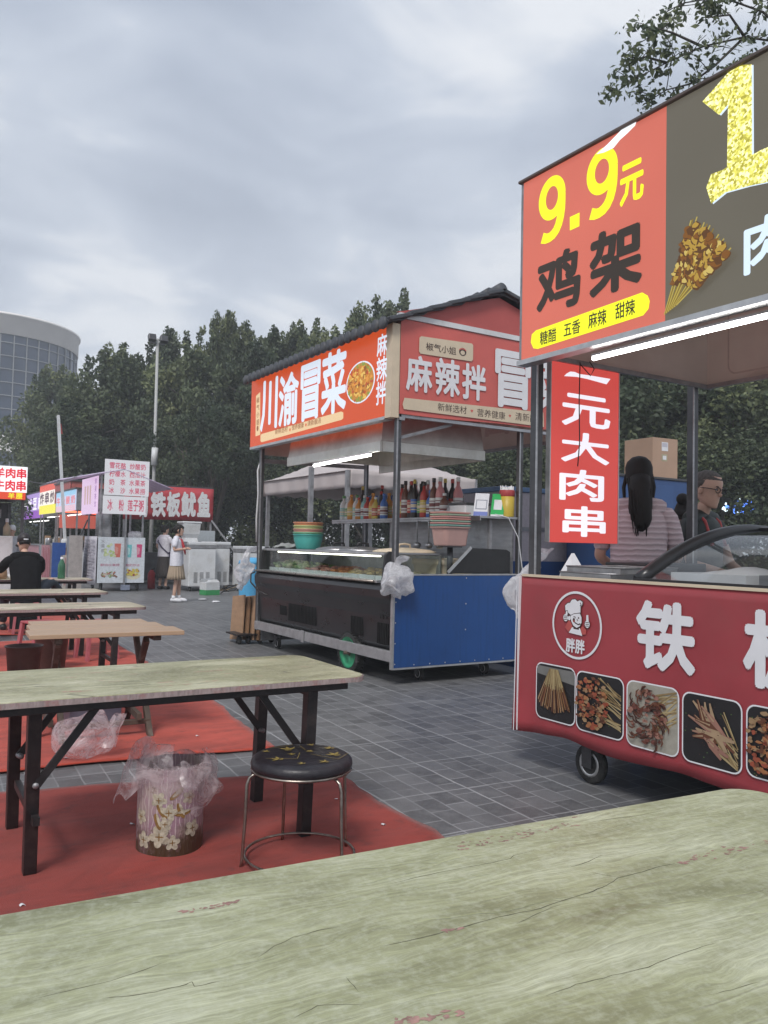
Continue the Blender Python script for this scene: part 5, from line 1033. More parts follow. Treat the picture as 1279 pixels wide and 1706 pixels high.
for i in range(36): g.poly(oval(*q(random.uniform(.64,.88), random.uniform(.17,.29)), .035, .028, 8, .5, i), fy, shade('mango' if i % 4 else 'plum', (.62,.50,.08) if i % 4 else (.3,.05,.08)), L+.002+.0002*i)
for i, ch in enumerate('水果茶'): g.text(ch, fy, (q(.07,0)[0], q(.15,0)[0], q(0,.86-.10*i)[1], q(0,.94-.10*i)[1]), shade('print grey', (.30,.30,.32)), .01, L)
g.text('鲜切水果捞', fy, (q(.07,0)[0], q(.47,0)[0], q(0,.36)[1], q(0,.42)[1]), shade('print rose', (.55,.22,.30)), .02, L); g.text('酸奶炒冰', fy, (q(.60,0)[0], q(.90,0)[0], q(0,.36)[1], q(0,.42)[1]), shade('print rose', (.55,.22,.30)), .02, L)
g.build('drink_print', po)
g = G(O); fx = frame_x(xa+.016); g.surf(lambda u, v: (xa-.02-.02*math.sin(u*70)-.03*(1-v)*u, Yd+.01+side*u, dz0-.06+(H_+.07)*v), 90, 6, shade('pale side curtain', (.50,.48,.53))); cur = g.build('side_curtain', t, solid=.004)
g = G(O); lines_print(g, frame_x(xa-.055), (-(Yd+side-.08), -(Yd+.1), dz0+.05, dz1-.05), 14, shade('print mauve grey', (.33,.30,.36)), 4); g.build('side_print', cur)
post(t, O, P(208,900).x, Yd-.04, 0.05, P(208,700).z*.0+2.35, .035); 
for x, y in ((xa+.05,Yd+.05),(xb-.05,Yd+.1),(xa+.05,Yd+side),(xb-.05,Yd+side)): post(t, O, x, y, dz1, 2.9, .04)
g = G(O); g.box(P(203,900).x,P(217,900).x,Yd-.10,Yd-.01,.04,.16,'grey_plastic'); g.build('pole_foot', t)
mz = lambda y: P(210,y).z
k = E_('backlit pale menu vinyl', srgb(206,206,212), .66)
g = G(O); ym = Yd-.06; fm_ = frame_y(ym); A = at_y(175,765,ym).x, at_y(249,768,ym).x; z0, z1 = at_y(212,826,ym).z, at_y(212,767,ym).z; g.slab([(A[0],z0),(A[1],z0),(A[1],z1),(A[0],z1)], fm_, k, .02); mb = g.build('menu_board', t)
g = G(O); z2, z3 = at_y(212,857,ym).z, z0-.02; g.slab([(A[0]-.02,z2),(A[1]-.06,z2),(A[1]-.06,z3),(A[0]-.02,z3)], fm_, k, .02); mb2 = g.build('menu_board', t)
g = G(O); h_ = (z1-z0)/4.3; wA = A[1]-A[0]
for i, (a, b) in enumerate((('雪花酪','炒酸奶'),('柠檬水','西瓜汁'),('奶茶','水果茶'),('冰沙','水果捞'))):
    z = z1-h_*(i+1)-.02
    for s_, u0 in ((a,.10),(b,.55)):
        us = [0,1,2] if len(s_) == 3 else [0,2]
        for u, ch in zip(us, s_): g.text(ch, fm_, (A[0]+wA*(u0+.125*u), A[0]+wA*(u0+.125*u+.115), z, z+h_*.74), pk, .03, .023)
g.build('lettering', mb); g = G(O)
for s_, u0 in (('冰粉',.08),('莲子粥',.53)):
    us = [0,1,2] if len(s_) == 3 else [0,2]
    for u, ch in zip(us, s_): g.text(ch, fm_, (A[0]+wA*(u0+.125*u), A[0]+wA*(u0+.125*u+.115), z2+.08, z3-.08), pk, .03, .023)
g.build('lettering', mb2)
# lilac side sign facing the tables
yl0, yl1 = Yd+.02, at_x(137,840,xa-.02).y
g = G(O); fl = frame_x(xa-.02); zl0, zl1 = at_x(155,856,xa-.02).z, at_x(155,795,xa-.02).z
g.slab([(-yl1,zl0),(-yl0,zl0),(-yl0,zl1),(-yl1,zl1)], fl, E_('backlit lilac vinyl', srgb(226,196,228), .72), .02); ls = g.build('side_sign', t)
g = G(O)
for i in range(3): g.poly([(-yl1+.35+.30*i,zl0+.25),(-yl1+.48+.30*i,zl0+.25),(-yl1+.50+.30*i,zl1-.2),(-yl1+.33+.30*i,zl1-.2)], fl, E_('backlit milk tea print', srgb(206,170,160), .6), .022)
for i, ch in enumerate('鲜果茶饮'): g.text(ch, fl, (-yl0-.32,-yl0-.12,zl1-.2-.19*i,zl1-.05-.19*i), E_('backlit purple print', srgb(150,90,170), .6), .01, .022)
g.build('lettering', ls)
g = G(O); lil = M_('lilac corrugated awning', (.58,.48,.64), .4, .2, .15, 6); zr = 3.02
p0, p1, p2, p3 = at_z(104,792,zr-.2), at_z(300,790,zr-.2), at_z(270,768,zr), at_z(125,764,zr)
def awn(x0, x1, y0, y1, za_, zb_): g.surf(lambda u, v: (x0+(x1-x0)*u, y0+(y1-y0)*v, za_+(zb_-za_)*u+.02*abs(math.sin(v*16))), 10, 60, lil)
xm = (xa+xb)/2; awn(xa-.95, xm, Yd-.1, Yd+1.9, zr-.34, zr+.02); awn(xb+.65, xm, Yd-.1, Yd+1.9, zr-.42, zr+.02); g.build('awning', t, solid=.02)
for s in (-1, 1):
    for y in (Yd+.2, Yd+1.1): caster(t, (xa+.15 if s < 0 else xb-.12)-O[0], y-O[1], .11)
o = lathe_thing('water_urn', 'tall steel urn standing on the fruit tea stall', 'urn', (P(178,880).x,Yd+.35,dz1+.002), [('body', [(0,0),(.19,0),(.19,.62),(.17,.66),(0,.67)], 'steel'), ('lid', [(.19,.625),(.2,.63),(.2,.66),(.12,.70),(0,.71)], 'steel_dark')])
for i, (px, lab) in enumerate(((226,'first white food bag on the fruit tea stall counter'),(234,'second white food bag at the right end of the fruit tea counter'))): g = G((P(px,890).x,Yd+.3,dz1)); g.ell((P(px,890).x,Yd+.3,dz1+.07), (.12,.1,.09), 'bag_white', 12, 8, nz=.5); tag(g.build('food_bag'), lab, 'plastic bag', 'white bags on the tea stall')
for i, (px, c) in enumerate(((152,(.4,.35,.1)),(147,(.5,.5,.5)))): o = lathe_thing('syrup_bottle', ['yellow syrup bottle beside the urn on the tea stall','white syrup bottle beside the urn on the tea stall'][i], 'bottle', (P(px,880).x+.35,Yd+.5,dz1+.002), [('body', [(0,0),(.06,0),(.06,.2),(.02,.27),(.02,.3),(0,.3)], PL('syrup %d' % i, c))], 'syrup bottles')
# squid grill stall ---------------------------------------------------------
Ys = 23.2; P = lambda x, y, Y=Ys: at_y(x, y, Y)
x0, x1 = P(205,850).x, P(355,850).x; z0, z1 = P(300,868).z-.0, P(300,812).z; O = ((x0+x1)/2,Ys+.8,0)
t = thing('squid_stall', 'stall with long red banner in big white characters and dark interior', 'food stall', O)
g = G(O); g.surf(lambda u, v: (x0+(x1-x0)*u, Ys-.01*math.sin(u*12), z0+(z1-z0)*v+.02*math.sin(math.pi*u)*(1-v)), 20, 4, M_('red grill banner', (.45,.05,.06), .5, 0, .15, 2)); bn = g.build('banner', t, solid=.01)
g = G(O); ff = frame_y(Ys-.03); wh_ = shade('white brush lettering', (.66,.66,.66))
for ch, a, b in (('男',232,246),('铁',250,276),('板',277,300),('鱿',301,326),('鱼',328,350)): g.text(ch, ff, (P(a,840).x, P(b,840).x, P(b,862).z, P(b,820).z), wh_, .08, .002)
g.build('lettering', bn)
for x in (x0+.05, x1-.05): post(t, O, x, Ys+.05, 0, z1, .05); post(t, O, x, Ys+1.6, 0, z1, .05)
g = G(O); g.box(x0,x1,Ys+.02,Ys+1.7,z1+.001,z1+.05,'steel_dark'); g.build('roof', t)
g = G(O); g.box(x0+.1,x1-.4,Ys+.6,Ys+1.5,.1,.92,'steel_dark'); g.build('counter', t)
g = G(O); g.beam((x1-.05,Ys-.02,z0+.05),(x1+.75,Ys-.4,.75),.03,.05,'steel_dull'); g.build('strut', t)
# a sheeted dark back wall of the row, so the stalls do not stand in the open
# freezers and boxes ---------------------------------------------------------
def freezer(label, x0, x1, y0, y1, h, group='white freezers behind the girl', open_lid=False, grey=True):
    t = thing('chest_freezer', label, 'freezer', ((x0+x1)/2,(y0+y1)/2,0), group=group); O = ((x0+x1)/2,(y0+y1)/2,0)
    g = G(O); g.box(x0,x1,y0,y1,.12,h-.14,'white_paint'); b = g.build('body', t, bev=.02)
    g = G(O); g.box(x0-.01,x1+.01,y0-.012,y1,h-.139,h-.05,'steel_dull'); g.build('grey_trim', t, bev=.01)
    g = G(O); g.box(x0-.015,x1+.015,y0-.018,y1,h-.049,h+.03,'white_paint'); g.build('lid', t, bev=.015)
    for k in range(3):
        g = G(O)
        for j in range(10): g.box(x0+.14+.16*k,x0+.14+.16*k+.10,y0-.003,y0+.004,.22+.028*j,.232+.028*j,'steel_dark')
        g.build('vent_slots', b)
    for x in (x0+.08, x1-.08): caster(t, x-O[0], y0+.1-O[1], .055)
    return t
P = lambda x, y, Y=20.2: at_y(x, y, Y)
h1 = P(335,905).z
freezer('white chest freezer with white tub on top, directly behind the girl', P(314,950).x, P(359,950).x, 20.2, 21.2, h1)
ft = thing('ice_tub', 'white plastic tub standing on the freezer behind the girl', 'tub', (P(322,890).x,20.5,h1+.032)); g = G(); g.loft([((0,0,0),.27,.25,R(45)),((0,0,.10),.24,.22,R(45)),((.0,0,.2),.30,.28,R(45)),((0,0,.47),.34,.31,R(45))], 'white_paint', 4, False); g.build('body', ft); g = G(); g.box(-.27,.25,-.24,.24,.471,.52,'white_paint'); g.build('lid', ft, bev=.02)
freezer('white freezer with black handle, second from the girl', P(363,940).x, P(392,940).x, 20.6, 21.5, P(380,905).z)
freezer('white freezer with dark lid edge, nearest the tiled cart', P(391,940).x+.06, P(438,940).x, 19.8, 20.5, P(410,912,19.8).z)
g = G((P(370,890).x,21.6,0)); g.box(P(347,890).x,P(393,890).x,21.75,21.80,P(370,908,21.8).z,P(370,885,21.8).z,shade('pale grey lid', (.36,.39,.41))); tag(g.build('freezer_lid', bev=.01), 'grey open freezer lid standing up behind the freezers', 'freezer lid')
t = thing('carton', 'white and green drinks carton on the ground by the freezer', 'carton', (P(349,985,18.9).x,18.9,0), R(12)); g = G(); g.box(-.19,.19,-.15,.15,.0,.12,shade('carton green', (.04,.28,.09))); g.box(-.189,.189,-.149,.149,.1205,.30,'white_paint'); g.build('box_body', t, bev=.004); g = G(); g.add([(-.19,-.15,.30),(.19,-.15,.30),(.14,-.10,.37),(-.12,-.1,.36)], [(0,1,2,3)], 'white_paint'); g.add([(-.19,.15,.30),(.19,.15,.30),(.16,.12,.40),(-.16,.12,.38)], [(3,2,1,0)], 'white_paint'); g.build('flap', t, solid=.006)
rd = random.Random(6)
for i in range(5):
    q = P(362+8*i,985,19.0); pts = [(q.x+.25*math.sin(j*1.3+i)+.07*j, q.y+.3*math.cos(j*.9+2*i), .012+.22*abs(math.sin(j*.7+i))) for j in range(8)]; g = G((q.x,q.y,0)); g.tube(pts, .011, 'black_plastic' if i != 2 else shade('cable tan', (.25,.18,.10)), 6); tag(g.build('power_cable'), ['leftmost looping black cable beside the drinks carton','second looping black cable beside the drinks carton','tan cable looping beneath the freezers','black cable looping by the middle freezer','black cable looping nearest the blue bin'][i], 'cable', 'cables on the ground by the freezers')
t = thing('blue_bin', 'light blue plastic bin bag holder by the tiled cart', 'bin', (7.05,16.9,0)); g = G(); g.loft([((0,0,0),.20,.18),((0,0,.05),.21,.19),((.02,0,.6),.24,.22),((.03,0,.80),.25,.23),((.05,0,.86),.20,.19)], 'blue_plastic', 20); g.build('body', t); g = G(); g.loft([((.03,0,.80),.27,.25),((.04,0,.88),.26,.24),((.06,0,.95),.12,.11)], 'blue_plastic', 20); g.build('lid', t)
for i, (px, py) in enumerate(((338,1000),(359,1004))): q = at_z(px,py); g = G((q.x,q.y,.0)); g.ell((q.x,q.y,.018), (.09,.07,.02), 'paper', 9, 6, nz=.7); tag(g.build('tissue'), ['crumpled tissue on the paving beside the girl','second crumpled tissue on the paving, nearer the blue bin'][i], 'tissue', 'crumpled tissues on the paving')
t = thing('fire_extinguisher', 'red extinguisher on the ground beside the vendor in the dark skirt', 'extinguisher', (P(252,970,21.6).x,21.6,0)); g = G(); g.lathe([(0,0),(.10,0),(.10,.40),(.05,.48),(.03,.50),(0,.5)], (0,0,0), shade('extinguisher red', (.42,.02,.03)), 18, cap=False); g.build('cylinder', t); g = G(); g.beam((-.02,0,.5),(.09,0,.54),.03,.03,'black_plastic'); g.build('handle', t)
# stalls on down the row ------------------------------------------------------
def stall(label, px0, px1, py0, py1, Y, sign, front, cnt_col, sgn_end=None, depth=2., tube=True, fx_col=None, words=None, wcol=None, band=None):
    """a cart like the near ones: lit sign towards the tables (left face), end panel towards us, posts, counter, lamp"""
    X = at_y(px0, (py0+py1)/2, Y+depth).x; Xr = at_y(px1, (py0+py1)/2, Y).x; xl = at_y(px0, 830, Y+depth).x
    O = (xl+.7,Y+depth/2,0); t = thing('market_stall', label, 'food stall', O, group='lit stalls down the row')
    zc = [at_y(px1, py, Y).z for py in (py1, py0)]; z0, z1 = zc
    g = G(O); fr = frame_x(xl); g.slab([(-(Y+depth),z0),(-Y,z0),(-Y,z1),(-(Y+depth),z1)], fr, sign, .02); s_ = g.build('side_sign', t)
    g = G(O); h = z1-z0
    if band: g.poly([(-(Y+depth),z0),(-Y,z0),(-Y,z0+h*.3),(-(Y+depth),z0+h*.3)], fr, band[0], .022)
    if band and len(band) > 1: g.poly([(-(Y+depth),z1-h*.22),(-Y,z1-h*.22),(-Y,z1),(-(Y+depth),z1)], fr, band[1], .022)
    if words:
        n_ = len(words); 
        for i, ch in enumerate(words): g.text(ch, fr, (-(Y+depth)+depth*(i+.12)/n_, -(Y+depth)+depth*(i+.9)/n_, z0+h*(.34 if band else .2), z1-h*(.25 if band and len(band) > 1 else .18)), wcol, .05, .024)
    if words or band: g.build('lettering', s_)
    w_ = 1.6
    g = G(O); g.box(xl+.02,xl+w_,Y,Y+.04,z0,z1,sgn_end or 'white_paint'); g.build('end_sign', t)
    for x in (xl+.04, xl+w_-.04):
        for y in (Y+.04, Y+depth-.04): post(t, O, x, y, .12, z0, .045)
    g = G(O); g.box(xl-.05,xl+w_+.05,Y-.05,Y+depth+.05,z1+.001,z1+.05,'steel_dark'); g.build('roof', t)
    g = G(O); g.box(xl+.05,xl+w_-.05,Y+.1,Y+depth-.1,.14,.98,cnt_col); g.build('counter', t, bev=.01)
    g = G(O); g.box(xl,xl+w_,Y+.06,Y+depth-.06,.981,1.02,'steel'); g.build('worktop', t)
    if tube: g = G(O); g.tube([(xl+.25,Y+.15,z0-.10),(xl+.25,Y+depth-.2,z0-.10)], .014, 'tube_far', 8); g.build('light_tube', t)
    for x in (xl+.2, xl+w_-.2): caster(t, x-O[0], Y+.2-O[1], .07)
    return t, xl, z0, z1
Epu = E_('backlit violet vinyl', srgb(176,150,214), .72); Eor = E_('backlit cream white vinyl', srgb(244,236,226), .75); Eye = E_('backlit lemon vinyl', srgb(240,230,60), .75); Erd = E_('backlit tomato vinyl', srgb(226,84,60), .7); Ebl = E_('backlit pale blue vinyl', srgb(190,206,232), .72); Epk = E_('backlit rose print', srgb(222,120,130), .7); Ewh = E_('backlit white print', srgb(248,244,250), .8)
stall('stall with pale blue and pink lit sign, next past the fruit tea stall', 95,128,815,850, 24.5, Ebl, None, 'white_paint', 'steel_dull', 3., words='牛奶酸奶', wcol=Epk, band=(E_('backlit pale pink vinyl', srgb(226,190,206), .7), E_('backlit sky vinyl', srgb(150,200,232), .7)))
stall('stall with white lit sign over a lemon yellow band', 67,89,800,853, 29., Eor, None, 'blue_sheet', M_('red end sheet', (.42,.09,.07), .5, 0, .2, 3), 4.2, words='炸串炒饭', wcol=E_('backlit brown black print', srgb(80,40,60), .6), band=(Eye, Erd))
stall('farthest stall with violet lit sign', 40,58,818,862, 34., Epu, None, M_('pink counter', (.45,.22,.24), .5, 0, .2, 5), 'steel_dull', 5., words='铁板豆腐', wcol=Ewh, band=(E_('backlit deep violet vinyl', srgb(150,90,190), .7),))
# small clutter on those counters
rd = random.Random(31)
for i in range(16):
    Y = rd.choice((24.9,25.6,26.4,29.6,30.5,31.5,32.3)); px = rd.uniform(92,128) if Y < 28 else rd.uniform(66,92); X = at_y(px, 900, Y).x+.2
    nm = ['pot','jar','box','tin'][i % 4]; m = [('steel','steel pot'),('glass','glass jar'),('cardboard','brown box'),('white_paint','white tin')][i % 4]
    ordl = ordn[i//4]; h = rd.uniform(.15,.35); r = rd.uniform(.09,.16)
    if nm == 'box': g = G((X,Y,1.022)); g.box(X-r,X+r,Y-r,Y+r,1.022,1.022+h,m[0])
    else: g = G((X,Y,1.022)); g.lathe([(0,1.022),(r,1.022),(r,1.02+h*.8),(r*.8,1.02+h),(0,1.02+h)], (X,Y,0), m[0], 14, cap=False)
    tag(g.build('counter_'+nm, bev=.006 if nm == 'box' else 0), '%s on the far counters, %s of its kind from the tea stall' % (m[1], ordl), nm, 'pots and boxes on the far counters')
for i, (px, py0, py1, Y, c, lab) in enumerate(((80,908,944,22.6,(.50,.27,.30),'pink papered counter panel standing beside the seated man'),(98,904,945,22.3,(.03,.10,.36),'blue sheet panel leaning between the pink panel and the tea stall'),(116,925,958,21.6,(.52,.47,.43),'pale poster panel standing just left of the tea stall'),(126,892,960,21.3,(.42,.38,.36),'narrow grey menu panel closest to the tea stall'))):
    a = at_y(px-11, (py0+py1)/2, Y).x; b = at_y(px+11, (py0+py1)/2, Y).x; z0, z1 = max(.0, at_y(px,py1,Y).z), at_y(px,py0,Y).z; g = G(((a+b)/2,Y,0)); fr = frame_y(Y)
    g.box(a,b,Y,Y+.05,.0,z1,M_('panel %d' % i, c, .5, 0, .25, 6)); 
    g.box(a,b,Y+.051,Y+.35,.0,z1*.98,'steel_dull')
    if i in (0, 2):
        for j in range(7): g.poly([(a+(b-a)*(.1+.12*j),.1),(a+(b-a)*(.16+.12*j),.1),(a+(b-a)*(.18+.12*j),z1-.08-.1*(j % 3)),(a+(b-a)*(.12+.12*j),z1-.05)], fr, shade('print rose dark', (.40,.13,.16)), .003)
    tag(g.build('upright_board'), lab, 'board', 'low panels left of the tea stall')
g = G((P(138,875,21.4).x,21.4,0)); a_ = at_y(130,900,21.4); b_ = at_y(146,866,21.4); g.beam((a_.x,21.4,a_.z),(b_.x,21.4,b_.z),.10,.02,'black_plastic'); g.beam((a_.x+.05,21.45,a_.z),(a_.x+.05,21.45,0),.03,.03,'steel_dark'); tag(g.build('tilted_screen'), 'dark tilted panel on a stand left of the steel urn', 'screen')
# red glowing stall behind
stall('stall with red glowing strip under its roof, behind the tea stall', 92,140,803,836, 27., M_('faded red sign', (.45,.10,.09), .5, 0, .25, 3), None, 'white_paint', M_('faded red white end', (.45,.12,.10), .5, 0, .3, 5), 2.6, tube=False)
g = G((at_y(120,855,26.9).x,26.9,2.)); a_, b_ = at_y(100,851,26.9), at_y(168,856,26.9); g.tube([a_, b_], .03, E_('red neon strip', (1.,.12,.06), 3.), 8); g.box(a_.x,b_.x,26.95,27.0,at_y(120,880,27.).z,at_y(120,858,27.).z,E_('red lit valance', srgb(206,104,90), .55)); tag(g.build('neon_strip'), 'red neon strip above an orange valance among the far stalls', 'neon')
# the kebab stall at the picture's left edge
Yk = 16.4; P = lambda x, y, Y=Yk: at_y(x, y, Y); x1 = P(45,800).x; x0 = x1-2.4; O = (x1-1.2,Yk+.8,0); z0, zm, z1 = P(20,832).z, P(20,820).z, P(20,777).z
t = thing('kebab_stall', 'stall with white lit sign in red characters at the picture edge', 'food stall', O)
fk = frame_y(Yk); g = G(O); g.slab([(x0,zm),(x1,zm),(x1,z1),(x0,z1)], fk, E_('backlit bright white vinyl', srgb(244,246,250), .85), .03); sp = g.build('sign_panel', t); g = G(O); g.slab([(x0,z0),(x1-.02,z0),(x1-.02,zm-.001),(x0,zm-.001)], fk, Erd, .03); sp2 = g.build('sign_panel', t)
g = G(O); rk = E_('backlit crimson lettering', srgb(228,40,60), .75)
for r_, (s_, ya_, yb_) in enumerate((('羊肉串',797,780),('牛肉串',818,800))):
    for i, ch in enumerate(s_): g.text(ch, fk, (P(-9+18.2*i,790).x, P(7.5+18*i,790).x, P(20,ya_).z, P(20,yb_).z), rk, .05, .034)
g.build('lettering', sp); g = G(O)
for i, ch in enumerate('羊腰'): g.text(ch, fk, (P(13+13*i,826).x, P(24+13*i,826).x, P(20,831).z, P(20,821).z), Eye, .05, .034)
g.build('lettering', sp2)
for x in (x0+.05, x1-.05):
    for y in (Yk+.06, Yk+1.9): post(t, O, x, y, 0, z0, .05, 'steel_dark')
g = G(O); g.box(x0,x1,Yk+.04,Yk+2.,z0+.02,z1,'steel_dark'); g.build('roof_box', t); g = G(O); g.box(x0,P(27,905).x,Yk+.4,Yk+1.3,0,P(20,893,Yk+.4).z,'white_paint'); g.build('counter', t, bev=.02); g = G(O); g.box(x0,x1,Yk+1.96,Yk+2.,.2,z0,'steel_dark'); g.build('back_sheet', t)
ct = P(20,893,Yk+.4).z
g = G(O); g.box(P(7,860).x,P(24,860).x,Yk+1.9,Yk+1.955,P(10,863,Yk+1.9).z,P(10,849,Yk+1.9).z,'steel'); g.build('vent_grille', t)
o = lathe_thing('oil_bottle', 'pale bottle with white cap on the kebab stall counter', 'bottle', (P(11,890,Yk+.6).x,Yk+.6,ct+.002), [('body', [(0,0),(.065,0),(.065,.16),(.025,.24),(.025,.27),(0,.27)], PL('oil bottle', (.45,.36,.24))), ('cap', [(.03,.26),(.03,.33),(0,.335)], 'white')])
g = G((P(60,812,18.5).x,18.5,2.6)); pts = []
for i in range(15): q = at_y(45+92*i/14, 801-11*i/14, 17+3.4*i/14); pts.append((q.x, q.y, q.z-.12*math.sin(math.pi*i/14)))
g.tube(pts, .010, 'steel_dull', 5); tag(g.build('overhead_wire'), 'thin wire strung from the kebab stall to the tea stall awning', 'wire')
# white pop-up canopy behind the tiled cart -----------------------------------
Yt = 12.2; P = lambda x, y, Y=Yt: at_y(x, y, Y); x0, x1 = at_y(437,800,Yt+3.8).x, P(792,800).x; O = ((x0+x1)/2,Yt+1.8,0); zt = P(640,787).z
t = thing('pop_up_canopy', 'wide pale pop-up canopy with peaked top behind the tiled cart', 'canopy', O)
cv_ = M_('pale canopy cloth', (.46,.41,.40), .7, 0, .12, 1.5); k = cv_.node_tree; 
g = G(O); xc, yc = (x0+x1)/2+.35, Yt+1.9; yb_ = Yt+3.8
def roofq(u, v):
    x = x0+(x1-x0)*u; y = Yt+(yb_-Yt)*v; d = max(abs(2*u-1.), abs(2*v-1)); return (x, y, zt+.85*(1-d)**1.25-.06*math.sin(math.pi*u)*(1 if v < .01 else 0))
g.surf(roofq, 32, 24, cv_); g.build('top', t, solid=.01)
for y in (Yt, yb_):
    g = G(O); g.surf(lambda u, v: (x0+(x1-x0)*u, y+.02*math.sin(u*40)*(1-v), zt-.30*(1-v)*(1+.06*math.sin(u*50))+.0), 80, 4, cv_); g.build('valance', t, solid=.006)
for x in (x0+.04, x1-.04):
    g = G(O); g.surf(lambda u, v: (x+.02*math.sin(u*40)*(1-v), Yt+(yb_-Yt)*u, zt-.30*(1-v)), 60, 4, cv_); g.build('valance', t, solid=.006)
for px, y in ((517,Yt+.05),(578,Yt+.06),(688,Yt+.05),(790,Yt+.05)): post(t, O, at_y(px,850,y).x, y, 0, zt, .07, 'steel_dull')
for x in (x0+.1, x1-.1): post(t, O, x, yb_-.1, 0, zt, .07, 'steel_dull')
g = G(O); g.box(x0+.08,x1-.08,Yt+.02,Yt+.07,zt-.06,zt-.01,'steel_dull'); g.build('truss', t)
# lilac cabinet with blue top behind the carts
P = lambda x, y, Y=7.6: at_y(x, y, Y); a, b = P(838,880).x, P(905,880).x; t = thing('storage_cabinet', 'pale lilac cabinet with blue top edge between the two carts', 'cabinet', ((a+b)/2,8.0,0)); O = ((a+b)/2,8.,0); zc = P(870,812).z
g = G(O); g.box(a,b+.5,7.6,8.4,.1,zc-.06,shade('pale lilac sheet', (.46,.42,.45))); g.build('body', t, bev=.008); g = G(O); g.box(a-.03,b+.53,7.57,8.42,zc-.059,zc,shade('dusty blue edge', (.14,.24,.42))); g.build('top', t, bev=.01)
g = G(O); g.box(a+.02,b+.4,7.58,7.599,P(870,884).z,P(870,878).z,'steel_dull'); g.build('shelf_rail', t); g = G(O); g.box(a+.02,b+.4,7.585,7.599,.1,P(870,935).z,'blue_sheet'); g.build('door', t)
# blue cabinet with the carton on top behind the red cart
Yb = 6.6; P = lambda x, y, Y=Yb: at_y(x, y, Y); a, b = P(1026,850).x, P(1150,850).x; zc = P(1100,795).z; O = ((a+b)/2,Yb+.4,0)
t = thing('blue_cabinet', 'tall blue cabinet behind the woman in stripes', 'cabinet', O); g = G(O); g.box(a,b,Yb,Yb+.8,.08,zc-.03,M_('faded blue cabinet sheet', (.03,.075,.20), .45, 0, .15, 2)); g.build('body', t, bev=.006); g = G(O); g.box(a-.015,b+.015,Yb-.015,Yb+.8,zc-.029,zc,'steel_dark'); g.build('top', t, bev=.004); g = G(O); g.box(a+.02,a+1.,Yb-.012,Yb-.001,.2,zc-.1,M_('faded blue door sheet', (.035,.085,.22), .45, 0, .15, 2)); dr = g.build('door', t, bev=.003); g = G(O); g.box(a+.9,a+.93,Yb-.04,Yb-.013,1.1,1.3,'steel'); g.build('handle', dr)
cbx = at_y(1088,793,Yb+.12); t = thing('cardboard_box', 'large brown carton with shipping label on the blue cabinet', 'box', (cbx.x,Yb+.13,zc+.001), R(0)); hb = at_y(1088,728,Yb+.12).z-zc
g = G(); q = [(0,0),(.43,-.03),(.47,.44),(.035,.48)]; g.add([(x,y,0) for x, y in q]+[(x,y,hb) for x, y in q], [(0,1,5,4),(1,2,6,5),(2,3,7,6),(3,0,4,7),(4,5,6,7),(3,2,1,0)], M_('light brown carton', (.42,.28,.20), .8, 0, .1, 3)); g.build('box_body', t, bev=.004)
d = Vector((.43,-.03,0)).normalized(); fr = (Vector((0,0,0)), d, Vector((0,0,1))); g = G(); g.poly([(.15,hb-.16),(.26,hb-.16),(.26,hb-.05),(.15,hb-.05)], fr, 'white', .002)
for i in range(7): g.poly([(.16+.013*i,hb-.11),(.167+.013*i,hb-.11),(.167+.013*i,hb-.06),(.16+.013*i,hb-.06)], fr, shade('label grey', (.35,.33,.42)), .003)
g.poly([(.15,hb-.29),(.25,hb-.29),(.25,hb-.2),(.15,hb-.2)], fr, shade('label buff', (.40,.36,.24)), .002); g.poly([(.17,hb-.27),(.23,hb-.27),(.23,hb-.22),(.17,hb-.22)], fr, 'white', .003); g.build('shipping_label', t)
# chair back beside the man
# blue led board far behind on the right
P = lambda x, y, Y=14.: at_y(x, y, Y); a, b = P(1203,840).x, P(1310,840).x; t = thing('led_board', 'glowing blue lit board in the dark far behind the red cart', 'sign', ((a+b)/2,14.,0)); O = ((a+b)/2,14.,0); g = G(O); g.box(a,b,14.,14.08,P(1240,858).z,P(1240,831).z,'black_plastic'); bd = g.build('board', t); g = G(O); lb = E_('blue led light', (.10,.25,1.), 2.2); lw = E_('white blue led light', (.75,.9,1.), 1.6); rd = random.Random(4); fr = frame_y(13.998)
for i in range(34): u, v = rd.random(), rd.random(); x, z = a+(b-a)*u, P(1240,856).z+(P(1240,833).z-P(1240,856).z)*v; g.poly(oval(x,z,rd.uniform(.03,.10),rd.uniform(.02,.06),7,.5,i), fr, lb if i % 4 else lw, .004+.0003*i)
g.build('lit_pattern', bd)
for x in (a+.1, b-.1): post(t, O, x, 14.04, 0, P(1240,858).z, .06, 'steel_dark')
# pole lamp and barrier arm ---------------------------------------------------
Yp = 30.; b0 = at_y(256.5,790,Yp); b1 = at_y(262.5,566,Yp); t = thing('flood_light_pole', 'thin white pole with twin floodlights standing before the trees', 'light pole', (b0.x,Yp,0)); O = (b0.x,Yp,0)
g = G(O); g.tube([(b0.x-.06,Yp,0),(b0.x,Yp,b0.z),(b1.x,Yp,b1.z)], [.085,.065,.05], shade('pale pole paint', (.42,.42,.41)), 10); g.build('pole', t)
for s, c in ((-1, 0), (1, 1)):
    g = G(O); g.box(b1.x+s*.22-.14,b1.x+s*.22+.14,Yp-.14,Yp+.04,b1.z-.10,b1.z+.16,'steel_dark',Matrix.Rotation(R(-25),3,'X')); g.build('lamp_head', t, bev=.02)
g = G(O); g.box(b1.x-.28,b1.x+.28,Yp-.03,Yp+.03,b1.z-.17,b1.z-.12,'steel_dark'); g.build('crossarm', t); q = at_y(256,760,Yp); g = G(O); g.tube([(q.x-.02,Yp-.14,q.z-.35),(q.x,Yp-.14,q.z+.3)], .12, 'white_paint', 10); g.build('cable_box', t)
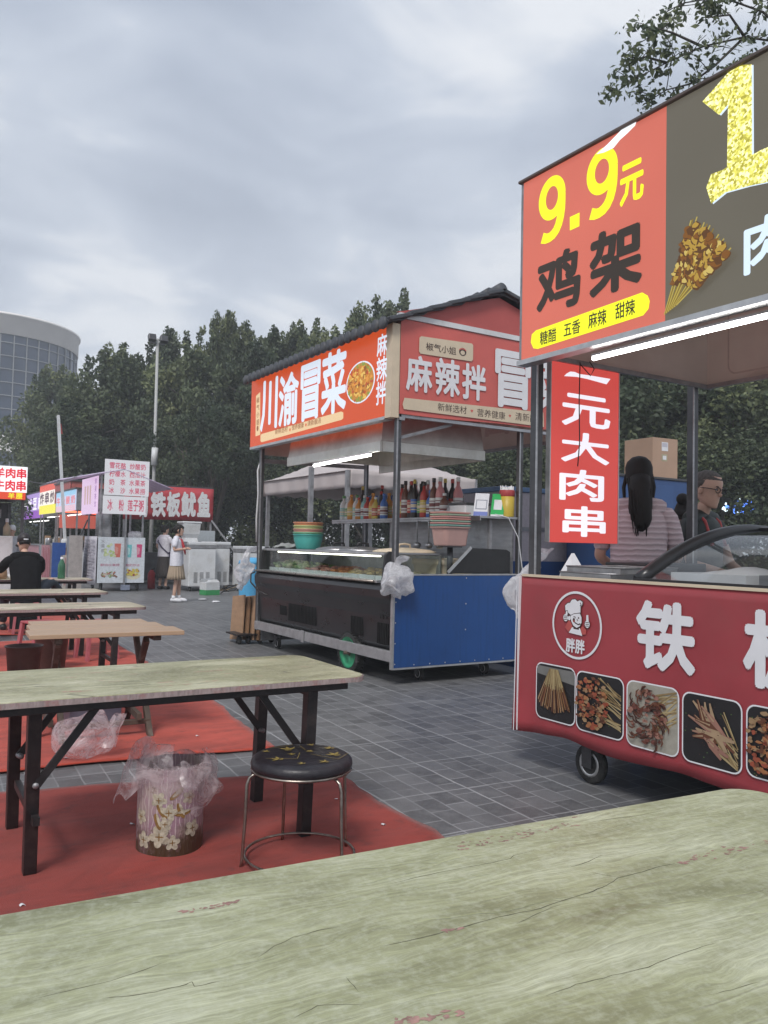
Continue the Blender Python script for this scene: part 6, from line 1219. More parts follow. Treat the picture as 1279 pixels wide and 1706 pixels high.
a, b = at_y(109,792,25.), at_y(97,692,25.); t = thing('barrier_arm', 'raised white barrier arm with red tip above the stalls', 'barrier', (a.x,25.,0)); O = (a.x,25.,0); g = G(O); g.beam((a.x+.08,25.,.9),(b.x,25.,b.z),.17,.06,'white_paint'); arm = g.build('arm', t); c = (b-a).normalized(); g = G(O); p1, p2 = b-c*.25, b-c*.55; g.beam((p1.x,24.965,p1.z),(p2.x,24.965,p2.z),.10,.006,shade('barrier red', (.45,.06,.05)),(0,1,0)); g.build('red_band', arm); g = G(O); g.box(a.x-.1,a.x+.3,24.9,25.3,0,1.1,shade('barrier orange', (.45,.2,.05))); g.build('barrier_post', t, bev=.01)
# curved office building --------------------------------------------------------
Db = 84.; ctr = CAM+ray(-2, 700)/1.0*0; dirc = Vector((FW.x, FW.y, 0)).normalized(); rgt = Vector((RT.x, RT.y, 0)).normalized()
Rb = 8.5; lat = (109-639.5)/FPX*Db; cxy = dirc*Db+rgt*(lat-Rb); O = (cxy.x, cxy.y, 0)
zpx = lambda py, d=Db-Rb*.9: CAMH+(894-py)/FPX*d
t = thing('office_building', 'pale curved office block with dark glass grid beyond the trees', 'building', O)
stone = M_('pale grey cladding', (.88,.85,.82), .55, 0, .08, .6); gl = M_('dark blue window glass', (.045,.065,.105), .12, 0, .3, .5, spec=.9); fr_ = M_('pale window bars', (.30,.31,.33), .5, .2, .1, 2)
zt, zg1, zg0, zb1, zb0 = zpx(514), zpx(550), zpx(722), zpx(722)-.02, zpx(750)
g = G(); g.lathe([(Rb,zg1),(Rb+.12,zg1+.01),(Rb+.12,zt-.25),(Rb+.3,zt-.24),(Rb+.3,zt),(0,zt+.02)], (0,0,0), stone, 72, cap=False); g.build('parapet', t)
g = G(); g.lathe([(Rb+.1,zb0),(Rb+.1,zb1)], (0,0,0), stone, 72, cap=False); g.lathe([(Rb+.1,zb0-3.9),(Rb+.1,zb0-2.6)], (0,0,0), stone, 72, cap=False); g.build('spandrel', t)
g = G(); g.lathe([(Rb-.06,0),(Rb-.06,zg1+.1)], (0,0,0), gl, 90, cap=False); wn_ = g.build('glass_wall', t)
g = G(); nm = 44
for i in range(nm): 
    a = 2*math.pi*i/nm; c, s = math.cos(a), math.sin(a); g.beam((Rb*c,Rb*s,0),(Rb*c,Rb*s,zg1+.02),.09,.10,fr_,(c,s,0))
z = zg0+1.25
while z < zg1-.3: g.tube([((Rb+.0)*math.cos(2*math.pi*i/72),(Rb+.0)*math.sin(2*math.pi*i/72),z) for i in range(72)], .05, fr_, 4, False, True); z += 1.28
g.build('window_bars', wn_)
v0 = -dirc; p_ = Vector((Rb+.14)*v0 if False else v0*(Rb-.1)); a0 = math.atan2(v0.y, v0.x)
g = G()
aL = a0+R(18); vs = [((Rb+.16)*math.cos(aL-q), (Rb+.16)*math.sin(aL-q), z_) for z_ in (0, zg1+.3) for q in (R(0), R(12), R(26), R(44))]; g.add(vs, [(i,i+1,i+5,i+4) for i in range(3)], stone); g.build('stone_pier', t)
# ------------------------------------------------------------------ people
def skin_mesh(joints, edges, root=0):
    names = list(joints); me = bpy.data.meshes.new('sk'); me.from_pydata([joints[n][0] for n in names], [(names.index(a), names.index(b)) for a, b in edges], [])
    o = bpy.data.objects.new('sk', me); COL.objects.link(o); o.modifiers.new('s', 'SKIN'); sb = o.modifiers.new('u', 'SUBSURF'); sb.levels = 2
    for i, n in enumerate(names): v = me.skin_vertices[0].data[i]; r = joints[n][1]; v.radius = r if isinstance(r, tuple) else (r, r); v.use_root = (i == root)
    bpy.context.view_layer.update(); e = o.evaluated_get(bpy.context.evaluated_depsgraph_get()); m2 = e.to_mesh()
    vs = [tuple(v.co) for v in m2.vertices]; fs = [tuple(p.vertices) for p in m2.polygons]; e.to_mesh_clear(); bpy.data.objects.remove(o); bpy.data.meshes.remove(me); return vs, fs
def head_on(g, hair_g, c, yaw=0., pitch=0., hair='short', face=True, k=1.):
    """head facing local +Y, then turned; c is the centre of the skull"""
    Rm = Matrix.Rotation(yaw, 3, 'Z') @ Matrix.Rotation(pitch, 3, 'X'); c = Vector(c)
    def put(gg, t):
        for i in range(len(t.v)): t.v[i] = c + Rm @ (Vector(t.v[i])*k)
        for m in t.mats:
            ix = [j for j, q in enumerate(t.mi) if t.mats[q] is m]; used = sorted({v for j in ix for v in t.f[j]}); mp = {v: i for i, v in enumerate(used)}
            gg.add([t.v[v]+gg.org*0 for v in used], [tuple(mp[v] for v in t.f[j]) for j in ix], m, True)
    ring = [(-.118,.018,.02,.062),(-.112,.034,.036,.056),(-.095,.046,.058,.035),(-.06,.058,.080,.014),(-.02,.066,.090,.004),(.02,.071,.096,.0),(.06,.071,.095,-.004),(.092,.060,.080,-.008),(.112,.038,.05,-.008),(.119,.012,.015,-.008)]
    t = G(); t.loft([((0,y,z),rx,ry) for z, rx, ry, y in ring], 'skin', 22)
    t.ell((0,.097,-.022), (.013,.018,.014), 'skin', 8, 6); t.ell((0,.092,-.002), (.009,.012,.026), 'skin', 8, 6)
    for s in (-1, 1):
        t.ell((s*.071,-.004,-.012), (.009,.018,.03), 'skin', 8, 6)
        t.ell((s*.030,.083,.010), (.013,.008,.007), 'white', 8, 5); t.ell((s*.030,.090,.010), (.006,.004,.006), 'ink', 8, 5); t.ell((s*.031,.087,.030), (.018,.007,.004), 'hair', 8, 4)
    t.ell((0,.083,-.064), (.022,.010,.006), shade('lip', (.33,.13,.11)), 10, 5); t.ell((0,.083,-.073), (.018,.010,.005), shade('lip', (.33,.13,.11)), 10, 5); put(g, t)
    t = G(); m = 'hair'
    if hair == 'crop': t.loft([((0,-.024,.0),.0732,.080),((0,-.020,.045),.0738,.094),((0,-.008,.072),.0705,.0925),((0,-.009,.1),.0565,.075),((0,-.008,.120),.032,.041),((0,-.008,.1245),.008,.01)], 'hair_short', 22); t.ell((0,-.045,-.02), (.064,.056,.05), 'hair_short', 14, 8)
    if hair in ('long', 'bob', 'bun'):
        t.loft([((0,-.045,-.075),.062,.055),((0,-.04,-.03),.074,.07),((0,-.026,.02),.080,.086),((0,-.014,.06),.081,.102),((0,-.010,.095),.069,.093),((0,-.01,.12),.044,.056),((0,-.01,.131),.01,.012)], m, 22)
        if hair == 'bob':
            t.ell((0,.078,.062), (.062,.026,.034), m, 12, 7); t.ell((.0,-.10,.02), (.03,.05,.035), m, 10, 7); t.tube([(0,-.13,.03),(0,-.165,-.02),(0,-.16,-.10)], [.028,.034,.012], m, 10)
            for s in (-1, 1): t.tube([(s*.072,.03,.05),(s*.078,.02,-.02),(s*.072,.015,-.08)], [.016,.018,.008], m, 8)
        if hair == 'long':
            t.tube([(0,-.095,-.02),(0,-.115,-.07),(.006,-.115,-.16),(.012,-.105,-.27),(.010,-.10,-.30),(.004,-.10,-.34)], [.062,.064,.060,.056,.045,.018], m, 16)
            for i in range(90): a_ = i*2.39996; q = .052+.012*math.sin(i*1.7); x, y = q*math.cos(a_), q*math.sin(a_)*.9; t.tube([(x*1.15,-.09+y*.6,-.02),(x,-.115+y,-.10),(x*.95+.008*math.sin(i),-.115+y,-.20),(x*.6+.012*math.sin(i*3.1),-.105+y*.7,-.31-.06*math.sin(i*2.3))], [.005,.006,.005,.0015], m, 5)
            for s, b in ((-1,-.30),(1,-.22)): t.tube([(s*.07,-.02,.02),(s*.088,-.01,-.06),(s*.082,-.02,b*.6),(s*.07,-.03,b)], [.012,.012,.007,.002], m, 6)
        if hair == 'bun': t.ell((0,-.13,.06), (.045,.045,.045), m, 12, 8)
    if hair == 'cap':
        cp = shade('dark cap', (.022,.016,.018)); t.loft([((0,-.035,-.04),.060,.06),((0,-.03,.0),.072,.078)], 'hair', 20); t.loft([((0,-.006,.005),.079,.103),((0,-.006,.05),.081,.105),((0,-.008,.09),.073,.094),((0,-.008,.118),.045,.058),((0,-.008,.128),.006,.008)], cp, 22); t.add([(.075*math.cos(a),.02+(.06+.10*math.sin(a))*(1 if i%2 else .6)+.03,.015-.012*(i%2)) for i, a in [(j, math.pi*(j//2)/9) for j in range(20)]], [(2*i,2*i+1,2*i+3,2*i+2) for i in range(9)], cp); t.box(-.03,.03,-.113,-.108,.004,.02,'paper')
    if hair == 'hairnet': t.loft([((0,-.02,.0),.078,.09),((0,-.012,.05),.083,.104),((0,-.01,.10),.068,.085),((0,-.008,.128),.01,.01)], 'white', 20)
    put(hair_g, t)
def hand_on(g, w, d, side, k=1., curl=.5):
    """palm, four unequal bent fingers and a thumb leaving the side of the palm; d = direction the hand points"""
    d = Vector(d).normalized(); s = d.cross(Vector((0,0,1))); s = s.normalized() if s.length > .1 else Vector((1,0,0)); n = s.cross(d); w = Vector(w)
    g.tube([w-d*.01*k, w+d*.03*k, w+d*.075*k], [.022*k,.030*k,.026*k], 'skin', 8)
    for i, ln in enumerate((.062,.074,.069,.053)):
        b = w+d*.072*k+s*(.026-.0175*i)*k; m1 = b+(d-n*curl*.4).normalized()*ln*.45*k; m2 = m1+(d-n*curl*1.4).normalized()*ln*.32*k; e = m2+(d*.5-n*curl*2).normalized()*ln*.28*k; g.tube([b,m1,m2,e], [.009*k,.0085*k,.008*k,.006*k], 'skin', 6)
    b = w+d*.025*k+s*side*.024*k; g.tube([b, b+(s*side+d*.6)*.028*k, b+(s*side*1.1+d*1.5-n*.5)*.034*k], [.011*k,.010*k,.007*k], 'skin', 6)
STAND = {'pel':((0,0,.93),.105),'spi':((0,0,1.10),.10),'che':((0,-.005,1.28),.088),'nek':((0,-.005,1.42),.048),'hea':((0,.008,1.52),.05),
  'shL':((-.165,-.005,1.375),.043),'elL':((-.215,-.01,1.11),.037),'wrL':((-.22,.07,.88),.025),'shR':((.165,-.005,1.375),.043),'elR':((.215,-.01,1.11),.037),'wrR':((.22,.07,.88),.025),
  'hiL':((-.085,0,.88),.085),'knL':((-.09,.015,.49),.055),'anL':((-.09,-.02,.085),.036),'toL':((-.095,.11,.03),.03),'hiR':((.085,0,.88),.085),'knR':((.09,.015,.49),.055),'anR':((.09,-.02,.085),.036),'toR':((.095,.11,.03),.03)}
SK = [('pel','spi'),('spi','che'),('che','nek'),('nek','hea')]+[e for s in 'LR' for e in (('che','sh'+s),('sh'+s,'el'+s),('el'+s,'wr'+s),('pel','hi'+s),('hi'+s,'kn'+s),('kn'+s,'an'+s),('an'+s,'to'+s))]
def person(label, loc, rz, S, pose={}, hair='short', head=(0,.02,1.60), hyaw=0., hpitch=0., top=None, sleeve=.55, bottom=None, skirt=None, shoe='black_plastic', fullhem=.84, loose=1., hands=True, tone=None):
    J = dict(STAND); J.update({k: (v, STAND[k][1]) for k, v in pose.items()})
    t = thing('person', label, 'person', loc, rz); t.scale = (S, S, S)
    g = G(); vs, fs = skin_mesh(J, SK); g.add(vs, fs, 'skin', True); hg = G(); head_on(g, hg, head, hyaw, hpitch, hair)
    V = lambda n: Vector(J[n][0])
    if hands:
        for s, sd in (('L', 1), ('R', -1)): hand_on(g, V('wr'+s), V('wr'+s)-V('el'+s), sd)
    g.build('body', t); hg.build('cap' if hair in ('cap', 'hairnet') else 'hair', t)
    if top:
        g = G(); a, b, c, n = V('pel'), V('spi'), V('che'), V('nek'); hem = a+(b-a)*((fullhem-.93)/.17); sw = abs(V('shR').x-V('shL').x)/.33
        g.loft([(hem,.172*loose,.125*loose),(a+(b-a)*.35,.165*loose,.122*loose),(b,.158*loose,.118*loose),(b.lerp(c,.6),.172*sw,.122),(c+(c-b)*.1,.178*sw,.118),(c.lerp(n,.45),.172*sw,.116),(c.lerp(n,.72),.150*sw,.098),(c.lerp(n,.88),.105*sw,.082),(c.lerp(n,.97),.070,.068),(c.lerp(n,1.0),.060,.058)], top, 26, cap=False)
        g.tube([V('shL'), V('shL').lerp(n,.5)+Vector((0,0,.004)), n+Vector((0,-.012,-.028)), V('shR').lerp(n,.5)+Vector((0,0,.004)), V('shR')], [.067,.069,.070,.069,.067], top, 14)
        for s in 'LR':
            sh, el, wr = V('sh'+s), V('el'+s), V('wr'+s); pts = [sh.lerp(c,.35)+Vector((0,0,.0)), sh, sh.lerp(el,.35), sh.lerp(el,min(1,sleeve)*.99)]; rr_ = [.066,.068,.060*loose**.5,.055*loose**.7]
            if sleeve > 1: pts += [el, el.lerp(wr,sleeve-1)]; rr_ += [.050,.036]
            g.tube(pts, rr_, top, 14)
        g.build('shirt', t, sub=1)
    if bottom:
        g = G(); g.loft([(V('pel')+Vector((0,0,-.11)),.165,.13),(V('pel'),.165,.128),(V('pel')+Vector((0,0,.07)),.150,.118)], bottom, 22)
        for s in 'LR': g.tube([V('hi'+s)+Vector((0,0,.02)), V('hi'+s).lerp(V('kn'+s),.4), V('kn'+s), V('kn'+s).lerp(V('an'+s),.5), V('an'+s)], [.098,.088,.070,.062,.055], bottom, 14)
        g.build('trousers', t, sub=1)
    if skirt:
        m, z0, r0 = skirt; g = G(); c = V('pel')
        g.surf(lambda u, v: (lambda a, r: (c.x+r*math.cos(a), c.y+r*.82*math.sin(a), c.z+.10+(z0-c.z-.10)*v))(2*math.pi*u, (.14+(r0-.14)*v)*(1+.055*v*math.sin(2*math.pi*u*18))), 144, 6, m, wrap=True); g.build('skirt', t, solid=.004)
    for s in 'LR':
        g = G(); a, b = V('an'+s), V('to'+s); d = (b-a); d.z = 0; d = d.normalized(); 
        g.tube([Vector((a.x,a.y,.045))-d*.06, Vector((a.x,a.y,.055))-d*.02, Vector((a.x,a.y,.05))+d*.06, Vector((a.x,a.y,.038))+d*.14, Vector((a.x,a.y,.03))+d*.18], [.034,.046,.046,.042,.02], shoe, 12)
        g.build('shoe', t)
    return t
stripes = N('dusty pink ribbed knit'); wv = stripes.math('SINE', stripes.math('ADD', stripes.math('MULTIPLY', stripes.n('SeparateXYZ', {0: stripes.n('TexCoord').outputs['Object']}).outputs[2], 190.), stripes.math('MULTIPLY', stripes.noise(stripes.coord(), 12, 3), 5.)))
stripes.set(Base_Color=stripes.ramp(wv, [(.2, (.50,.39,.41)), (.8, (.66,.55,.57))]), Roughness=.85); stripes.bump(wv, .5, .006)
wp = at_y(1063,900,3.80)
tw = person('woman seen from behind with long black ponytail and dusty pink striped top', (wp.x,3.80,0), R(-47), 1.135, dict(wrL=(-.12,.24,1.02),elL=(-.23,.03,1.10),wrR=(.13,.26,1.02),elR=(.235,.04,1.10)), 'long', (0,.015,1.585), R(2), R(-4), stripes.m, .95, shade('dark jeans', (.02,.025,.04)), fullhem=.80, loose=1.02)
md = .0; D = 6.0; mp_ = CAM+(ray(1169,900)/ray(1169,900).dot(FW))*D
gm = person('man with cropped hair and glasses in black shirt and red strap', (mp_.x,mp_.y,0), R(-176), 1.10, dict(wrL=(-.10,.30,1.0),elL=(-.23,.06,1.10),wrR=(.10,.32,1.02),elR=(.23,.06,1.10),hea=((0,.03,1.52))), 'crop', (0,.04,1.60), 0, R(-14), shade('black green tee', (.012,.02,.018)), .6, shade('dark jeans', (.02,.025,.04)))
g = G(); Rm = Matrix.Rotation(R(-14), 3, 'X'); c = Vector((0,.04,1.60)); pt = lambda p: c+Rm @ Vector(p)
for s in (-1, 1): g.tube([pt((s*.032+.027*math.cos(a),.098,.008+.017*math.sin(a))) for a in (2*math.pi*i/16 for i in range(16))], .0026, 'black_plastic', 6, closed=True); g.tube([pt((s*.058,.097,.012)), pt((s*.075,.06,.012)), pt((s*.076,-.01,.005))], .0026, 'black_plastic', 6)
g.tube([pt((-.006,.1,.011)), pt((.006,.1,.011))], .0024, 'black_plastic', 6); g.build('glasses', gm)
g = G()
for s in (-1, 1): g.tube([(s*.06,-.07,1.43),(s*.075,-.0,1.445),(s*.085,.075,1.38),(s*.075,.125,1.22)], .012, shade('apron red', (.42,.05,.05)), 8)
g.build('apron_strap', gm)
D = 6.35; bp_ = CAM+(ray(1112,900)/ray(1112,900).dot(FW))*D
person('person with dark tied hair bent forward beside the striped woman', (bp_.x,bp_.y,0), R(-75), 1.08, dict(che=(0,.10,1.24),nek=(0,.19,1.36),hea=(0,.25,1.42),spi=(0,.03,1.08),shL=(-.165,.14,1.32),shR=(.165,.14,1.32),elL=(-.22,.22,1.07),elR=(.22,.22,1.07),wrL=(-.1,.42,1.0),wrR=(.1,.42,1.0)), 'bun', (0,.31,1.46), 0, R(-42), M_('patterned brown blouse', (.30,.22,.14), .7, 0, .9, 30), .8, shade('dark jeans', (.02,.025,.04)))
# the girl
gp = at_z(292,1003); rzg = math.atan2(-.53,.848)-math.pi/2
girl = person('girl in white shirt, khaki pleated skirt and red scarf, standing sideways', (gp.x,gp.y,0), rzg+R(4), .955, dict(elR=(.20,-.03,1.14),wrR=(.13,.16,1.17),elL=(-.20,-.02,1.14),wrL=(-.06,.19,1.18),anR=(.07,-.03,.085),toR=(.07,.10,.03),knR=(.08,.02,.49),anL=(-.06,.06,.085),toL=(-.06,.19,.03),knL=(-.075,.05,.49)), 'bob', (0,.035,1.585), 0, R(-6), shade('white school shirt', (.70,.70,.76)), .8, None, (M_('khaki skirt cloth', (.36,.28,.20), .8, 0, .12, 8), .50, .235), 'white', .80, 1.18)
g = G(); sc = shade('scarf red', (.50,.04,.05)); g.tube([(.05,-.06,1.42),(.075,.0,1.43),(.05,.09,1.37),(.02,.15,1.2),(.03,.19,1.05)], [.016,.018,.022,.026,.016], sc, 8); g.tube([(-.05,-.06,1.42),(-.075,.0,1.43),(-.05,.09,1.37),(-.01,.15,1.22),(.0,.19,1.08)], [.016,.018,.022,.026,.012], sc, 8); g.build('scarf', girl)
for s, o_ in ((1,(.07,-.03)),(-1,(-.06,.06))): g = G(); g.tube([(o_[0],o_[1],.06),(o_[0],o_[1],.15)], [.043,.042], 'white', 10); g.build('sock', girl)
# the vendor at the freezers
vp_ = at_y(272,960,21.2)
vn = person('vendor in white tee, dark pleated skirt and dark crossbody bag', (vp_.x,21.2,0), R(-50), .985, dict(elR=(.23,.03,1.15),wrR=(.20,.25,1.10),elL=(-.22,-.01,1.14),wrL=(-.18,.16,1.0)), 'bun', (0,.03,1.585), R(-25), R(-12), shade('white work tee', (.62,.60,.64)), .75, None, (M_('dark striped skirt', (.035,.028,.026), .75, 0, .5, 12), .30, .22), 'black_plastic', .88, 1.08)
g = G(); bl = shade('dark purple strap', (.04,.03,.07)); g.tube([(-.10,.02,1.41),(-.13,-.11,1.28),(.02,-.145,1.12),(.17,-.09,.98),(.2,.03,.95),(.10,.14,1.02),(-.05,.15,1.22),(-.10,.06,1.40)], .020, bl, 8, closed=True); g.box(.13,.27,-.04,.10,.88,1.0,bl); g.build('crossbody_bag', vn, bev=.01)
# the man eating
sp_ = at_y(45,940,11.85)
sm = person('man in black shirt and dark cap sitting with his back to us', (sp_.x,11.85,0), R(6), 1.04, dict(pel=(0,0,.52),spi=(0,.02,.68),che=(0,.07,.87),nek=(0,.12,1.02),hea=(0,.17,1.10),shL=(-.19,.09,.965),shR=(.19,.09,.965),elL=(-.30,.30,.76),wrL=(-.27,.52,.735),elR=(.25,.28,.76),wrR=(.12,.50,.76),
   hiL=(-.10,.02,.47),hiR=(.11,.02,.47),knL=(-.16,.44,.50),anL=(-.16,.45,.085),toL=(-.17,.57,.03),knR=(.36,.16,.70),anR=(.53,.22,.40),toR=(.60,.30,.36)), 'cap', (0,.19,1.175), 0, R(-18), M_('black cotton shirt', (.012,.012,.013), .9, 0, .3, 14, spec=.1), .9, shade('dark blue jeans', (.012,.018,.03)), None, 'black_plastic', .46, 1.15)
o = thing('plastic_stool', 'pink plastic stool beneath the man in black', 'stool', (sp_.x,11.85,0)); g = G(); pk_ = shade('pink plastic stool', (.45,.12,.14)); g.box(-.15,.15,-.15,.15,.40,.425,pk_); g.build('seat', o, bev=.01)
for sx in (-1, 1):
    for sy in (-1, 1): g = G(); g.beam((sx*.13,sy*.13,.40),(sx*.165,sy*.165,0),.05,.03,pk_); g.build('leg', o)
for i, (x, y) in enumerate(((1.15,11.3),(2.05,9.05),(1.5,9.15))):
    c = dup(o, (x,y,0), R(10*i), ['red stool tucked by the last but one table','red stool under the right end of the third pale table','red stool under the middle of the third pale table'][i]); c['group'] = 'plastic stools under the far tables'
o['group'] = 'plastic stools under the far tables'
bt = at_y(104,950,12.35); o = lathe_thing('water_bottle', 'green plastic drink bottle on the table right of the man in black', 'bottle', (bt.x,12.42,.712), [('body', [(0,0),(.05,0),(.052,.02),(.048,.09),(.053,.12),(.05,.2),(.02,.27),(.018,.29),(0,.29)], M_('green bottle plastic', (.05,.16,.09), .25, 0, .2, 8)), ('cap', [(.021,.28),(.021,.31),(0,.312)], 'white')])
bw = at_y(22,960,12.3); o = lathe_thing('bowl', 'white paper bowl on the table by his left hand', 'bowl', (bw.x,12.42,.712), [('bowl', [(0,0),(.05,0),(.09,.06),(.085,.06),(.045,.008),(0,.008)], 'white')]); 
o = lathe_thing('snack_bag', 'brown paper snack bag in his left hand', 'paper bag', (bw.x-.12,12.40,.713), [('bag', [(0,0),(.05,0),(.06,.06),(.05,.12),(.035,.16),(.0,.13)], 'cardboard')])
kp = at_y(21,890,17.7); person('stall keeper in white with white hair cover behind the kebab counter', (kp.x,17.75,0), R(150), .90, dict(elR=(.22,.05,1.1),wrR=(.12,.28,1.05),elL=(-.22,.05,1.1),wrL=(-.12,.28,1.05)), 'hairnet', (0,.03,1.585), 0, R(-20), shade('white overall', (.60,.62,.66)), 1.5, shade('dark jeans', (.02,.025,.04)))

# ------------------------------------------------------------------ trees
def leaf_mesh(name, pts, size, tilt=.7, shape=1.7, group=None, aspect=.62):
    """many small leaf faces: pts (n,3); each a four-cornered leaf with its own tilt and one of three greens"""
    n = len(pts); s = size*rng.uniform(.6,1.3,n)[:,None]
    nrm = rng.normal(size=(n,3)); nrm[:,2] = np.abs(nrm[:,2])*tilt+.25; nrm /= np.linalg.norm(nrm,axis=1)[:,None]
    a = np.cross(nrm, rng.normal(size=(n,3))); a /= np.linalg.norm(a,axis=1)[:,None]; b = np.cross(nrm, a)
    V = np.stack([pts-a*s*.5, pts+b*s*.5*aspect-a*s*.05, pts+a*s*.5-nrm*s*.12, pts-b*s*.5*aspect-a*s*.05], 1).reshape(-1,3)
    me = bpy.data.meshes.new(name); me.vertices.add(4*n); me.vertices.foreach_set('co', V.ravel()); me.loops.add(4*n); me.loops.foreach_set('vertex_index', np.arange(4*n)); me.polygons.add(n)
    me.polygons.foreach_set('loop_start', np.arange(0,4*n,4)); me.polygons.foreach_set('loop_total', np.full(n,4))
    for m in ('leaf_a','leaf_b','leaf_c'): me.materials.append(MT[m])
    grp = rng.integers(0,3,n) if group is None else group; me.polygons.foreach_set('material_index', np.clip(grp,0,2).astype(np.int32)); me.update(); me.validate(); return me
def crown_points(n, H, W, z0, spires=4, clumps=70, sig=.42, dome=False):
    P = []; Gp = []; cl = []
    for i in range(clumps):
        th = rng.uniform(0,2*math.pi); t = rng.uniform(0,1)**.8; prof = math.sin(math.pi*min(1,.16+.84*t))**.42 if not dome else math.sqrt(max(0,1-(t*.98)**2)); r = W/2*prof*rng.uniform(.5,1.08)
        cl.append((r*math.cos(th), r*math.sin(th), z0+(H*.90-z0)*t, sig*rng.uniform(.7,1.5)*W/5, rng.choice((0,0,1,1,2))))
    for i in range(spires):
        th = rng.uniform(0,2*math.pi); r = W*.42*rng.random(); x, y = r*math.cos(th), r*math.sin(th); top = H*rng.uniform(.88,1.0)
        for z in np.arange(H*.70, top, .26): cl.append((x+rng.normal()*.09, y+rng.normal()*.09, z, (.22+.30*(top-z)/H*2.0)*rng.uniform(.7,1.3), rng.choice((0,1,1,2))))
    wts = np.array([c[3]**2 for c in cl]); wts /= wts.sum(); k = rng.multinomial(n, wts)
    for c, m in zip(cl, k):
        d = rng.normal(size=(m,3)); d /= np.linalg.norm(d,axis=1)[:,None]+1e-9; P.append(np.array(c[:3])+d*(c[3]*rng.uniform(.35,1.15,m)**.7)[:,None]); Gp.append(np.clip(c[4]+rng.integers(-1,2,m)*(rng.random(m)<.25),0,2))
    return np.concatenate(P), np.concatenate(Gp), cl
def make_tree(kind):
    H = 10.
    if kind == 'broad': n, W, z0, sp, cl, sig, sz = 26000, 5.6, 2.0, 6, 85, .50, .20
    if kind == 'slim': n, W, z0, sp, cl, sig, sz = 15000, 3.4, 2.2, 6, 55, .56, .19
    if kind == 'shrub': n, W, z0, sp, cl, sig, sz = 17000, 8.5, .5, 0, 75, .55, .22
    if kind == 'dome': n, W, z0, sp, cl, sig, sz = 17000, 8.0, 5.0, 0, 80, .30, .19
    t = thing('tree', 'x', 'tree'); P, Gp, cls = crown_points(n, H, W, z0, sp, cl, sig, kind == 'dome')
    g = G(); rd = random.Random(len(kind)+3)
    if kind in ('broad', 'slim'):
        g.tube([(0,0,-.1),(.05,.02,1.5),(-.05,.05,3.5),(.06,0,6),(0,.04,8.6)], [.22,.17,.14,.09,.03], 'bark', 9)
        for i in range(14):
            z = 1.8+.42*i; c = cls[rd.randrange(len(cls))]; g.tube([(0,0,z), (c[0]*.5,c[1]*.5,z+.5), (c[0]*.92,c[1]*.92,max(z+.6,c[2]))], [.075,.05,.015], 'bark', 6)
    elif kind == 'dome':
        for i in range(9):
            a = 2*math.pi*i/9+.3; r = rd.uniform(.6,1.); g.tube([(.25*math.cos(a),.25*math.sin(a),-.1),(.5*r*math.cos(a),.5*r*math.sin(a),2.2),(1.4*r*math.cos(a),1.4*r*math.sin(a),4.6),(2.6*r*math.cos(a+.2),2.6*r*math.sin(a+.2),7.2)], [.16,.13,.10,.03], 'bark', 7)
            g.tube([(1.1*r*math.cos(a),1.1*r*math.sin(a),4.0),(1.2*r*math.cos(a-.5),1.2*r*math.sin(a-.5),5.8),(1.9*r*math.cos(a-.6),1.9*r*math.sin(a-.6),7.6)], [.07,.05,.02], 'bark', 6)
    else:
        for i in range(8): c = cls[i]; g.tube([(.1*i-.4,0,-.1),(c[0]*.4,c[1]*.4,1.6),(c[0]*.9,c[1]*.9,c[2])], [.11,.08,.02], 'bark', 6)
    g.build('trunk', t); o = bpy.data.objects.new('crown', leaf_mesh('crown', P, sz, group=Gp)); COL.objects.link(o); o.parent = t; return t
def spot(px, d): r_ = ray(px, 894); q = CAM+r_*(d/r_.dot(FW)); return q
TP = {k: make_tree(k) for k in ('broad','slim','shrub','dome')}; used = set()
LAB = {'broad':'bushy dark tree','slim':'slim tree with leafy shoots','shrub':'low wide dark shrub','dome':'domed many-stemmed small tree'}
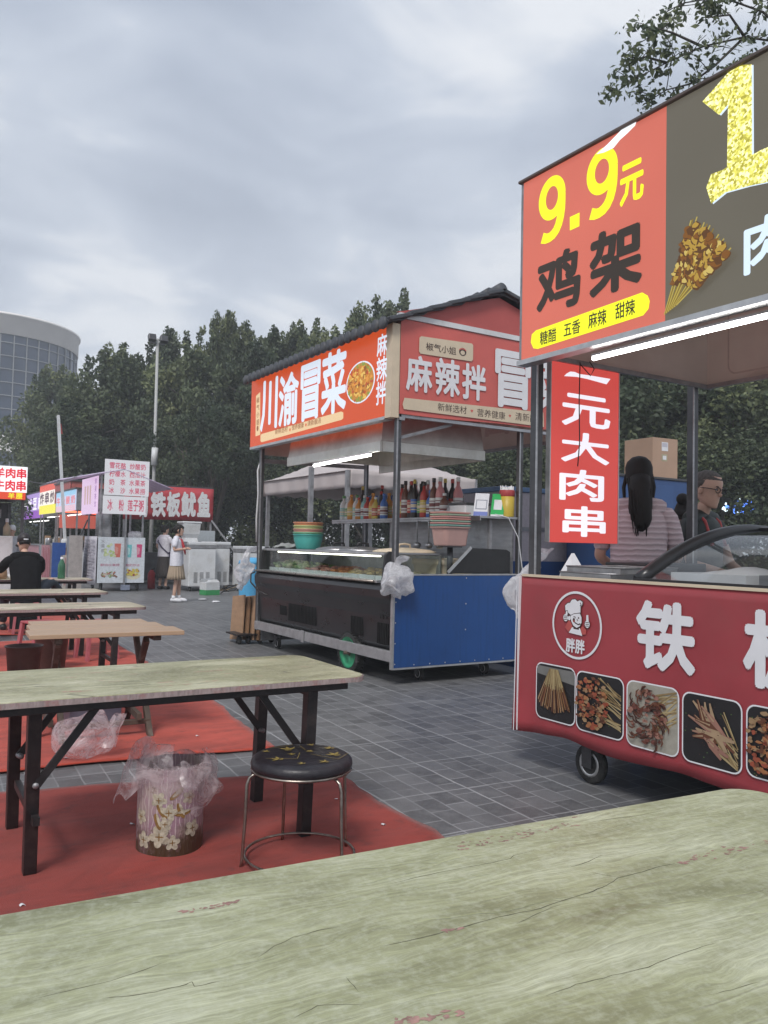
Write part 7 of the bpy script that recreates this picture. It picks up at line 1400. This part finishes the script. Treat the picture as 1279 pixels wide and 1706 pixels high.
rows = [('broad',92,47,586,5.4,'standing against the round office building'),('broad',196,37,549,5.2,'with flat crown, between the office block and the floodlight pole'),('broad',150,35,628,4.6,'half the height of its neighbours, above the lilac awning'),('slim',268,39,513,2.6,'directly behind the twin floodlights'),
 ('broad',306,36,545,4.8,'just right of the floodlight pole'),('slim',352,37,484,2.0,'thinnest and tall, like a column above the red squid banner'),('slim',398,38,499,2.6,'next right of the thin column-like tree'),('broad',420,34,540,4.4,'above the left end of the tiled roof'),('slim',446,37,511,2.8,'by the roof tip'),('slim',484,38,504,2.6,'second one over the tiled roof from its left tip'),
 ('broad',530,36,519,4.4,'over the middle of the tiled roof'),('broad',596,35,482,4.0,'with high double top over the tiled roof'),('slim',645,36,465,3.0,'tallest, over the tiled roof\'s near corner'),('broad',700,37,505,4.2,'just left of the red gable'),('broad',770,35,515,4.6,'hidden for the most part by the red gable'),('broad',850,36,520,5.,'behind the ridge of the tiled roof'),
 ('broad',935,27,520,5.2,'seen in the gap left of the red hanging sign'),('broad',1045,25,500,5.4,'behind the brown carton and the hanging sign'),('broad',1130,28,500,5.2,'behind the back post of the red cart'),('broad',1215,25,500,5.4,'over the head of the man with glasses'),('broad',1310,27,480,5.4,'behind the far right edge of the curved glass'),
 ('dome',345,31,640,5.4,'with bare stems showing, right of the floodlight pole'),
 ('shrub',30,42,775,5.5,'behind the kebab stall sign'),('shrub',120,37,715,6.,'behind the barrier arm'),('shrub',215,36,700,6.,'left of the floodlight pole foot'),('shrub',295,37,690,6.,'below the domed tree, on its left'),('shrub',395,36,700,6.,'below the domed tree, on its right'),('shrub',470,35,690,6.2,'behind the left part of the pale canopy'),('shrub',560,36,690,6.2,'behind the middle of the pale canopy'),('shrub',650,35,690,6.2,'behind the right part of the pale canopy'),('shrub',740,35,690,6.2,'behind the hood of the tiled cart'),('shrub',830,34,690,6.2,'behind the straw tub and payment cards'),
 ('shrub',920,24,690,5.2,'behind the lilac cabinet'),('shrub',1010,23,690,5.2,'behind the blue cabinet'),('shrub',1100,24,690,5.2,'behind the back post and the carton'),('shrub',1195,23,690,5.2,'behind the man with glasses'),('shrub',1285,24,690,5.2,'above the blue led board')]
for kind, px, d, top, W, where in rows:
    q = spot(px, d); h = CAMH+(894+(px-640)*.021-top)/FPX*d; base = {'broad':5.6,'slim':3.4,'shrub':8.5,'dome':8.}[kind]; sc = Vector((W/base, W/base, h/10.)); rz = rng.uniform(0,6.28); lab = LAB[kind]+' '+where
    if kind not in used: t = TP[kind]; used.add(kind); t.location = (q.x,q.y,0); t.rotation_euler = (0,0,rz); t.scale = sc; t['label'] = lab
    else: t = dup(TP[kind], (q.x,q.y,0), rz, lab, scale=sc)
    t['group'] = 'shrubs under the trees' if kind == 'shrub' else 'trees behind the stalls'
# the nearer tree whose twigs reach in over the price sign
D0 = 10.5
def pt(px, py, d): r_ = ray(px, py); return CAM+r_*(d/r_.dot(FW))
base = pt(1440, 900, 11.5); t = thing('overhanging_tree', 'nearer tree whose leafy twigs reach over the price sign', 'tree', (base.x,base.y,0)); O = (base.x,base.y,0)
g = G(O); crown = pt(1420, 150, 11.2); g.tube([(base.x,base.y,-.1), (base.x+.1,base.y,2.5), pt(1435,420,11.4), crown], [.20,.16,.13,.10], 'bark', 10)
LP = []; rd = random.Random(12)
limbs = [[(1420,150,11.2),(1330,75,10.9),(1240,62,10.6),(1170,78,10.4),(1110,105,10.3),(1060,130,10.2),(1018,160,10.2)],[(1330,75,10.9),(1270,20,10.7),(1200,-5,10.5),(1140,5,10.4),(1112,18,10.3)],[(1240,62,10.6),(1190,110,10.7),(1150,140,10.6),(1110,150,10.5),(1075,172,10.5)],[(1170,78,10.4),(1120,55,10.2),(1085,45,10.2),(1078,70,10.1)],
 [(1330,75,10.9),(1260,95,11.2),(1215,120,11.2)],[(1420,150,11.2),(1400,20,10.8),(1340,-60,10.5),(1260,-80,10.3),(1180,-50,10.2)],[(1240,62,10.6),(1215,25,10.3),(1175,30,10.2)],[(1110,105,10.3),(1075,95,10.2),(1045,108,10.2)]]
for L_ in limbs:
    P = [pt(*q) for q in L_]; g.tube(P, [max(.005, .020*(1-i/len(P))) for i in range(len(P))], 'bark', 6)
    for a, b in zip(P[1:], P[2:]):
        for f in (.0, .25, .5, .75):
            c = a.lerp(b, f); e = c+Vector((rd.uniform(-.34,.34), rd.uniform(-.34,.34), rd.uniform(-.16,.28))); g.tube([c, c.lerp(e,.5)+Vector((0,0,.03)), e], [.007,.005,.003], 'bark', 5)
            for k in range(rd.randrange(15,26)): f2 = rd.random()**.6; q = c.lerp(e, f2); LP.append((q.x+rd.gauss(0,.055), q.y+rd.gauss(0,.055), q.z+rd.gauss(0,.05)))
    for k in range(24): q = P[-1]; LP.append((q.x+rd.gauss(0,.07), q.y+rd.gauss(0,.07), q.z+rd.gauss(0,.05)))
g.build('trunk', t); o = bpy.data.objects.new('crown', leaf_mesh('crown', np.array(LP)-np.array(O), .098, .6, aspect=.5)); COL.objects.link(o); o.parent = t
for px, py in ((222,1371),(40,1506),(640,1372),(330,1225),(110,1262),(560,1330)):
    q = at_z(px, py, .02); g = G((q.x,q.y,.014)); a_ = rng.uniform(0,3); g.surf(lambda u, v: (q.x+.03*(u-.5)*math.cos(a_)-.016*(v-.5)*math.sin(a_), q.y+.03*(u-.5)*math.sin(a_)+.016*(v-.5)*math.cos(a_), .017+.006*math.sin(5*u+a_)), 5, 3, 'paper'); tag(g.build('paper_scrap', solid=.0008), 'tiny white paper scrap trodden on the floor', 'scrap', 'paper scraps on the floor')
# the thin air between us and the far things
h = G((0,0,0)); h.box(-60,130,-40,150,-1.,60,'paper'); hz = h.build('haze'); hz.data.materials.clear(); hm = bpy.data.materials.new('thin overcast haze'); hm.use_nodes = True; ht = hm.node_tree; ht.nodes.clear(); pv = ht.nodes.new('ShaderNodeVolumePrincipled'); pv.inputs['Color'].default_value = (.86,.9,.95,1); pv.inputs['Density'].default_value = .0028; oo = ht.nodes.new('ShaderNodeOutputMaterial'); ht.links.new(pv.outputs[0], oo.inputs['Volume']); hz.data.materials.append(hm); hz['kind'] = 'stuff'
bpy.data.objects.remove(_to); bpy.data.curves.remove(_tc)
